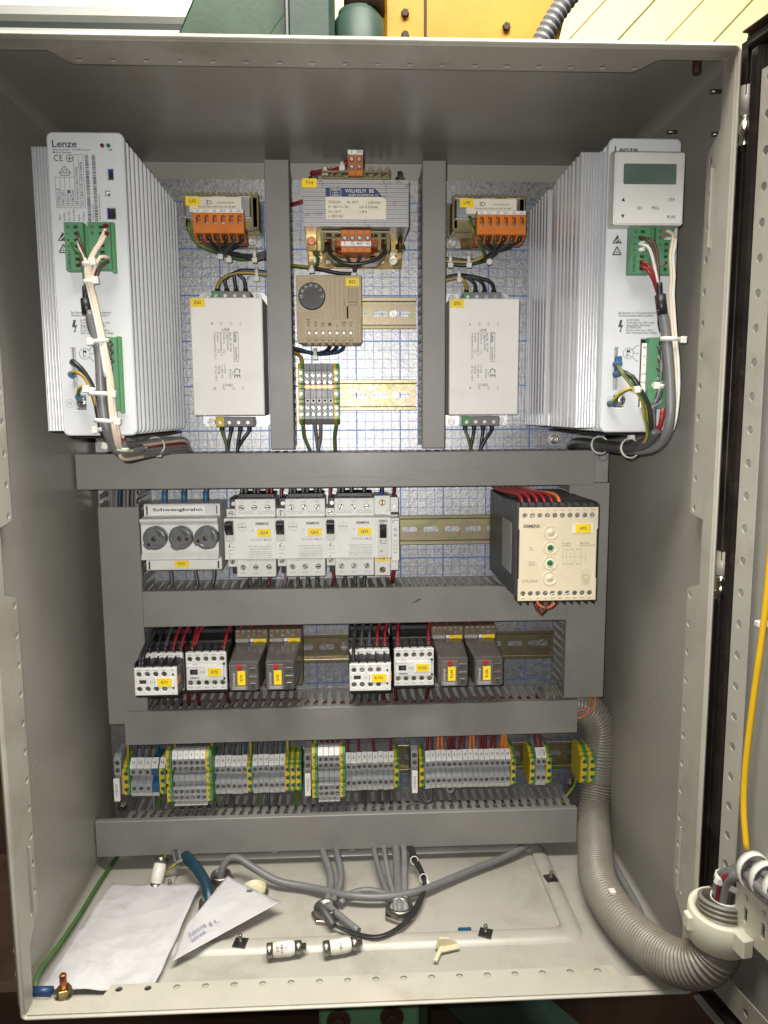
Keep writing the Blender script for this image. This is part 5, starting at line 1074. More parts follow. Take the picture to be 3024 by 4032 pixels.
wire('transformer_wire', [(247, -82, 32), (230, -80.5, 30), (214, -77, 29), (182, -72, 24)], 2.0, 'wire_black', 'black wire running left below transformer T14 to the upright duct', group='transformer wires')
wire('transformer_wire', [(206, -59, 56), (207, -63.5, 52), (210.5, -68.5, 40), (204, -75, 32), (182, -72.5, 26)], 2.0, 'yg', 'green and yellow wire from the earth screw of transformer T14', group='transformer wires')
for k, (x, z, d) in enumerate(((237, 16, 75), (220, 13, 70), (203, -75.5, 31), (248, -81, 36))):
    t = thing('cable_tie', ('pale cable tie on the red wire next to the top terminal of transformer T14', 'pale cable tie on the red wire over the former of transformer T14', 'pale cable tie on the wires left below transformer T14', 'pale cable tie joining the two wires under transformer T14')[k], 'cable tie', (x, d, z), 'cable ties'); tie(t, 0, 0, 0, 3.2, 3.2, 'x', 3.2, (-.8, .8))

# ------------------------------------------------------------------ thermostat
th = thing('thermostat', 'beige cabinet thermostat tagged B22 with a black dial', 'thermostat', (221.5, 0, -121))
MB().box(-32, 34.5, 3, 40, -35, 32, 1).build('base', 'beige', th)
hs = [circ(-21.9 + 7.42 * i, -24.1, 2.5, 14) for i in range(7)]
plate('front', 'beige', th, [rrect(-34.2, 34, -34.5, 35, 1.2, 2)] + hs, 38, 45, .5)
rib = MB()
for i in range(5): x = -2.8 + i * 4.9; rib.box(x, x + 3.6, 45, 46.2, 34 - 44 + (0 if i else 12), 34.4, .3)
for i in range(4): x = 18.2 + i * 4.6; rib.box(x, x + 2.6, 45, 46.2, -9.6, 3.4, .3)
for i in range(4): x = -25 + i * 4.9; rib.box(x, x + 3.2, 45, 46.0, -9.6, -3.4, .3)
for x in (-33, -29.4, 27.4, 31): rib.box(x, x + 2.4, 45, 46, -33, -3.6 if x < 0 else 3, .3)
rib.build('rib', 'beige', th)
for i in range(7): screw(th, -21.9 + 7.42 * i, 41.6, -24.1, 1.7, 'screw_dull'); 
lp = MB().box(-25.4, 25.4, 38, 47, -31.6, -29.2, .5)
for i in range(7): lp.lathe([(-8, 3.0), (0, 3.0)], (-21.9 + 7.42 * i, 43, -29.4), (0, 0, 1), 14)
lp.build('wire_inlets', 'beige', th)
kn = MB(); kn.lathe([(45, 14.3), (47.4, 14.3), (48.6, 13.4)], (0, 0, 0), (0, 1, 0), 44); ko = kn.build('dial', 'black_plastic', th); ko.location = (-18.2 * S, 0, 13.4 * S)
text('dial_lettering', [(s_, 11 * math.sin(math.radians(a)), 11 * math.cos(math.radians(a)), 3.1, -a, 'CENTER', .85) for s_, a in (('55', -92), ('45', -62), ('35', -34), ('25', -4), ('15', 24), ('5', 56), ('°C', 90))], 48.75, 'ink_white', ko)
b = MB(); line(b, [(-19.8, 31.8), (-16.2, 31.8), (-18, 28.4), (-19.8, 31.8)], .35, 45.15); line(b, [(16, 8), (30.6, 8), (30.6, 22)], .5, 45.15); line(b, [(16, 4.6), (30, 4.6), (30, 7), (16, 7), (16, 4.6)], .5, 45.15)
for i in range(9): line(b, [(18 + i * 1.4, 9), (18 + i * 1.4, 22)], .3, 45.15)
b.build('printed_marks', 'ink_brown', th)
text('lettering', [('48V', -22.4, -10.9, 1.9, 0, 'CENTER', 1, .04), ('60V', -22.4, -13.7, 1.9, 0, 'CENTER', 1, .04), ('24V', -14.6, -13.7, 1.9, 0, 'CENTER', 1, .04), ('250V', 15.4, -13.7, 1.9, 0, 'CENTER', 1, .04), ('115V', 22.8, -13.7, 1.9, 0, 'CENTER', 1, .04), ('N', -22.2, -16.7, 2.6, 0, 'CENTER'), ('N', -14.6, -16.7, 2.6, 0, 'CENTER'), ('L', 7.8, -16.7, 2.6, 0, 'CENTER'), ('N', 15.4, -16.7, 2.6, 0, 'CENTER'), ('N', 22.8, -16.7, 2.6, 0, 'CENTER')] + [(str(i + 1), -21.9 + 7.42 * i, -27.8, 1.7, 0, 'CENTER') for i in range(7)], 45.15, 'ink_black', th)
b = MB()
for k in range(3): line(b, [(-8.6 + k * 1.2, -17), (-8 + k * 1.2, -15.6), (-8.6 + k * 1.2, -14.4), (-7.9 + k * 1.2, -13)], .4, 45.15)
line(b, [(-9, -17.8), (-5.2, -17.8)], .35, 45.15); ring(b, .4, -15.4, 1.5, .45, 45.15, 12)
for a in range(0, 180, 30): line(b, [(.4 + 2.2 * math.cos(math.radians(a)), -15.4 + 2.2 * math.sin(math.radians(a))), (.4 - 2.2 * math.cos(math.radians(a)), -15.4 - 2.2 * math.sin(math.radians(a)))], .28, 45.15)
b.build('printed_symbols', 'ink_black', th)
yellow_tag(th, 'B22', 17.8, 32, 24, 32.4, 46.3, size=3.3)
for i, (x, c, nm) in enumerate(((221.5, 'wire_black', 'black wire from the fourth clamp of the thermostat'), (229, 'wire_black', 'black wire from the fifth clamp of the thermostat'), (236.4, 'wire_blue', 'dark blue wire from the sixth clamp of the thermostat'))):
    wire('thermostat_wire', [(x, -154, 40), (x - .5, -159, 36), (x - 6, -164, 31), (206, -165.5 - i * .4, 29), (190, -163 + i * .7, 27), (181, -161.5 + i, 25)], 1.9, c, nm, group='thermostat wires')
t = thing('cable_tie', 'pale cable tie on the wires below the thermostat', 'cable tie', (205, 29, -165), 'cable ties'); tie(t, 0, 0, 0, 4.2, 3.8, 'x', 3.4, (-.9, .7))

# ------------------------------------------------------------------ small terminal strip under the thermostat
def disconnect_terminal(x, zc, w_, dmax, label, kind, group, mark=None, top=32.2, scale=1.0):
    """tall two-screw-pair terminal: upper and lower screw pairs, sunk centre; kind 'grey' or 'earth'"""
    t = thing('terminal', label, 'terminal', (x, 0, zc), group); h = top; e = dmax
    po = [(-h, e - 12), (-h + 5, e - 2), (-h + 5.4, e), (-h + 21, e), (-h + 21, e - 9), (-h + 25, e - 9), (-4.4, e - 9), (-4.4, e - 3), (3.6, e - 3), (3.6, e - 9), (10.6, e - 9), (10.8, e), (h - 9, e), (h - 6, e - 2), (h, e - 4), (h, e - 14), (15, 8), (-15, 8)]
    if kind == 'earth': po = [(-h, e - 12), (-h + 5, e - 2), (-h + 5.4, e), (-h + 21, e), (-h + 22.4, e - 7), (-6, e - 7), (-5, e), (5, e), (6.2, e - 7), (h - 22.4, e - 7), (h - 21, e), (h - 6, e), (h, e - 4), (h, e - 14), (15, 8), (-15, 8)]
    if kind == 'earth':
        b = MB(); b.m(0).prism_x(po, -w_ / 2 + .1, .1); b.m(1).prism_x(po, .1, w_ / 2 - .1); b.build('body', ['earth_yellow', 'earth_green'], t)
        for z in (h - 10, h - 17, 0, -h + 17.5, -h + 10.5): screw(t, 0, e + .35, z * scale, 1.9, 'screw_steel' if scale == 1.0 else 'screw_dull')
    else:
        MB().prism_x(po, -w_ / 2 + .1, w_ / 2 - .1).build('body', 'terminal_grey', t, bevel=.25)
        for z in (h - 13, h - 20, -h + 17.5, -h + 10.5): MB().lathe([(0, 2.3), (.25, 2.3)], n=14).build('screw_well', 'hole_black', t).location = (0, -e * S, z * S); screw(t, 0, e + .55, z, 1.9, 'screw_steel' if scale == 1.0 else 'screw_dull')
        if mark is not None:
            mk = MB().prism_x([(h + .1, e - 9), (h + .1, e - 3), (h - 8.6, e + .6), (h - 8.6, e - .5), (h - 1, e - 4)], -w_ / 2 + .2, w_ / 2 - .2).build('marker', 'tag_white', t, bevel=.15)
            if mark: text('lettering', [(mark, 0, 0, 3.0, 0, 'CENTER', .72, .05)], .12, 'ink_black', mk).matrix_local = Matrix.Translation((0, -(e - 1.1) * S, (h - 4.4) * S)) @ Matrix.Rotation(math.radians(-22.5), 4, 'X')
            MB().box(-w_ / 2 + .2, w_ / 2 - .2, e - 10, e - 3, -h - 1.2, -h + .3, .2).build('marker', 'tag_white', t)
    return t
nm = ('first', 'second', 'third', 'fourth', 'fifth')
disconnect_terminal(190.4, -210, 6.2, 55, 'green and yellow earth terminal at the left end of the strip below the thermostat', 'earth', 'terminals below the thermostat')
for i in range(5):
    t = disconnect_terminal(197 + 6.2 * i, -210, 6.2, 55, f'{nm[i]} grey terminal from the left in the strip below the thermostat', 'grey', 'terminals below the thermostat')
    screw(t, 0, 48.5, 7.6, 2.3, 'copper_stud'); MB().box(-3, 3, 45.5, 47, 6.4, 8.8).build('jumper_bar', 'copper_stud', t)
    MB().box(-2.6, 2.6, 46, 48.4, -9.6, -4.6, .3).build('test_block', 'tag_white', t); MB().lathe([(0, 1.4), (.2, 1.4)], n=12).build('test_socket', 'hole_black', t).location = (0, -.04855, -.0071)
disconnect_terminal(228, -210, 6.2, 55, 'green and yellow earth terminal at the right end of the strip below the thermostat', 'earth', 'terminals below the thermostat')
wire('terminal_wire', [(190.4, -178, 36), (190.2, -172, 34), (187, -167, 28), (181, -164, 24)], 2.0, 'yg', 'green and yellow wire from the strip below the thermostat up to the duct', group='strip wires')
wire('terminal_wire', [(190.4, -240, 34), (191.5, -256, 30), (196.8, -270, 28), (198, -275, 26)], 2.0, 'yg', 'green and yellow wire under the left end of the strip below the thermostat', group='strip wires')
wire('terminal_wire', [(203.4, -240, 34), (204.7, -256, 30), (206.2, -270, 28), (206.2, -275, 26)], 1.9, 'wire_mauve', 'left of two grey wires under the strip below the thermostat', group='strip wires')
wire('terminal_wire', [(209.8, -240, 34), (209.2, -256, 30), (206.6, -270, 30), (206.2, -276, 28)], 1.9, 'wire_mauve', 'right of two grey wires under the strip below the thermostat', group='strip wires')
wire('terminal_wire', [(227.6, -240, 34), (225, -256, 30), (225.3, -270, 28), (225.3, -275, 26)], 2.0, 'yg', 'green and yellow wire under the right end of the strip below the thermostat', group='strip wires')
# ------------------------------------------------------------------ fuse switch F13
fu = thing('fuse_holder', 'white three-pole fuse holder labelled Schwengkrahn with three grey screw caps', 'fuse holder', (60, 0, -362))
po = [(35.4, 8), (35.4, 53), (34.4, 55), (23.4, 55), (22.6, 56), (21.9, 73.6), (21.2, 75), (19.6, 75), (14.6, 70), (-13.6, 70), (-20.4, 75), (-21.4, 75), (-22.2, 74), (-22.4, 56), (-25.6, 55), (-36.6, 55), (-37.6, 53), (-37.6, 8)]
MB().prism_x(po[::-1], -40.4, 40.6).build('housing', 'device_white', fu, bevel=.7, seg=2)
MB().box(-33.2, 25.3, 55, 56, 23.9, 33.4, .2).build('name_strip', 'tag_white', fu); MB().box(25.3, 37, 55, 55.6, 24.2, 33.2, .2).build('strip_filler', 'aluminium', fu)
text('lettering', [('Schwengkrahn', -30.8, 29.2, 3.2, 0, 'LEFT', 2.05, .10)], 56.15, 'ink_black', fu, 3)
for x in (-37.2, 37.2):
    for z0, z1 in ((24, 33.4), (-36, -27.4)): MB().box(x - .8, x + .8, 54.6, 55.15, z0, z1).build('strip_slot', 'hole_black', fu)
MB().box(-35.6, 36, 55, 55.5, -35.6, -27.6, .2).build('lower_strip', 'device_white', fu)
yellow_tag(fu, 'F13', -9.6, 5.4, -34, -26.6, 55.6, size=3.3)
def knob(x, ang, k):
    c = thing('k', 'k', 'k') if False else None
    kb = MB(); kb.lathe([(69, 12.6), (77.5, 12.4), (79.2, 11.6), (79.2, 9), (77.6, 6)], (0, 0, 0), (0, 1, 0), 40)
    kn_ = kb.build('screw_cap', 'knob_grey', fu); kn_.location = (x * S, 0, 1.6 * S)
    gb = MB()                                            # three-winged grip
    def wing(a):
        pts = []
        for t_, r_ in ((-.30, 11.9), (0, 12.3), (.30, 11.9), (.62, 6.2)): pts.append((r_ * math.cos(a + t_), r_ * math.sin(a + t_)))
        return pts
    ptsl = []
    for i in range(3): ptsl += wing(math.radians(ang + 120 * i))
    gb.merge(outline_mesh([ptsl, circ(0, 0, 3.2, 16)], 77.6, 83, .8)); g_ = gb.build('grip', 'knob_grey', kn_)
    MB().lathe([(76, 3.1), (78.4, 3.1)], (0, 0, 0), (0, 1, 0), 16).build('test_hole', 'hole_black', kn_); MB().lathe([(78, 1.6), (79, 1.5)], (.6, 0, .3), (0, 1, 0), 12).build('contact', 'bolt_brass', kn_)
    a = math.radians(ang + 120 * k); MB().lathe([(82.6, 1.9), (83.15, 1.9)], (7.6 * math.cos(a), 0, 7.6 * math.sin(a)), (0, 1, 0), 14).build('marker_hole', 'hole_black', kn_)
knob(-24.6, 107, 1); knob(2.3, 118, 2); knob(29, 78, 1)
for i, x in enumerate((37.5, 58.6, 82.4)):
    nmx = ('left', 'middle', 'right')[i]
    wire('fuse_wire', [(x, -327, 36), (x + .4, -317, 36), (x + 2.6, -305, 34)], 2.6, 'wire_dark', f'dark wire rising from the {nmx} pole of the fuse holder', group='fuse holder wires')
    wire('wire_ferrule', [(x, -329, 36), (x, -314.6, 36)], 3.1, 'lug_blue', f'blue sleeve on the {nmx} wire above the fuse holder', 'sleeve', 'blue sleeves above the fuse holder')
    xb = (39, 66, 87)[i]; wire('fuse_wire', [(xb, -398, 30), (xb + 1.4, -408, 32), (xb + (3, 5, -1)[i], -424, 36)], 2.0, 'wire_dark', f'dark wire hanging from the {nmx} pole of the fuse holder', group='fuse holder wires')

# ------------------------------------------------------------------ motor breakers
def breaker(x0, tagname, ordn, catno, rng):
    t = thing('motor_breaker', f'white motor breaker tagged {tagname} with a black rocker, {ordn} of three', 'breaker', (x0, 0, -365.7), 'motor breakers')
    Z_ = 365.7
    po = [(-341.9 + Z_, 8), (-341.9 + Z_, 69), (-342.4 + Z_, 70), (-384.6 + Z_, 70), (-385.2 + Z_, 69.2), (-385.2 + Z_, 8)]
    hs = [rect(.8, 9.6, -366.5 + Z_, -343.4 + Z_)]
    plate('front', 'device_white', t, [rect(0, 53, -385.2 + Z_, -341.9 + Z_)] + hs, 56, 70, .6)
    MB().box(0, 53, 8, 56, -385 + Z_, -342 + Z_, .4).build('housing', 'device_white', t)
    up = MB().box(9.2, 52.8, 8, 55, -342 + Z_, -322.4 + Z_, .7).box(-.4, 9.2, 8, 53, -342 + Z_, -333 + Z_, .6); up.build('upper_terminals', 'device_white', t)
    lo = MB().box(9.4, 52, 8, 55, -408.2 + Z_, -385.4 + Z_, .7).box(0, 9.4, 8, 53, -397 + Z_, -385.4 + Z_, .6); lo.build('lower_terminals', 'device_white', t)
    for bb_ in ((2, 9, 10, 46, -333 + Z_, -322 + Z_, .6), (3, 9.4, 10, 44, -406 + Z_, -397.2 + Z_, .6), (12, 51, 10, 44, -322 + Z_, -317.5 + Z_, .5)): MB().box(*bb_).build('aux_block', 'black_plastic', t)
    rk = MB().prism_x([(21.4, 64), (21.4, 77), (19, 79), (13.4, 77.4), (7, 71.4), (6.4, 64)][::-1], .9, 9.4).build('rocker', 'black_plastic', t, bevel=.5)
    MB().box(4.6, 5.2, 71.8, 73.6, 8.6, 11, 0).build('rocker_mark', 'ink_white', rk)
    MB().box(1, 9.4, 57, 66, -.6, 6.2, .3).build('rocker_bed', 'keypad_grey', t); MB().box(4.0, 5.0, 69.9, 70.12, -7, -3.6).build('test_slot', 'hole_black', t)
    for i, x in enumerate((16.2, 30, 44.3)):
        for z in (-331.6, -397.3):
            MB().lathe([(0, 2.95), (.2, 2.95)], n=16).build('screw_well', 'hole_black', t).location = (x * S, -.055, (z + Z_) * S); screw(t, x, 55.8, z + Z_, 2.6)
    for z in (-337.8, -391): MB().lathe([(0, 2.8), (.2, 2.8)], n=16).build('screw_well', 'hole_black', t).location = (4.6 * S, -.053, (z + Z_) * S); screw(t, 4.6, 53.8, z + Z_, 2.5)
    screw(t, 6.4, 47.4, -328 + Z_, 2.4)
    b = MB(); D = 70.15; ring(b, 18.5, -350.4 + Z_, 4.6, .3, D, 24); line(b, [(14.6, -350.8 + Z_), (22.4, -350.8 + Z_)], .9, D); line(b, [(18.5, -350.4 + Z_), (18.5, -346.6 + Z_)], .5, D)
    b.box(29.6, 30.8, D - .1, D, -354.6 + Z_, -353.4 + Z_)
    rnd = random.Random(hash(tagname) % 97)
    for z, x0_, x1_, h in ((-371.4, 24, 50, .9), (-374.6, 26, 50, 1.1), (-377, 25, 50, .8), (-379.6, 25, 50, .9), (-381.8, 25, 50, .8), (-383.6, 25, 50, .7), (-375.6, 3, 9, 1.0), (-379.4, 3, 9, 1.0)): speckle(b, x0_, x1_, z + Z_, h, D, rnd)
    for z in (-372.8, -378.2, -380.8): line(b, [(23.5, z + Z_), (50.4, z + Z_)], .2, D)
    b.build('printed_marks', 'ink_pale', t)
    b = MB(); D2 = 55.15; rnd = random.Random(5)
    for z, x0_, x1_ in ((-336.2, 12, 29), (-338, 12, 29), (-336.2, 34, 51), (-338, 34, 51), (-387.6, 12, 28), (-387.6, 33, 51), (-390, 16, 50)): speckle(b, x0_, x1_, z + Z_, .8, D2, rnd)
    b.build('printed_marks', 'ink_pale', t)
    text('lettering', [('1 L1', 16.2, -325.4 + Z_, 1.9, 0, 'CENTER'), ('3 L2', 30, -325.4 + Z_, 1.9, 0, 'CENTER'), ('5 L3', 44.3, -325.4 + Z_, 1.9, 0, 'CENTER'), ('2 T1', 16.2, -404 + Z_, 2.0, 0, 'CENTER'), ('4 T2', 30, -404 + Z_, 2.0, 0, 'CENTER'), ('6 T3', 44.3, -404 + Z_, 2.0, 0, 'CENTER')], D2, 'ink_pale', t, 1)
    text('lettering', [(catno, 49.5, -364.6 + Z_, 2.3, 0, 'RIGHT', 1.0), ('ON', 5.4, -342.9 + Z_, 1.4, 0, 'CENTER'), ('OFF', 6, -368.4 + Z_, 1.4, 0, 'CENTER'), ('TEST', 6.4, -372.4 + Z_, 1.2, 0, 'LEFT'), ('1E', 3, -383.4 + Z_, 1.8, 0, 'LEFT')], 70.2, 'ink_pale', t, 1)
    text('brand_lettering', [('SIEMENS', 32.6, -347.2 + Z_, 2.7, 0, 'LEFT', 1.02, .10)], 70.2, 'ink_grey', t)
    yellow_tag(t, tagname, 34.2, 49.2, -361 + Z_, -352.6 + Z_, 70.5, size=3.3, white=(31.6, 50.8, -361.3 + Z_, -352.2 + Z_))
    for i, x in enumerate((16.2, 30, 44.3)):
        pn = ('first', 'second', 'third')[i]
        for k, dx in enumerate((-2.6, 2.8)):
            if tagname == 'Q92' and i > 0 and k: continue
            c = 'wire_dark' if not (tagname == 'Q14' and i == 2) else 'wire_darkred'
            sd = ('left', 'right')[k]
            wire('breaker_wire', [(x0 + x + dx, -322, 34), (x0 + x + dx * .8, -315, 34), (x0 + x + dx * .4 + 1.5, -304, 32)], 2.0, c, f"{'dark' if c == 'wire_dark' else 'red'} wire rising {sd} at the {pn} upper clamp of breaker {tagname}", group='breaker wires')
            wire('wire_ferrule', [(x0 + x + dx, -324, 34), (x0 + x + dx, -317.5, 34)], 2.4, 'deep_blue' if c == 'wire_dark' else 'wire_red', f"{'blue' if c == 'wire_dark' else 'red'} ferrule, {sd} one at the {pn} upper clamp of breaker {tagname}", 'ferrule', 'ferrules above the breakers')
        c = 'wire_darkred' if (tagname == 'Q14' and i == 2) else 'wire_dark'
        ex = (3, 1, -2)[i]; wire('breaker_wire', [(x0 + x, -406, 28), (x0 + x + ex, -412, 30), (x0 + x + ex * 1.6, -424, 36)], 1.9, c, f"{'red' if c != 'wire_dark' else 'dark'} wire hanging from the {pn} lower clamp of breaker {tagname}", group='breaker wires')
    if tagname != 'Q14': wire('breaker_wire', [(x0 + 4.6, -326, 40), (x0 + 4.4, -316, 40), (x0 + 7, -305, 36)], 1.8, 'wire_darkred', f'red wire rising from the side clamp of breaker {tagname}', group='breaker wires')
    if tagname != 'Q14': wire('breaker_wire', [(x0 + 6, -405, 38), (x0 + 7.4, -412, 38), (x0 + 5, -424, 38)], 1.8, 'wire_mauve' if tagname == 'Q62' else 'wire_darkred', f'wire hanging from the side block of breaker {tagname}', group='breaker wires')
    return t
breaker(107.6, 'Q14', 'leftmost', '3VU1300-1MG00', 0); breaker(161.4, 'Q62', 'middle', '3VU1300-1ML00', 1); breaker(214.9, 'Q92', 'rightmost', '3VU1300-1ML00', 2)

# ------------------------------------------------------------------ circuit breaker F18
cbk = thing('circuit_breaker', 'narrow white circuit breaker tagged F18 with a black lever', 'breaker', (276.6, 0, -365.7))
po = [(45.2, 8), (45.2, 50), (24.6, 50), (24, 68.6), (23.4, 70), (-20, 70), (-20.6, 69), (-21.2, 50), (-44, 50), (-44, 8)]
MB().prism_x(po[::-1], -8.8, 8.6).build('housing', 'device_white', cbk, bevel=.5)
po = [(43.4, 8), (43.4, 50), (22.6, 50), (22.2, 65), (-24.8, 65), (-25.2, 50), (-38, 50), (-38, 8)]
MB().prism_x(po[::-1], 8.9, 17.6).build('side_contact', 'device_white', cbk, bevel=.4)
MB().box(-6, 5.4, 69.8, 71, -18, 22, .4).build('centre_panel', 'keypad_grey', cbk); MB().box(-3.9, 3.6, 70.9, 71.15, 1.6, 16.6).build('lever_well', 'hole_black', cbk)
MB().prism_x([(15, 71), (16.4, 76), (12, 78.4), (8.6, 75), (2, 72.4), (2, 71)][::-1], -3.6, 3.3).build('lever', 'black_plastic', cbk, bevel=.5)
text('brand_lettering', [('SIEMENS', -.3, 20.2, 1.7, 0, 'CENTER', 1, .05), ('5SX21', -3.2, 17.8, 1.4, 0, 'LEFT'), ('C2   O', -.2, -1.4, 2.2, 0, 'CENTER'), ('~230/400V', -.4, -4, 1.3, 0, 'CENTER'), ('CE', -2.4, -12.6, 2.2, 0, 'CENTER')], 71.2, 'ink_black', cbk, 1)
text('lettering', [('5SX9100', 13.2, 19.6, 1.3, 0, 'CENTER'), ('HS', 11.2, 17.8, 1.3, 0, 'CENTER'), ('6A', 13.2, 11, 1.3, 0, 'CENTER'), ('~230V', 13.2, 8.8, 1.3, 0, 'CENTER'), ('1A', 13.2, 5, 1.3, 0, 'CENTER'), ('~230V', 13.2, 2.8, 1.3, 0, 'CENTER'), ('CE', 13.2, -15.4, 2.0, 0, 'CENTER'), ('24 12', 13.4, -2.8, 1.2, 0, 'CENTER'), ('23 11', 13.4, -12, 1.2, 0, 'CENTER')], 65.2, 'ink_black', cbk, 1)
b = MB(); line(b, [(11.2, -4), (11.2, -6), (11.8, -9), (11.2, -11)], .3, 65.2); line(b, [(15, -4), (15, -6), (14.2, -9), (15, -11)], .3, 65.2); line(b, [(11, -7.4), (15, -7.4)], .2, 65.2); line(b, [(10.6, 9.9), (15.8, 9.9)], .25, 65.2); line(b, [(10.6, 3.9), (15.8, 3.9)], .25, 65.2); b.build('printed_marks', 'ink_black', cbk)
for z in (37.6, -37.4): MB().lathe([(0, 3.4), (.2, 3.4)], n=18).build('screw_well', 'hole_black', cbk).location = (0, -.05, z * S); screw(cbk, 0, 50.9, z, 2.9, 'bolt_brass')
screw(cbk, 13.2, 50.8, 33, 2.4); MB().box(9.5, 17.4, 49.8, 53, 24.4, 27.2, .4).build('clip', 'black_plastic', cbk); MB().box(4, 9, 50, 54, 23, 29, .4).build('clip', 'device_white', cbk)
yellow_tag(cbk, 'F18', -7.4, 6.6, -27.8, -21.4, 50.3, size=3.0)
wire('breaker_wire', [(277, -321, 30), (277, -313, 30), (274, -304, 30)], 2.3, 'wire_dark', 'dark wire rising from the top of circuit breaker F18', group='breaker wires')
wire('wire_ferrule', [(277, -322, 30), (277, -316, 30)], 2.7, 'deep_blue', 'blue ferrule on top of circuit breaker F18', 'ferrule', 'ferrules above the breakers')
wire('breaker_wire', [(290, -328, 46), (289.6, -320, 44), (291.4, -304, 36)], 1.8, 'wire_darkred', 'red wire rising from the side contact of circuit breaker F18', group='breaker wires')
wire('breaker_wire', [(288.6, -398, 46), (289, -406, 44), (287, -420, 40)], 2.0, 'wire_red', 'red wire hanging from the side contact of circuit breaker F18', group='breaker wires')

# ------------------------------------------------------------------ safety relay A92
ar = thing('safety_relay', 'deep black relay box tagged A92 with a cream front and two green lamps', 'relay box', (445, 0, -369))
MB().box(-41.4, 41, 8, 145, -44.4, 50, 1.0).build('housing', 'dark_grey', ar)
MB().box(-39.4, 39.6, 144, 147.5, -47.6, 46.6, .6).build('front_frame', 'black_plastic', ar)
fp = [(-38.6, -46.6), (38.6, -46.6), (38.6, -25.6), (37.8, -25.6), (37.8, 25), (38.9, 25), (38.9, 45.4), (-38.6, 45.4), (-38.6, 25), (-37.8, 25), (-37.8, -25.6), (-38.6, -25.6)]
sh = [circ(-33.4 + 7.42 * i, 38, 2.9, 14) for i in range(10)] + [circ(-33.9 + 7.4 * i, -39.8, 2.9, 14) for i in range(10)]
plate('front', 'cream', ar, [fp] + sh, 147, 150, .5)
for i in range(10): screw(ar, -33.4 + 7.42 * i, 149.6, 38, 2.5); screw(ar, -33.9 + 7.4 * i, 149.6, -39.8, 2.5)
tm = MB()
for i in range(11): tm.box(-37.4 + 7.42 * i, -35.8 + 7.42 * i, 126, 147, 46.6, 51, .3); MB().box(-37.4 + 7.42 * i, -35.8 + 7.42 * i, 128, 147, -51, -47.6, .3).build('wire_guide', 'black_plastic', ar)
tm.box(-38, 39, 100, 128, 46, 50.6, .3); tm.build('wire_guides', 'black_plastic', ar)
gr = MB()
for i in range(9): gr.box(-34, 36, 20 + i * 8, 22 + i * 8, 50, 50.8)
gr.build('vent_ribs', 'black_plastic', ar)
for z in (21.4, 6.5, -8.7, -24.1): MB().lathe([(149.6, 7.2), (150.5, 7.2), (150.9, 6.8), (150.5, 6.3), (150.4, 2.8), (150.8, 2.6), (150.8, 0.2)], (0, 0, 0), (0, 1, 0), 30).build('embossed_ring', 'cream', ar).location = (-7.6 * S, 0, z * S)
for z in (6.5, -8.7): MB().lathe([(150, 2.9), (151.6, 2.7), (152.4, 1.6)], (0, 0, 0), (0, 1, 0), 18).build('indicator_lamp', 'led_green', ar).location = (-7.9 * S, 0, z * S)
MB().box(-41.8, -41.4, 82, 128, -24, 28, .1).build('side_label', 'ink_pale', ar)
text('brand_lettering', [('SIEMENS', -35, 27.6, 3.1, 0, 'LEFT', 1.03, .12)], 150.15, 'ink_grey', ar)
text('lettering', [('3TK2804', -35.4, -27.2, 2.7, 0, 'LEFT', 1.1), ('Ein', -28.6, 6.6, 1.9), ('ON', -28.6, 4, 1.9), ('Bereit', -29, -8, 1.9), ('READY', -29, -10.6, 1.9), ('Freigabe', 3.8, 10.6, 1.9), ('ENABLE', 3.8, 8, 1.9), ('Meldung', 21.6, 10.6, 1.9), ('INDICATION', 21.6, 8, 1.9), ('13 23 33 43    57 65', 4.4, 4, 1.7), ('14 24 34 44    58 66', 4.2, -10.4, 1.7)]
     + [(s_, -33.4 + 7.42 * i, 43.2, 1.4, 0, 'CENTER', .85) for i, s_ in enumerate(['L1', 'X1', 'X3', 'X5', '13NO', '23NO', '33NO', '43NO', '57NO', '65NC'])] + [(s_, -33.9 + 7.4 * i, -44.6, 1.4, 0, 'CENTER', .85) for i, s_ in enumerate(['L2/N', 'X2', 'X4', 'X6', '14NO', '24NO', '34NO', '44NO', '58NO', '66NC'])], 150.15, 'ink_faint', ar, 1)
b = MB()
for x in (5, 8.8, 12.6, 16.4, 23.4, 27.6): line(b, [(x, 2), (x, -.6)], .3, 150.15); line(b, [(x - .8 if x < 27 else x + .4, 0), (x + .4 if x < 27 else x - .6, -6)], .3, 150.15); line(b, [(x, -6), (x, -8.6)], .3, 150.15)
line(b, [(4.6, -3.2), (28, -3.2)], .2, 150.15); ring(b, 28.4, -24, 3.6, .5, 150.15); ring(b, 28.4, -24, 2.0, .5, 150.15); line(b, rect(24.2, 32.6, -31, -17.6) + [(24.2, -31)], .25, 150.15); speckle(b, 25.6, 31.6, -28.4, 1, 150.15); speckle(b, 26, 31, -30, .8, 150.15); b.build('printed_marks', 'ink_faint', ar)
yellow_tag(ar, 'A92', 16.4, 32, 20.8, 29.6, 150.5, size=3.0, white=(13.8, 34.2, 20.6, 29.8))
nn = ('first', 'second', 'third', 'fourth', 'fifth', 'sixth')
for i in range(6):
    x = 445 - 33.4 + 7.42 * i; c = ('wire_red', 'wire_red', 'wire_red', 'wire_red', 'wire_red', 'wire_orange')[i]
    wire('relay_wire', [(x, -321, 138), (x - .4, -315.6, 134), (x - 3, -312.5, 122), (x - 8 - i, -313, 96), (x - 12 - 1.2 * i, -312, 70), (x - 13 - i, -311, 45), (x - 13 - i, -305, 38)], 1.9, c, f"{'orange' if i == 5 else 'red'} wire over the top of relay box A92, from its {nn[i]} upper clamp", group='relay box wires')
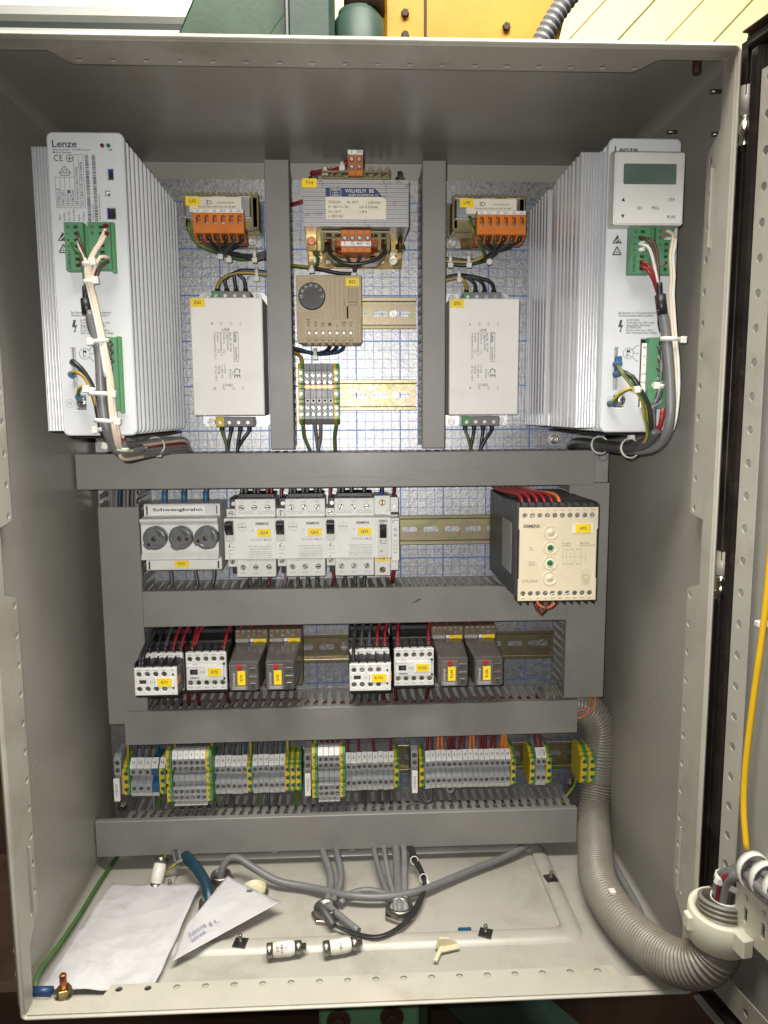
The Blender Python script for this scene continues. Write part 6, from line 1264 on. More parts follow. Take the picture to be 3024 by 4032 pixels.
for i, (xa, xb, c) in enumerate(((428, 440, 'wire_darkred'), (431, 447, 'wire_orange'))):
    wire('relay_wire', [(xa, -417, 128), (xa, -424, 130), ((xa + xb) / 2, -434 + 6 * i, 132), (xb, -424, 132), (xb, -417, 130)], 1.9, c, ('dark red wire loop hanging under relay box A92', 'orange wire loop hanging under relay box A92')[i], group='relay box wires')
for i in range(4): wire('relay_wire', [(411 + i * 7, -416, 126), (411 + i * 7, -421.5, 120), (413 + i * 7, -420, 100), (415 + i * 6, -424, 60)], 1.8, 'wire_darkred', f'dark red wire under relay box A92, {nn[i]} from the left', group='relay box wires')

# ------------------------------------------------------------------ contactors
ZC = -505.4
def contactor(xc, tagname, aux, ordn):
    t = thing('contactor', f"small {'black and white contactor with an add-on block' if aux else 'white-faced contactor'} tagged {tagname}", 'contactor', (xc, 0, ZC), 'contactors')
    MB().box(-22.6, 22.6, 6, 60, -27, 27.6, 1).build('housing', 'black_plastic', t)
    rg = MB().box(-22, 22, 8, 30, 27.6, 33, .6)
    for i in range(6): rg.box(-21.6 + 8.4 * i, -20.2 + 8.4 * i, 50, 78, 20, 26, .2)
    rg.box(-22.4, 22.4, 58, 66, 19.6, 24, .3); rg.build('wire_guides', 'black_plastic', t)
    MB().box(-22.4, 22.4, 60, 74, -26, 20.4, .6).build('contact_block', 'black_plastic', t)
    text('moulded_lettering', [('SIEMENS', 0, 30.4, 2.0, 0, 'CENTER')], 30.2, 'dark_grey', t, 1)
    xs = [-17.2 + 8.6 * i for i in range(5)]
    hs = [circ(x, 13.6, 3.2, 14) for x in xs] + [circ(x, -13, 3.2, 14) for x in xs]
    plate('front', 'device_white', t, [rect(-21, 21.2, -20.4, 20.2)] + hs, 73, 80, .5)
    for x in xs:
        for z in (13.6, -13): screw(t, x, 78.4, z, 2.8, 'screw_dull')
    b = MB()
    for i, m_ in enumerate(['13', '21', '33', '43', 'A1']): pass
    text('lettering', [(m_, x, 18.4, 1.5, 0, 'CENTER') for m_, x in zip(['13NO', '21NC', '33NO', '43NO', '230V'], xs)] + [(m_, x, -18, 1.5, 0, 'CENTER') for m_, x in zip(['14NO', '22NC', '34NO', '44NO', '50Hz'], xs)], 80.15, 'ink_pale', t, 1)
    if not aux:
        MB().box(-20.4, 19, 80, 82, -9.2, 7, .5).build('centre_panel', 'device_white', t)
        MB().box(-16.8, -8.6, 81.9, 82.2, -2.8, 2.8).build('window', 'hole_black', t); MB().box(-14.5, -9.2, 82.2, 82.6, -1.6, 1.2, .2).build('actuator', 'dark_grey', t)
        text('brand_lettering', [('SIEMENS', -17, -6.6, 1.9, 0, 'LEFT', 1.05, .06)], 82.2, 'ink_grey', t, 1)
        text('lettering', [('31E', -6.6, -.4, 2.6, 0, 'LEFT'), ('3TH2', -14, 8.4, 1.6, 0, 'LEFT'), ('A1', 15.6, 8.6, 1.6), ('A2', 15.6, -9.2, 1.6)], 82.2, 'ink_pale', t, 1)
        b = MB(); line(b, [(-17.6, 5), (-8, 5)], .3, 82.2); ring(b, -18.6, 5, .8, .3, 82.2, 12); b.build('printed_marks', 'ink_pale', t)
        for z in (8.6, -8): MB().box(18.4, 20.4, 80, 82.4, z - 1, z + 1).build('latch', 'hole_black', t)
        yellow_tag(t, tagname, 2.2, 16.2, -4.6, 4.4, 82.6, size=3.1, white=(-.2, 18.4, -4.9, 4.7))
    else:
        MB().box(-22.2, 22.4, 80, 106, -18, 15.6, .8).build('aux_housing', 'black_plastic', t)
        ag = MB()
        for i in range(5): ag.box(-21.8 + 9.2 * i, -20.4 + 9.2 * i, 84, 108, 11, 19.6, .3)
        ag.build('aux_guides', 'black_plastic', t)
        xa = [-17 + 8.6 * i for i in range(4)]
        hs = [circ(x, 8, 3.2, 14) for x in xa] + [circ(x, -7.8, 3.2, 14) for x in xa] + [rect(-17.6, -9.4, -3.2, 2.4)]
        plate('aux_front', 'device_white', t, [rect(-21.2, 21.2, -14, 14.2)] + hs, 104, 110, .5)
        for x in xa:
            for z in (8, -7.8): screw(t, x, 108.4, z, 2.8, 'screw_dull' if random.random() < .7 else 'screw_steel')
        MB().box(-16, -11, 104.5, 107.5, -2.4, 1.4, .4).build('actuator', 'wire_brown', t); MB().box(-1, .2, 109.8, 110.2, -3, 2.4).build('slot_mark', 'hole_black', t)
        MB().box(19.6, 22.8, 98, 109, -4.4, 4.2, .5).build('latch_clip', 'terracotta', t)
        for z in (7.6, -6.8): MB().box(17, 19, 109.8, 110.3, z - 1, z + 1).build('latch', 'hole_black', t)
        text('lettering', [('53NO', xa[0], 12.4, 1.4, 0, 'CENTER'), ('61NC', xa[1], 12.4, 1.4, 0, 'CENTER'), ('71NC', xa[2], 12.4, 1.4, 0, 'CENTER'), ('83NO', xa[3], 12.4, 1.4, 0, 'CENTER'), ('31', -6.4, -.4, 2.8, 0, 'LEFT'), ('A1', 16.4, 12.4, 1.5), ('A2', 16.4, -12.4, 1.5), ('O', -19.8, .4, 1.6, 0, 'CENTER')], 110.15, 'ink_pale', t, 1)
        yellow_tag(t, tagname, 1.8, 16.8, -4.8, 4, 110.6, size=3.2, white=(-.6, 19.4, -5.2, 4.4))
    return t
def contactor_wires(xc, tagname, cols):
    ns = ('first', 'second', 'third', 'fourth', 'fifth'); cn = {'wire_dark': 'dark', 'wire_black': 'black', 'wire_red': 'red'}
    for i, c in enumerate(cols):
        if not c: continue
        x = xc - 17.2 + 8.6 * i
        wire('contactor_wire', [(x, -487, 66), (x + .6, -480, 62), (x + 1.6, -472, 50), (x + 3 + i * .6, -464, 42), (x + 4, -456, 36)], 1.9, c, f'{cn[c]} wire rising from the {ns[i]} upper clamp of contactor {tagname}', group='contactor wires')
        if c == 'wire_red': wire('wire_ferrule', [(x, -488, 67), (x + .5, -481, 63)], 2.3, 'wire_red', f'red ferrule in the {ns[i]} upper clamp of contactor {tagname}', 'ferrule', 'ferrules above the contactors')
        wire('contactor_wire', [(x, -526, 60), (x + .4, -532, 58), (x + random.uniform(-2, 2), -542, 48), (x, -558, 40)], 1.8, 'wire_dark' if c != 'wire_red' or i % 2 else 'wire_darkred', f'wire hanging under the {ns[i]} clamp of contactor {tagname}', group='contactor wires')
contactor(38.4, 'K71', True, 0); contactor(84.6, 'K72', False, 0); contactor(260.4, 'K101', True, 0); contactor(308.9, 'K102', False, 0)
contactor_wires(38.4, 'K71', ['wire_dark', 'wire_black', 'wire_dark', 'wire_red', 'wire_red']); contactor_wires(84.6, 'K72', ['wire_red', None, None, None, 'wire_red'])
contactor_wires(260.4, 'K101', ['wire_dark', 'wire_dark', 'wire_dark', 'wire_red', 'wire_red']); contactor_wires(308.9, 'K102', ['wire_red', None, None, None, 'wire_red'])
wire('contactor_wire', [(69.5, -487, 67), (71, -480, 62), (73, -470, 50), (79, -462, 42)], 1.9, 'wire_red', 'second red wire beside the first upper clamp of contactor K72', group='contactor wires')
for x0, nm2, tg in ((21.4, 'left', 'K71'), (24.4, 'right', 'K71'), (243.4, 'left', 'K101')):
    wire('contactor_wire', [(x0, -493, 104), (x0 - .6, -484, 102), (x0 + 1, -474, 84), (x0 + 4, -464, 52), (x0 + 6, -456, 40)], 1.8, 'wire_black', f'{nm2} black wire from the add-on block of contactor {tg}' if tg == 'K71' else 'black wire from the add-on block of contactor K101', group='contactor wires')

# ------------------------------------------------------------------ plug-in relays
def relay(xc, tagname):
    s_ = thing('relay_socket', f'brown relay socket under the smoky relay tagged {tagname}', 'relay socket', (xc + 1, 0, ZC), 'relay sockets')
    MB().box(-18.6, 18.6, 6, 35, -34, 33, .8).build('housing', 'relay_brown', s_); MB().box(-18.4, 18.4, 34.8, 38, 18.5, 33, .5).build('upper_step', 'relay_brown', s_)
    for i in range(6): z = 26.4 - (i % 2) * -2.6; screw(s_, -15 + 6 * i, 38.9, z, 1.9, 'screw_dull')
    text('lettering', [(m_, -15 + 6 * i, 31.4, 1.7, 0, 'CENTER', 1, .04) for i, m_ in enumerate(['34', '32', '24', '22', '14', '12'])], 38.15, 'ink_white', s_, 1)
    text('brand_lettering', [('KUHNKE', -10.4, 20.4, 2.4, 0, 'CENTER', 1.0, .08)], 38.15, 'ink_white', s_); b = MB(); line(b, rrect(-17.4, -3.4, 18.7, 22.2, .8, 2) + [rrect(-17.4, -3.4, 18.7, 22.2, .8, 2)[0]], .35, 38.15); b.build('printed_frame', 'ink_white', s_)
    yellow_tag(s_, tagname, 2.6, 16.6, 13.6, 22.6, 38.2, size=3.0, white=(-1.6, 2.4, 19, 22.6))
    r = thing('plug_in_relay', f'smoky brown plug-in relay tagged {tagname} with a red button', 'relay', (xc, 35, ZC), 'plug-in relays')
    # tapering cover: foot ring (d 10) to front ring (d 65)
    r0 = rrect(-17.6, 18.6, -18.6, 18.6, 2.5, 3); r1 = rrect(-15.4, 15.6, -16.2, 16.2, 3, 3); r2 = rrect(-14.4, 14.6, -15.2, 15.2, 2.6, 3); n = len(r0)
    vs = [(x, 0, z) for x, z in r0] + [(x, 4, z) for x, z in r0] + [(x, 62, z) for x, z in r1] + [(x, 64.6, z) for x, z in r2]
    fs = [tuple(range(n))] + [(k * n + i, k * n + (i + 1) % n, (k + 1) * n + (i + 1) % n, (k + 1) * n + i) for k in range(3) for i in range(n)] + [tuple(range(3 * n, 4 * n))]
    MB().add(vs, fs).build('cover', 'relay_smoke', r)
    plate('front_insert', 'relay_front', r, [rrect(-13.4, 4, -14.2, 12.8, 1, 2)], 64.5, 65.4, .25)
    MB().box(5.4, 13.4, 64.5, 65.6, 6, 9.6, .3).box(5, 14, 64.5, 65.6, -1.4, 0.8, .3).box(6.4, 12.6, 64.5, 65.6, -12.6, -6.8, .5).build('window_frames', 'relay_front', r)
    MB().box(6.2, 12.6, 65.5, 65.75, 6.8, 8.8).box(7.2, 11.8, 65.5, 65.75, -11.8, -7.6).build('window', 'dark_grey', r)
    MB().lathe([(65, 2.7), (66.6, 2.6), (67.2, 2)], (-4.2, 0, 11), (0, 1, 0), 18).build('test_button', 'button_red', r)
    text('lettering', [('Universal', -10.2, -9.6, 2.7, 90, 'LEFT', 1.0, .04)], 65.6, 'ink_white', r); text('brand_lettering', [('KUHNKE', -4.6, -12, 2.2, 0, 'CENTER', .95, .06)], 65.6, 'ink_white', r)
    b = MB(); line(b, rrect(-12, 2.6, -13.5, -10.5, .8, 2) + [rrect(-12, 2.6, -13.5, -10.5, .8, 2)[0]], .35, 65.6); b.build('printed_frame', 'ink_white', r)
    yellow_tag(r, tagname, -6.4, 1.8, -9, 6.6, 65.5, rot=90, size=3.0)
    wx = xc
    for i, dx in enumerate((-11, 1, 13)): wire('relay_wire', [(wx + dx, -474, 32), (wx + dx + .5, -466, 34), (wx + dx + 1, -456, 34)], 1.7, 'wire_red' if i < 2 else 'wire_darkred', f"{('left', 'middle', 'right')[i]} red wire rising behind the socket of relay {tagname}", group='relay socket wires')
relay(127.4, 'K74'); relay(165.4, 'K76'); relay(349.8, 'K104'); relay(387.4, 'K106')
# ------------------------------------------------------------------ terminal rows
ZR = -645.0
ORD = ('first', 'second', 'third', 'fourth', 'fifth', 'sixth', 'seventh', 'eighth', 'ninth', 'tenth', 'eleventh', 'twelfth', 'thirteenth', 'fourteenth', 'fifteenth', 'sixteenth')
TP = [(23, 12), (23, 37), (14.5, 45), (6, 45), (6, 35), (0.5, 35), (-4.5, 45), (-14.5, 45), (-20.4, 41), (-21, 12), (-16, 8), (16, 8)]
TMESH = {}
def tbody(w_, m_):
    k = (w_, m_)
    if k not in TMESH: TMESH[k] = MB().prism_x(TP[::-1], -w_ / 2 + .08, w_ / 2 - .08).mesh('body', m_, bevel=.25)
    return TMESH[k]
WELL = MB().lathe([(0, 2.15), (.25, 2.15)], n=14).mesh('screw_well', 'hole_black')
TSC = [screw_mesh(1.7, .7, 'slot', a, 'screw_dull') for a in (10, 70, 130)]
MK = {}
def term(x, w_, mark, label, m_='terminal_grey', group='numbered terminals'):
    t = thing('terminal', label, 'terminal', (x, random.uniform(-.5, .5), ZR + random.uniform(-.35, .35)), group)
    child('body', tbody(w_, m_), t)
    for z in (10, -9.6): child('screw_well', WELL, t, (0, 45, z)); child('screw', random.choice(TSC), t, (0, 45.32, z))
    if w_ not in MK:
        MK[w_] = (MB().prism_x([(23.3, 36.6), (24.2, 37.6), (15.2, 46.2), (14.2, 45.2)][::-1], -w_ / 2 + .25, w_ / 2 - .25).mesh('marker', 'tag_white'), MB().prism_x([(-14.6, 45.1), (-14.4, 45.7), (-20.6, 41.6), (-20.6, 41)][::-1], -w_ / 2 + .25, w_ / 2 - .25).mesh('marker', 'tag_white'))
    mk = child('marker', MK[w_][0], t); child('marker', MK[w_][1], t)
    if mark:
        lt = text('lettering', [(mark, 0, 0, 3.1, 0, 'CENTER', .75 if len(mark) > 1 else .9, .07)], .1, 'ink_black', mk, 1); lt.matrix_local = Matrix.Translation((0, -42.0 * S, 19.9 * S)) @ Matrix.Rotation(math.radians(-43), 4, 'X')
    return t
EP = [(21, 12), (22, 28), (18, 36), (17.6, 39), (14.6, 39.4), (14, 45), (-15.5, 45), (-16, 41), (-19.6, 40), (-20, 12), (-16, 8), (16, 8)]
EM = {}
def eterm(x, w_, label, group='earth terminals', d=0):
    t = thing('terminal', label, 'terminal', (x, d, ZR), group)
    if w_ not in EM: EM[w_] = MB().m(0).prism_x(EP[::-1], -w_ / 2 + .08, 0).m(1).prism_x(EP[::-1], 0.0, w_ / 2 - .08).mesh('body', ['earth_yellow', 'earth_green'])
    child('body', EM[w_], t)
    sc_b = MB().m(1)
    for z in (8.6, -1, -10.4): sc_b.lathe([(44.9, 2.3), (45.15, 2.3)], (-.1, 0, z), (0, 1, 0), 14)
    sc_b.m(0)
    for z in (3.8, -5.8): sc_b.lathe([(44.9, w_ * .30), (45.1, w_ * .30)], (.35, 0, z), (0, 1, 0), 12)
    sc_b.build('screw_holes', ['earth_yellow', 'wire_dark'], t)
    return t
def clampblock(x, label, s_, tz=-653):
    t = thing('end_clamp', label, 'end clamp', (x, 0, ZR), 'end clamps')
    MB().prism_x([(30, 10), (30, 36), (26, 43), (6, 43), (4, 38), (-20, 38), (-20, 10)][::-1], -4, 4).build('body', 'terminal_grey', t, bevel=.5)
    for z in (21, 12): child('screw_well', MB().lathe([(0, 2.7), (.2, 2.7)], n=14).mesh('screw_well', 'hole_black'), t, (0, 43, z)); screw(t, 0, 43.6, z, 2.3, 'screw_dull')
    MB().box(-3.4, 3.2, 46, 50, -22, 4.6, .4).build('name_plate', 'tag_white', t); MB().box(-2, 2, 36, 46, -20, 2, .3).build('plate_holder', 'mid_grey', t)
    text('lettering', [(s_, 0, -8.6, 3.1, 90, 'CENTER', .78, .02)], 50.2, 'ink_grey', t, 1)
clampblock(-26.6, 'grey end clamp with a white name plate at the far left of the terminal rows', '=1+E10-X1')
eterm(-17, 8.0, 'green and yellow earth terminal at the far left, next to the terminal marked L1')
for i, (m_, c) in enumerate((('L1', 'terminal_grey'), ('L2', 'terminal_grey'), ('L3', 'terminal_grey'), ('N', 'terminal_blue'))): term(-8.6 + 8.05 * i, 8.0, m_, f"{'blue' if m_ == 'N' else 'grey'} wide terminal marked {m_} in the left row", c)
eterm(24, 7.6, 'green and yellow earth terminal marked PE just left of the raised grey block')
mk = MB().prism_x([(23.3, 36.6), (24.2, 37.6), (15.2, 46.2), (14.2, 45.2)][::-1], 21, 27.4).build('earth_marker', 'tag_white', None); tag(mk, 'white marker reading PE on the earth terminal beside N', 'marker'); mk.location = (0, 0, ZR * S)
lt = text('lettering', [('PE', 24.2, 0, 3, 0, 'CENTER', .8, .05)], .1, 'ink_black', mk, 1); lt.matrix_local = Matrix.Translation((0, -42.0 * S, 19.9 * S)) @ Matrix.Rotation(math.radians(-43), 4, 'X')
disconnect_terminal(35.2, ZR + 8, 6.4, 60, 'tall green and yellow earth terminal left of the raised terminals marked 1 to 6', 'earth', 'raised terminals', scale=.99)
for i in range(6): disconnect_terminal(42.0 + 6.25 * i, ZR + 8, 6.2, 60, f'{ORD[i]} tall grey terminal of six, marked {i + 1}, in the left raised block', 'grey', 'raised terminals', str(i + 1), scale=.99)
disconnect_terminal(79.6, ZR + 8, 6.4, 60, 'tall green and yellow earth terminal right of the raised terminals marked 1 to 6', 'earth', 'raised terminals', scale=.99)
for i in range(6): term(86.2 + 6.2 * i, 6.2, str(7 + i), f'{ORD[i]} grey terminal right of the left raised block, marked {7 + i}')
eterm(123, 6.2, 'green and yellow earth terminal between the terminals marked 12 and 17')
for i in range(6): term(129.2 + 6.2 * i, 6.2, str(17 + i), f'{ORD[i]} grey terminal left of the three earth terminals, marked {17 + i}')
for i in range(3): eterm(166.2 + 6.3 * i, 6.2, ('green and yellow earth terminal directly right of the terminal marked 22', 'middle one of three earth terminals right of the terminal marked 22', 'last of three earth terminals before the X2 end clamp')[i])
clampblock(189.4, 'grey end clamp with the name plate ending X2 in the middle of the terminal rows', '=1+E10-X2')
disconnect_terminal(198.0, ZR + 8, 6.4, 60, 'tall green and yellow earth terminal right of the X2 end clamp', 'earth', 'raised terminals', scale=.99)
for i, m_ in enumerate(('L80', 'L81', 'L82', 'L90')): disconnect_terminal(204.7 + 6.25 * i, ZR + 8, 6.2, 60, f'{nm[i]} tall grey terminal from the left in the raised block with upside-down markers', 'grey', 'raised terminals', '', scale=.99)
disconnect_terminal(229.6, ZR + 8, 6.4, 60, 'tall green and yellow earth terminal left of the terminal row marked 1 to 16', 'earth', 'raised terminals', scale=.99)
for i, m_ in enumerate(('1', '2', '3', '4', '5', '6', '14', '15', '16')): term(236 + 6.2 * i, 6.2, m_, f'{ORD[i]} grey terminal in the middle row of nine, marked {m_}')
eterm(292, 6.2, 'green and yellow earth terminal at the right end of the middle row of nine')
clampblock(312.6, 'grey end clamp with the name plate ending X3 left of the longest row', '=1+E10-X3')
eterm(321.4, 6.4, 'green and yellow earth terminal at the left end of the longest row')
M3 = ['1', '2', '3', '4', '5', '6', '7', '8', '9', '10', '15', '16', '17', '18', '19', '20']
for i, m_ in enumerate(M3): term(328 + 6.25 * i, 6.2, m_, f'{ORD[i]} grey terminal from the left in the longest row, marked {m_}')
eterm(428.3, 6.2, 'green and yellow earth terminal at the right end of the longest row')
eterm(450.8, 6.6, 'green and yellow earth terminal left of the pair marked XTA')
for i in range(2):
    t = term(457.6 + 6.2 * i, 6.2, '', ('left grey terminal of the pair with the handwritten marker', 'right grey terminal of the pair with the handwritten marker')[i])
    lt = text('lettering', [('XTA', 0, 0, 2.9, -80, 'CENTER', .95, .05 * i)], .1, ('ink_pale', 'ink_grey')[i], t, 1); lt.matrix_local = Matrix.Translation((0, -42.1 * S, 20.0 * S)) @ Matrix.Rotation(math.radians(-43), 4, 'X')
eterm(470.2, 6.6, 'green and yellow earth terminal right of the pair marked XTA')
eterm(512, 9.2, 'left one of the two wide earth terminals beside the hose'); eterm(521.4, 9.2, 'right one of the two wide earth terminals touching the hose')
# wires above and below the terminals
def up(x, c, lab, d=30, dz=0, dx=0): wire('terminal_wire', [(x, -626 + dz, d + 4), (x + dx * .4, -616 + dz, d + 3), (x + dx, -592, d)], 1.6 if c != 'yg' else 1.8, c, lab, group='wires above the terminals', n=7)
def ferr(x, c, lab, d=34): wire('wire_ferrule', [(x, -627, d), (x, -621.5, d)], 2.1, c, lab, 'ferrule', 'ferrules in the terminals', n=8)
up(-17, 'yg', 'green and yellow wire above the far left earth terminal')
for i, m_ in enumerate(('L1', 'L2', 'L3')): up(-8.6 + 8.05 * i, 'wire_dark', f'dark wire above the terminal marked {m_}', dx=1); ferr(-8.6 + 8.05 * i, 'deep_blue', f'blue ferrule at the terminal marked {m_}')
up(15.6, 'wire_blue', 'dark blue wire above the blue terminal marked N', dx=3); up(35.2, 'yg', 'green and yellow wire above the raised block at the left', dx=2)
for i in range(6): up(42 + 6.25 * i, 'wire_dark', f'{ORD[i]} dark wire behind the left raised block of terminals', 26, 10)
up(79.6, 'yg', 'green and yellow wire right of the raised block at the left', dx=-1)
for i in range(6): up(86.2 + 6.2 * i, 'wire_blue' if i == 5 else 'wire_dark', f"{ORD[i]} wire, {'dark blue' if i == 5 else 'dark'}, right of the left raised block", dx=random.uniform(-2, 2))
up(123, 'yg', 'green and yellow wire between the terminals marked 12 and 17')
for i in range(6): up(129.2 + 6.2 * i, 'wire_blue' if i == 5 else 'wire_dark', f"{ORD[i]} wire, {'dark blue' if i == 5 else 'dark'}, left of those on the three earth terminals", dx=random.uniform(-2, 2))
up(166.2, 'yg', 'green and yellow wire above the first of the three earth terminals', dx=-1); up(198, 'yg', 'green and yellow wire above the raised block with upside-down markers')
for i in range(4): up(204.7 + 6.25 * i, 'wire_darkred', f'dark red wire, {nm[i]} from the left, above the raised block with upside-down markers', 28, 8, 1)
for k, (m_, i) in enumerate((('1', 0), ('3', 2), ('6', 5), ('16', 8))): x = 236 + 6.2 * i; up(x, 'wire_darkred', f'{ORD[k]} dark red wire above the middle row of nine terminals', dx=-4 if m_ == '6' else -.6); ferr(x, 'wire_red', f'{ORD[k]} red ferrule in the middle row of nine terminals')
cols3 = ['r', 'r', 'o', 'o', 'r', 'rr', 'r', 'r', 'o', 'o', 'r', 'rr', 'r', 'r', 'o', 'oy']
for i, c in enumerate(cols3):
    x = 328 + 6.25 * i
    for k, ch in enumerate(c):
        mt, cn_ = {'r': ('wire_darkred', 'dark red'), 'o': ('wire_orange', 'orange'), 'y': ('wire_yellow', 'yellow')}[ch]
        xx = x + (k - (len(c) - 1) / 2) * 2.6; sfx = '' if len(c) == 1 else (', left one' if k == 0 else ', right one')
        up(xx, mt, f'{cn_} wire above the {ORD[i]} grey terminal of the longest row{sfx}', dx=(2.2 if i % 2 == 0 else -2.2) + random.uniform(-1, 1)); ferr(xx, {'r': 'wire_red', 'o': 'wire_orange', 'y': 'ferrule_blue'}[ch], f'{cn_.replace("yellow", "blue")} ferrule in the {ORD[i]} grey terminal of the longest row{sfx}')
for i in range(2): up(457.6 + 6.2 * i, 'wire_darkred', ('left red wire above the pair marked XTA', 'right red wire above the pair marked XTA')[i], dx=-4); ferr(457.6 + 6.2 * i, 'wire_red', ('left red ferrule in the pair marked XTA', 'right red ferrule in the pair marked XTA')[i])
dn = 0
def down(x, c, lab, dx=0, d=26, end=-690): wire('terminal_wire', [(x, -660, d + 2), (x + dx * .3, -670, d + 4), (x + dx, end, d + 8)], 1.6, c, lab, group='wires below the terminals', n=7)
for x, c, dx, lab in ((-9, 'wire_dark', -6, 'dark wire below the terminal marked L1'), (8, 'wire_grey', 2, 'grey wire below the terminal marked L3'), (17, 'wire_green', -2, 'green wire below the blue terminal marked N'), (30, 'yg', 1, 'green and yellow wire below the left of the raised block'), (80, 'yg', 6, 'green and yellow wire below the right of the raised block'), (74, 'wire_dark', 14, 'dark wire slanting below the raised terminal marked 6'), (98, 'wire_dark', -2, 'left dark wire below the third terminal right of the raised block'), (103, 'wire_dark', -3, 'right dark wire below the fourth terminal right of the raised block'), (123, 'wire_dark', -3, 'dark wire below the single earth terminal of the left row'), (134, 'yg', -2, 'green and yellow wire below the terminal marked 18'), (142, 'wire_dark', 0, 'dark wire below the third grey terminal before the three earth terminals'), (155, 'wire_dark', -6, 'slanting dark wire below the fifth grey terminal before the three earth terminals'), (172, 'yg', 3, 'left green and yellow wire below the three earth terminals'), (179, 'yg', -3, 'right green and yellow wire below the three earth terminals'), (252, 'wire_dark', 0, 'left dark wire below the middle row'), (256, 'wire_dark', -2, 'second dark wire below the middle row'), (273, 'wire_dark', -2, 'third dark wire below the middle row'), (281, 'wire_dark', 1, 'fourth dark wire below the middle row'), (284, 'wire_dark', -1, 'fifth dark wire below the middle row')): down(x, c, lab, dx)
wire('terminal_wire', [(322, -662, 28), (321, -674, 34), (324, -683, 38), (332, -683, 38), (334, -674, 34), (333, -662, 28)], 1.7, 'wire_dark', 'dark wire loop below the left of the longest row', group='wires below the terminals')
wire('terminal_wire', [(350, -662, 40), (351, -669, 42), (355.5, -671, 42), (358.5, -668, 42), (358.5, -662, 40)], 1.8, 'wire_mauve', 'small dull red wire loop below the longest row', group='wires below the terminals')
wire('terminal_wire', [(510, -662, 26), (508, -676, 24), (498, -688, 26), (492, -696, 30)], 2.2, 'yg', 'green and yellow wire curving left below the wide earth terminals', group='wires below the terminals')

# ------------------------------------------------------------------ things on the cabinet floor
def sheet(name, label, corners, nu, nv, fz, matn):
    b = MB(); th_ = .25
    def pt(u, v):
        p = [(1 - u) * (1 - v) * a + u * (1 - v) * bb + u * v * c + (1 - u) * v * d_ for a, bb, c, d_ in zip(*corners)]
        return (p[0], p[1], p[2] + fz(u, v))
    top = [pt(i / nu, j / nv) for j in range(nv + 1) for i in range(nu + 1)]; N = len(top); W1 = nu + 1
    vs = top + [(x, d, z - th_) for x, d, z in top]; fs = []
    for j in range(nv):
        for i in range(nu): q = (j * W1 + i, j * W1 + i + 1, (j + 1) * W1 + i + 1, (j + 1) * W1 + i); fs.append(q); fs.append(tuple(k + N for k in q[::-1]))
    edge = [i for i in range(W1)] + [j * W1 + nu for j in range(1, nv + 1)] + [nv * W1 + i for i in range(nu - 1, -1, -1)] + [j * W1 for j in range(nv - 1, 0, -1)]
    for a, c in zip(edge, edge[1:] + edge[:1]): fs.append((a, c, c + N, a + N))
    b.add(vs, fs, True); o = b.build(name, matn); return tag(o, label, 'paper')
sheet('paper_sheet', 'blank crumpled white sheet of paper lying on the cabinet floor at the left', [(-24, 91, -739), (76, 99, -738.5), (60, 247, -741.5), (-44, 244, -742)], 22, 26, lambda u, v: 1.6 * math.sin(7 * u + 3 * v) * math.sin(5 * v) + .8 * math.sin(23 * u * v + 4) + .6 * math.sin(13 * v - 8 * u) + 2.2 * max(0, u - .8) * 5 * (1 - v) * 1.2 + .5 * math.sin(17 * u + 9 * v), 'paper')
pb = sheet('paper_note', 'curled white note with blue handwriting beside the blank sheet', [(104, 104, -727), (166, 147, -734), (69, 218, -739), (74, 168, -737)], 20, 20, lambda u, v: 7 * math.sin(math.pi * u) * (1 - v) * .25 - 5 * u * (1 - u) * (1 - v) + 4 * (u ** 3) * (1 - v), 'paper')
def note_mark(items, x, d, z, rz, rx, name, matn): 
    o = text(name, items, 0, matn, pb, 2); o.matrix_local = Matrix.Translation((x * S, -d * S, z * S)) @ Matrix.Rotation(rz, 4, 'Z') @ Matrix.Rotation(rx, 4, 'X'); return o
note_mark([('Zuleitung', 0, 0, 4.0, 6, 'CENTER', .95, 0), ('Schrank', -3, -8, 4.0, 5, 'CENTER', .95, 0)], 86, 181, -733.6, math.radians(42), math.radians(-84), 'handwriting', 'ink_blue')
note_mark([('E 1.', 0, 0, 5, 0, 'CENTER', .9)], 101, 172, -732.8, math.radians(38), math.radians(-84), 'handwriting', 'ink_blue')
b = MB(); P = [(108 + 2.2 * math.cos(a), 117 + 1.6 * math.sin(a)) for a in [2 * math.pi * i / 14 for i in range(15)]]
for (x0, d0), (x1, d1) in zip(P, P[1:]): b.add([(x0, d0, -726.0), (x1, d1, -726.0), (x1 * .93 + 108 * .07, d1 * .93 + 117 * .07, -726.0), (x0 * .93 + 108 * .07, d0 * .93 + 117 * .07, -726.0)], [(0, 1, 2, 3)])
b.build('handwriting', 'ink_blue', pb)
MB().box(128, 134, 128, 130.4, -728.2, -727.8).build('punch_hole', 'mid_grey', pb)
def gland(x, d, r, label, cream=False, h=12):
    t = thing('cable_gland', label, 'cable gland', (x, d, ZF + 1.6), 'cable glands')
    MB().lathe([(0, r * 1.22), (4, r * 1.22), (4.6, r * 1.14)], axis=(0, 0, 1), n=6, smooth=False).build('nut', 'nickel', t).rotation_euler = (0, 0, random.uniform(0, 1))
    if cream: MB().lathe([(4, r * .98), (h, r * .98), (h, r * .82), (h - 4, r * .78)], axis=(0, 0, 1), n=28).build('plug', 'gland_cream', t)
    else: MB().lathe([(4, r * .96), (5.2, r), (6.2, r * .96), (7.4, r), (8.4, r * .96), (9.6, r), (h, r * .95), (h, r * .76), (4, r * .74)], axis=(0, 0, 1), n=28).build('thread', 'nickel', t)
    return t
gland(94, 88, 11.5, 'metal gland on the cabinet floor from which the long grey cable rises'); gland(134, 112, 12.5, 'open cream plastic gland plug on the cabinet floor', True)
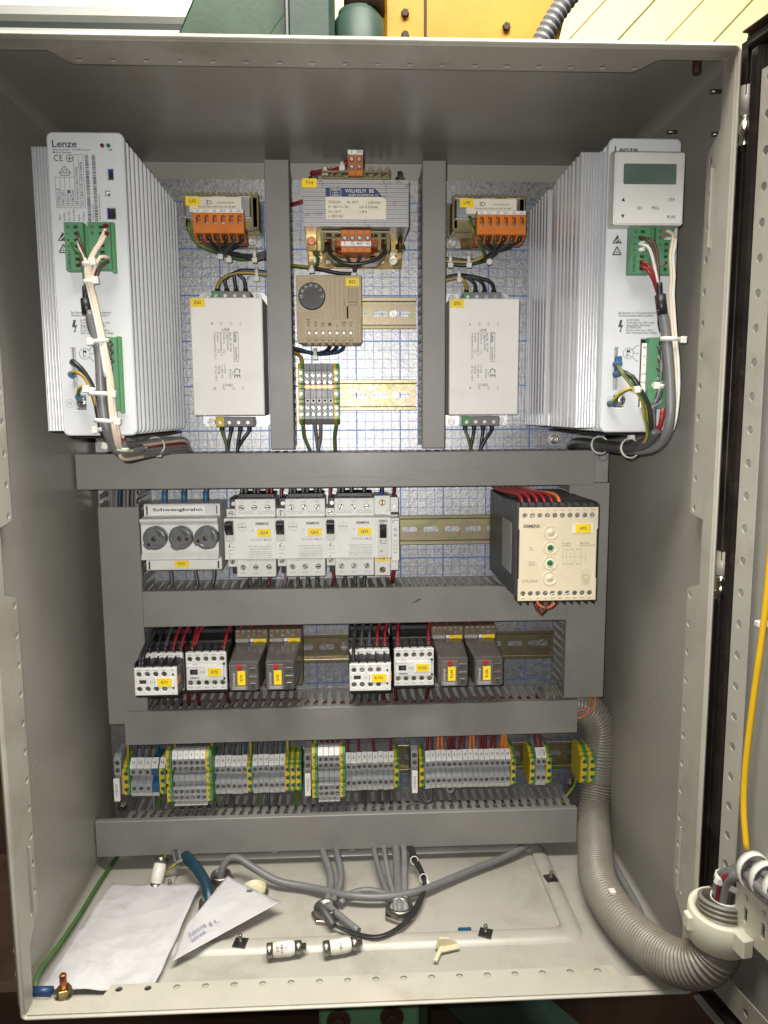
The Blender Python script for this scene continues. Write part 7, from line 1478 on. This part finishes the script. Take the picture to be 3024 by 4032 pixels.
gland(212, 150, 13, 'metal gland on the floor below the middle, holding a cut grey cable'); gland(288, 152, 14, 'metal gland on the floor holding a bundle of grey cables'); gland(88, 134, 9, 'small gland on the floor holding the dark blue cable')
wire('grey_cable', [(94, -744, 88), (94.5, -733, 88), (101, -722, 82), (113, -719.5, 84), (131, -726, 93), (158, -736, 103), (188, -739, 110), (212, -737, 122), (236, -735, 134), (272, -735, 138), (309, -737, 128), (345, -739, 106), (380, -739, 86), (415, -738, 68), (446, -734, 50), (470, -728, 30)], 4.1, 'cable_grey', 'thick grey cable sweeping across the cabinet floor', 'cable', n=14)
wire('grey_cable', [(204, -726, 48), (206, -729, 62), (214, -735, 88), (216, -738, 110), (213, -740, 132), (211, -744, 148)], 4.2, 'cable_grey', 'left of two grey cables dropping from the lowest duct into the middle gland', 'cable', n=12)
wire('grey_cable', [(219, -726, 52), (223, -729, 72), (227, -735, 98), (224, -738, 120), (217, -740, 140), (214, -745, 150)], 3.8, 'cable_grey', 'right of two grey cables dropping from the lowest duct into the middle gland', 'cable', n=12)
wire('grey_cable', [(206, -744, 150), (205, -733, 153), (209, -731, 160), (216, -736, 170), (220, -739, 176)], 3.9, 'wire_dark', 'short cut grey cable stub looping out of the middle gland', 'cable', n=12)
wire('grey_cable', [(213, -738, 144), (222, -738, 156), (233, -740, 168), (245, -741.5, 181)], 3.5, 'cable_grey', 'cut grey cable end with black cores on the floor', 'cable', n=12)
wire('grey_cable', [(226, -740, 140), (236, -739, 126), (256, -738, 121), (277, -739, 130), (286, -742, 146)], 3.4, 'cable_grey', 'grey cable arching on the floor between the two big glands', 'cable', n=12)
for i, (xa, xb) in enumerate(((265, 279), (276, 284), (289, 288), (298, 294))): wire('grey_cable', [(xa, -726, 52), (xa + .5, -729, 72), ((xa + xb) / 2, -736, 108), (xb, -739, 140), (xb, -745, 152)], (3.3, 3.0, 4.8, 3.8)[i], ('cable_grey', 'wire_grey', 'cable_grey', 'wire_grey')[i], f'{nm[i]} grey cable from the left going down into the right gland', 'cable', n=12)
for i in range(5):
    o_ = i * 1.3
    wire('black_core', [(303 + o_, -726, 56), (307 + o_, -730, 78), (316 + o_ * .5, -735, 106), (313 + o_ * .5, -737, 130), (298 + o_, -739, 160), (284, -741 + o_ * .3, 178 + o_), (264, -741.5 + o_ * .3, 189 + o_ * .8), (244, -741.5, 184 + o_ * .7), (228, -740, 177 + o_ * .4), (219, -739, 173)], 1.35, 'wire_black', f'{nm[i]} of five thin black cores looping in front of the right gland, counted from inside', 'wire', 'black cores on the floor', n=7)
for x, z, d in ((309, -730, 82), (317, -735, 108)): t = thing('cable_tie', f"{'upper' if d < 100 else 'lower'} white tie on the black cores beside the right gland", 'cable tie', (x, d, z), 'cable ties'); tie(t, 0, 0, 0, 3.8, 3.8, 'z', 3, (.6, .8)).rotation_euler = (math.radians(60), 0, 0)
wire('blue_cable', [(52, -726, 66), (58, -724, 78), (70, -725, 94), (82, -730, 112), (88, -736, 126), (89, -744, 134)], 6.0, 'wire_teal', 'dark petrol blue cable dropping into a gland at the left', 'cable', n=14)
wire('earth_core', [(28, -724, 50), (27, -729, 66), (31, -733, 78), (38, -730, 80), (45, -727, 74), (54, -725, 70)], 1.9, 'yg', 'green and yellow core curling left of the blue cable')
for i in range(3): wire('core_wire', [(54, -726 + i, 70), (48 - i * 2, -729 + i, 72 + i * 3), (42 - i * 3, -722, 60)], 1.4, ('wire_grey', 'wire_dark', 'wire_mauve')[i], f"{('grey', 'dark', 'dull mauve')[i]} core leaving the end of the blue cable", group='blue cable cores')
def fuse(x, d, z, ax, label, marks):
    t = thing('cartridge_fuse', label, 'fuse', (x, d, z), 'loose fuses')
    A = Vector(ax).normalized()
    MB().lathe([(0, 6.6), (8, 6.6), (8.2, 6.9), (22, 6.9), (25, 5.8), (26, 5.8)], axis=A, n=24).build('body', 'ceramic', t); MB().lathe([(-1, 6.2), (-.2, 7.0), (5, 7.0)], axis=A, n=24).build('cap', 'nickel', t)
    MB().lathe([(25.6, 6.2), (32, 6.2), (32.4, 5.2), (33, 3.4), (36.4, 3.4), (36.8, 2.8)], axis=A, n=24).build('contact_end', 'nickel', t)
    if marks:
        for k, (s_, off) in enumerate(marks):
            o = text('lettering', [(s_, 0, 0, 2.9, 0, 'CENTER', .9, .03)], 0, 'ink_black', t, 1)
            o.matrix_local = Matrix.Translation((A.x * off * S, -(A.y * off) * S - .0056, .0046)) @ Matrix.Rotation(math.atan2(-A.y, A.x), 4, 'Z') @ Matrix.Rotation(math.radians(-42), 4, 'X') @ Matrix.Rotation(math.radians(90), 4, 'Y')
    return t
fuse(158, 208, ZF + 9.5, (1, -.12, 0), 'loose porcelain fuse on the floor at the front, marked NEO', [('DS', 10), ('NEO', 14), ('5/.', 18)])
fuse(212, 208, ZF + 9.5, (1, -.2, 0), 'loose porcelain fuse on the floor, marked 10A', [('10A', 16)])
fuse(28, 80, -719, (-.12, .55, -.8), 'porcelain fuse leaning upright behind the blank sheet', None)
wp = thing('plastic_wedge', 'small cream plastic wedge lying on the floor near the front', 'plastic piece', (325, 205, ZF + 2.8))
MB().prism_x([(0, -14), (2.6, -14), (2.6, 20), (0, 20)], -2, 2).build('stem', 'gland_cream', wp, bevel=.4).rotation_euler = (0, 0, math.radians(-24))
MB().prism_d([(-6, 0), (16, 0), (16, 3), (8, 9), (-2, 11)], -3, 0).build('fin', 'gland_cream', wp, bevel=.4).rotation_euler = (0, 0, math.radians(14)); MB().box(-2, 17, -3, 6, 0, 2, .4).build('flat', 'gland_cream', wp).rotation_euler = (0, 0, math.radians(14))
bc = thing('blue_clip', 'tiny flat blue plastic clip on the floor', 'plastic clip', (351.5, 182, ZF + 2.8)); MB().prism_d([(-6.5, 0), (-4.6, .2), (-4.6, 2.6), (-6.5, 2.8), (-6.5, 5), (6.5, 5), (6.5, 2.8), (4.6, 2.6), (4.6, .2), (6.5, 0), (6.5, -1), (-6.5, -1)], -.6, .6).build('body', 'wire_blue', bc).rotation_euler = (math.radians(-80), 0, 0)
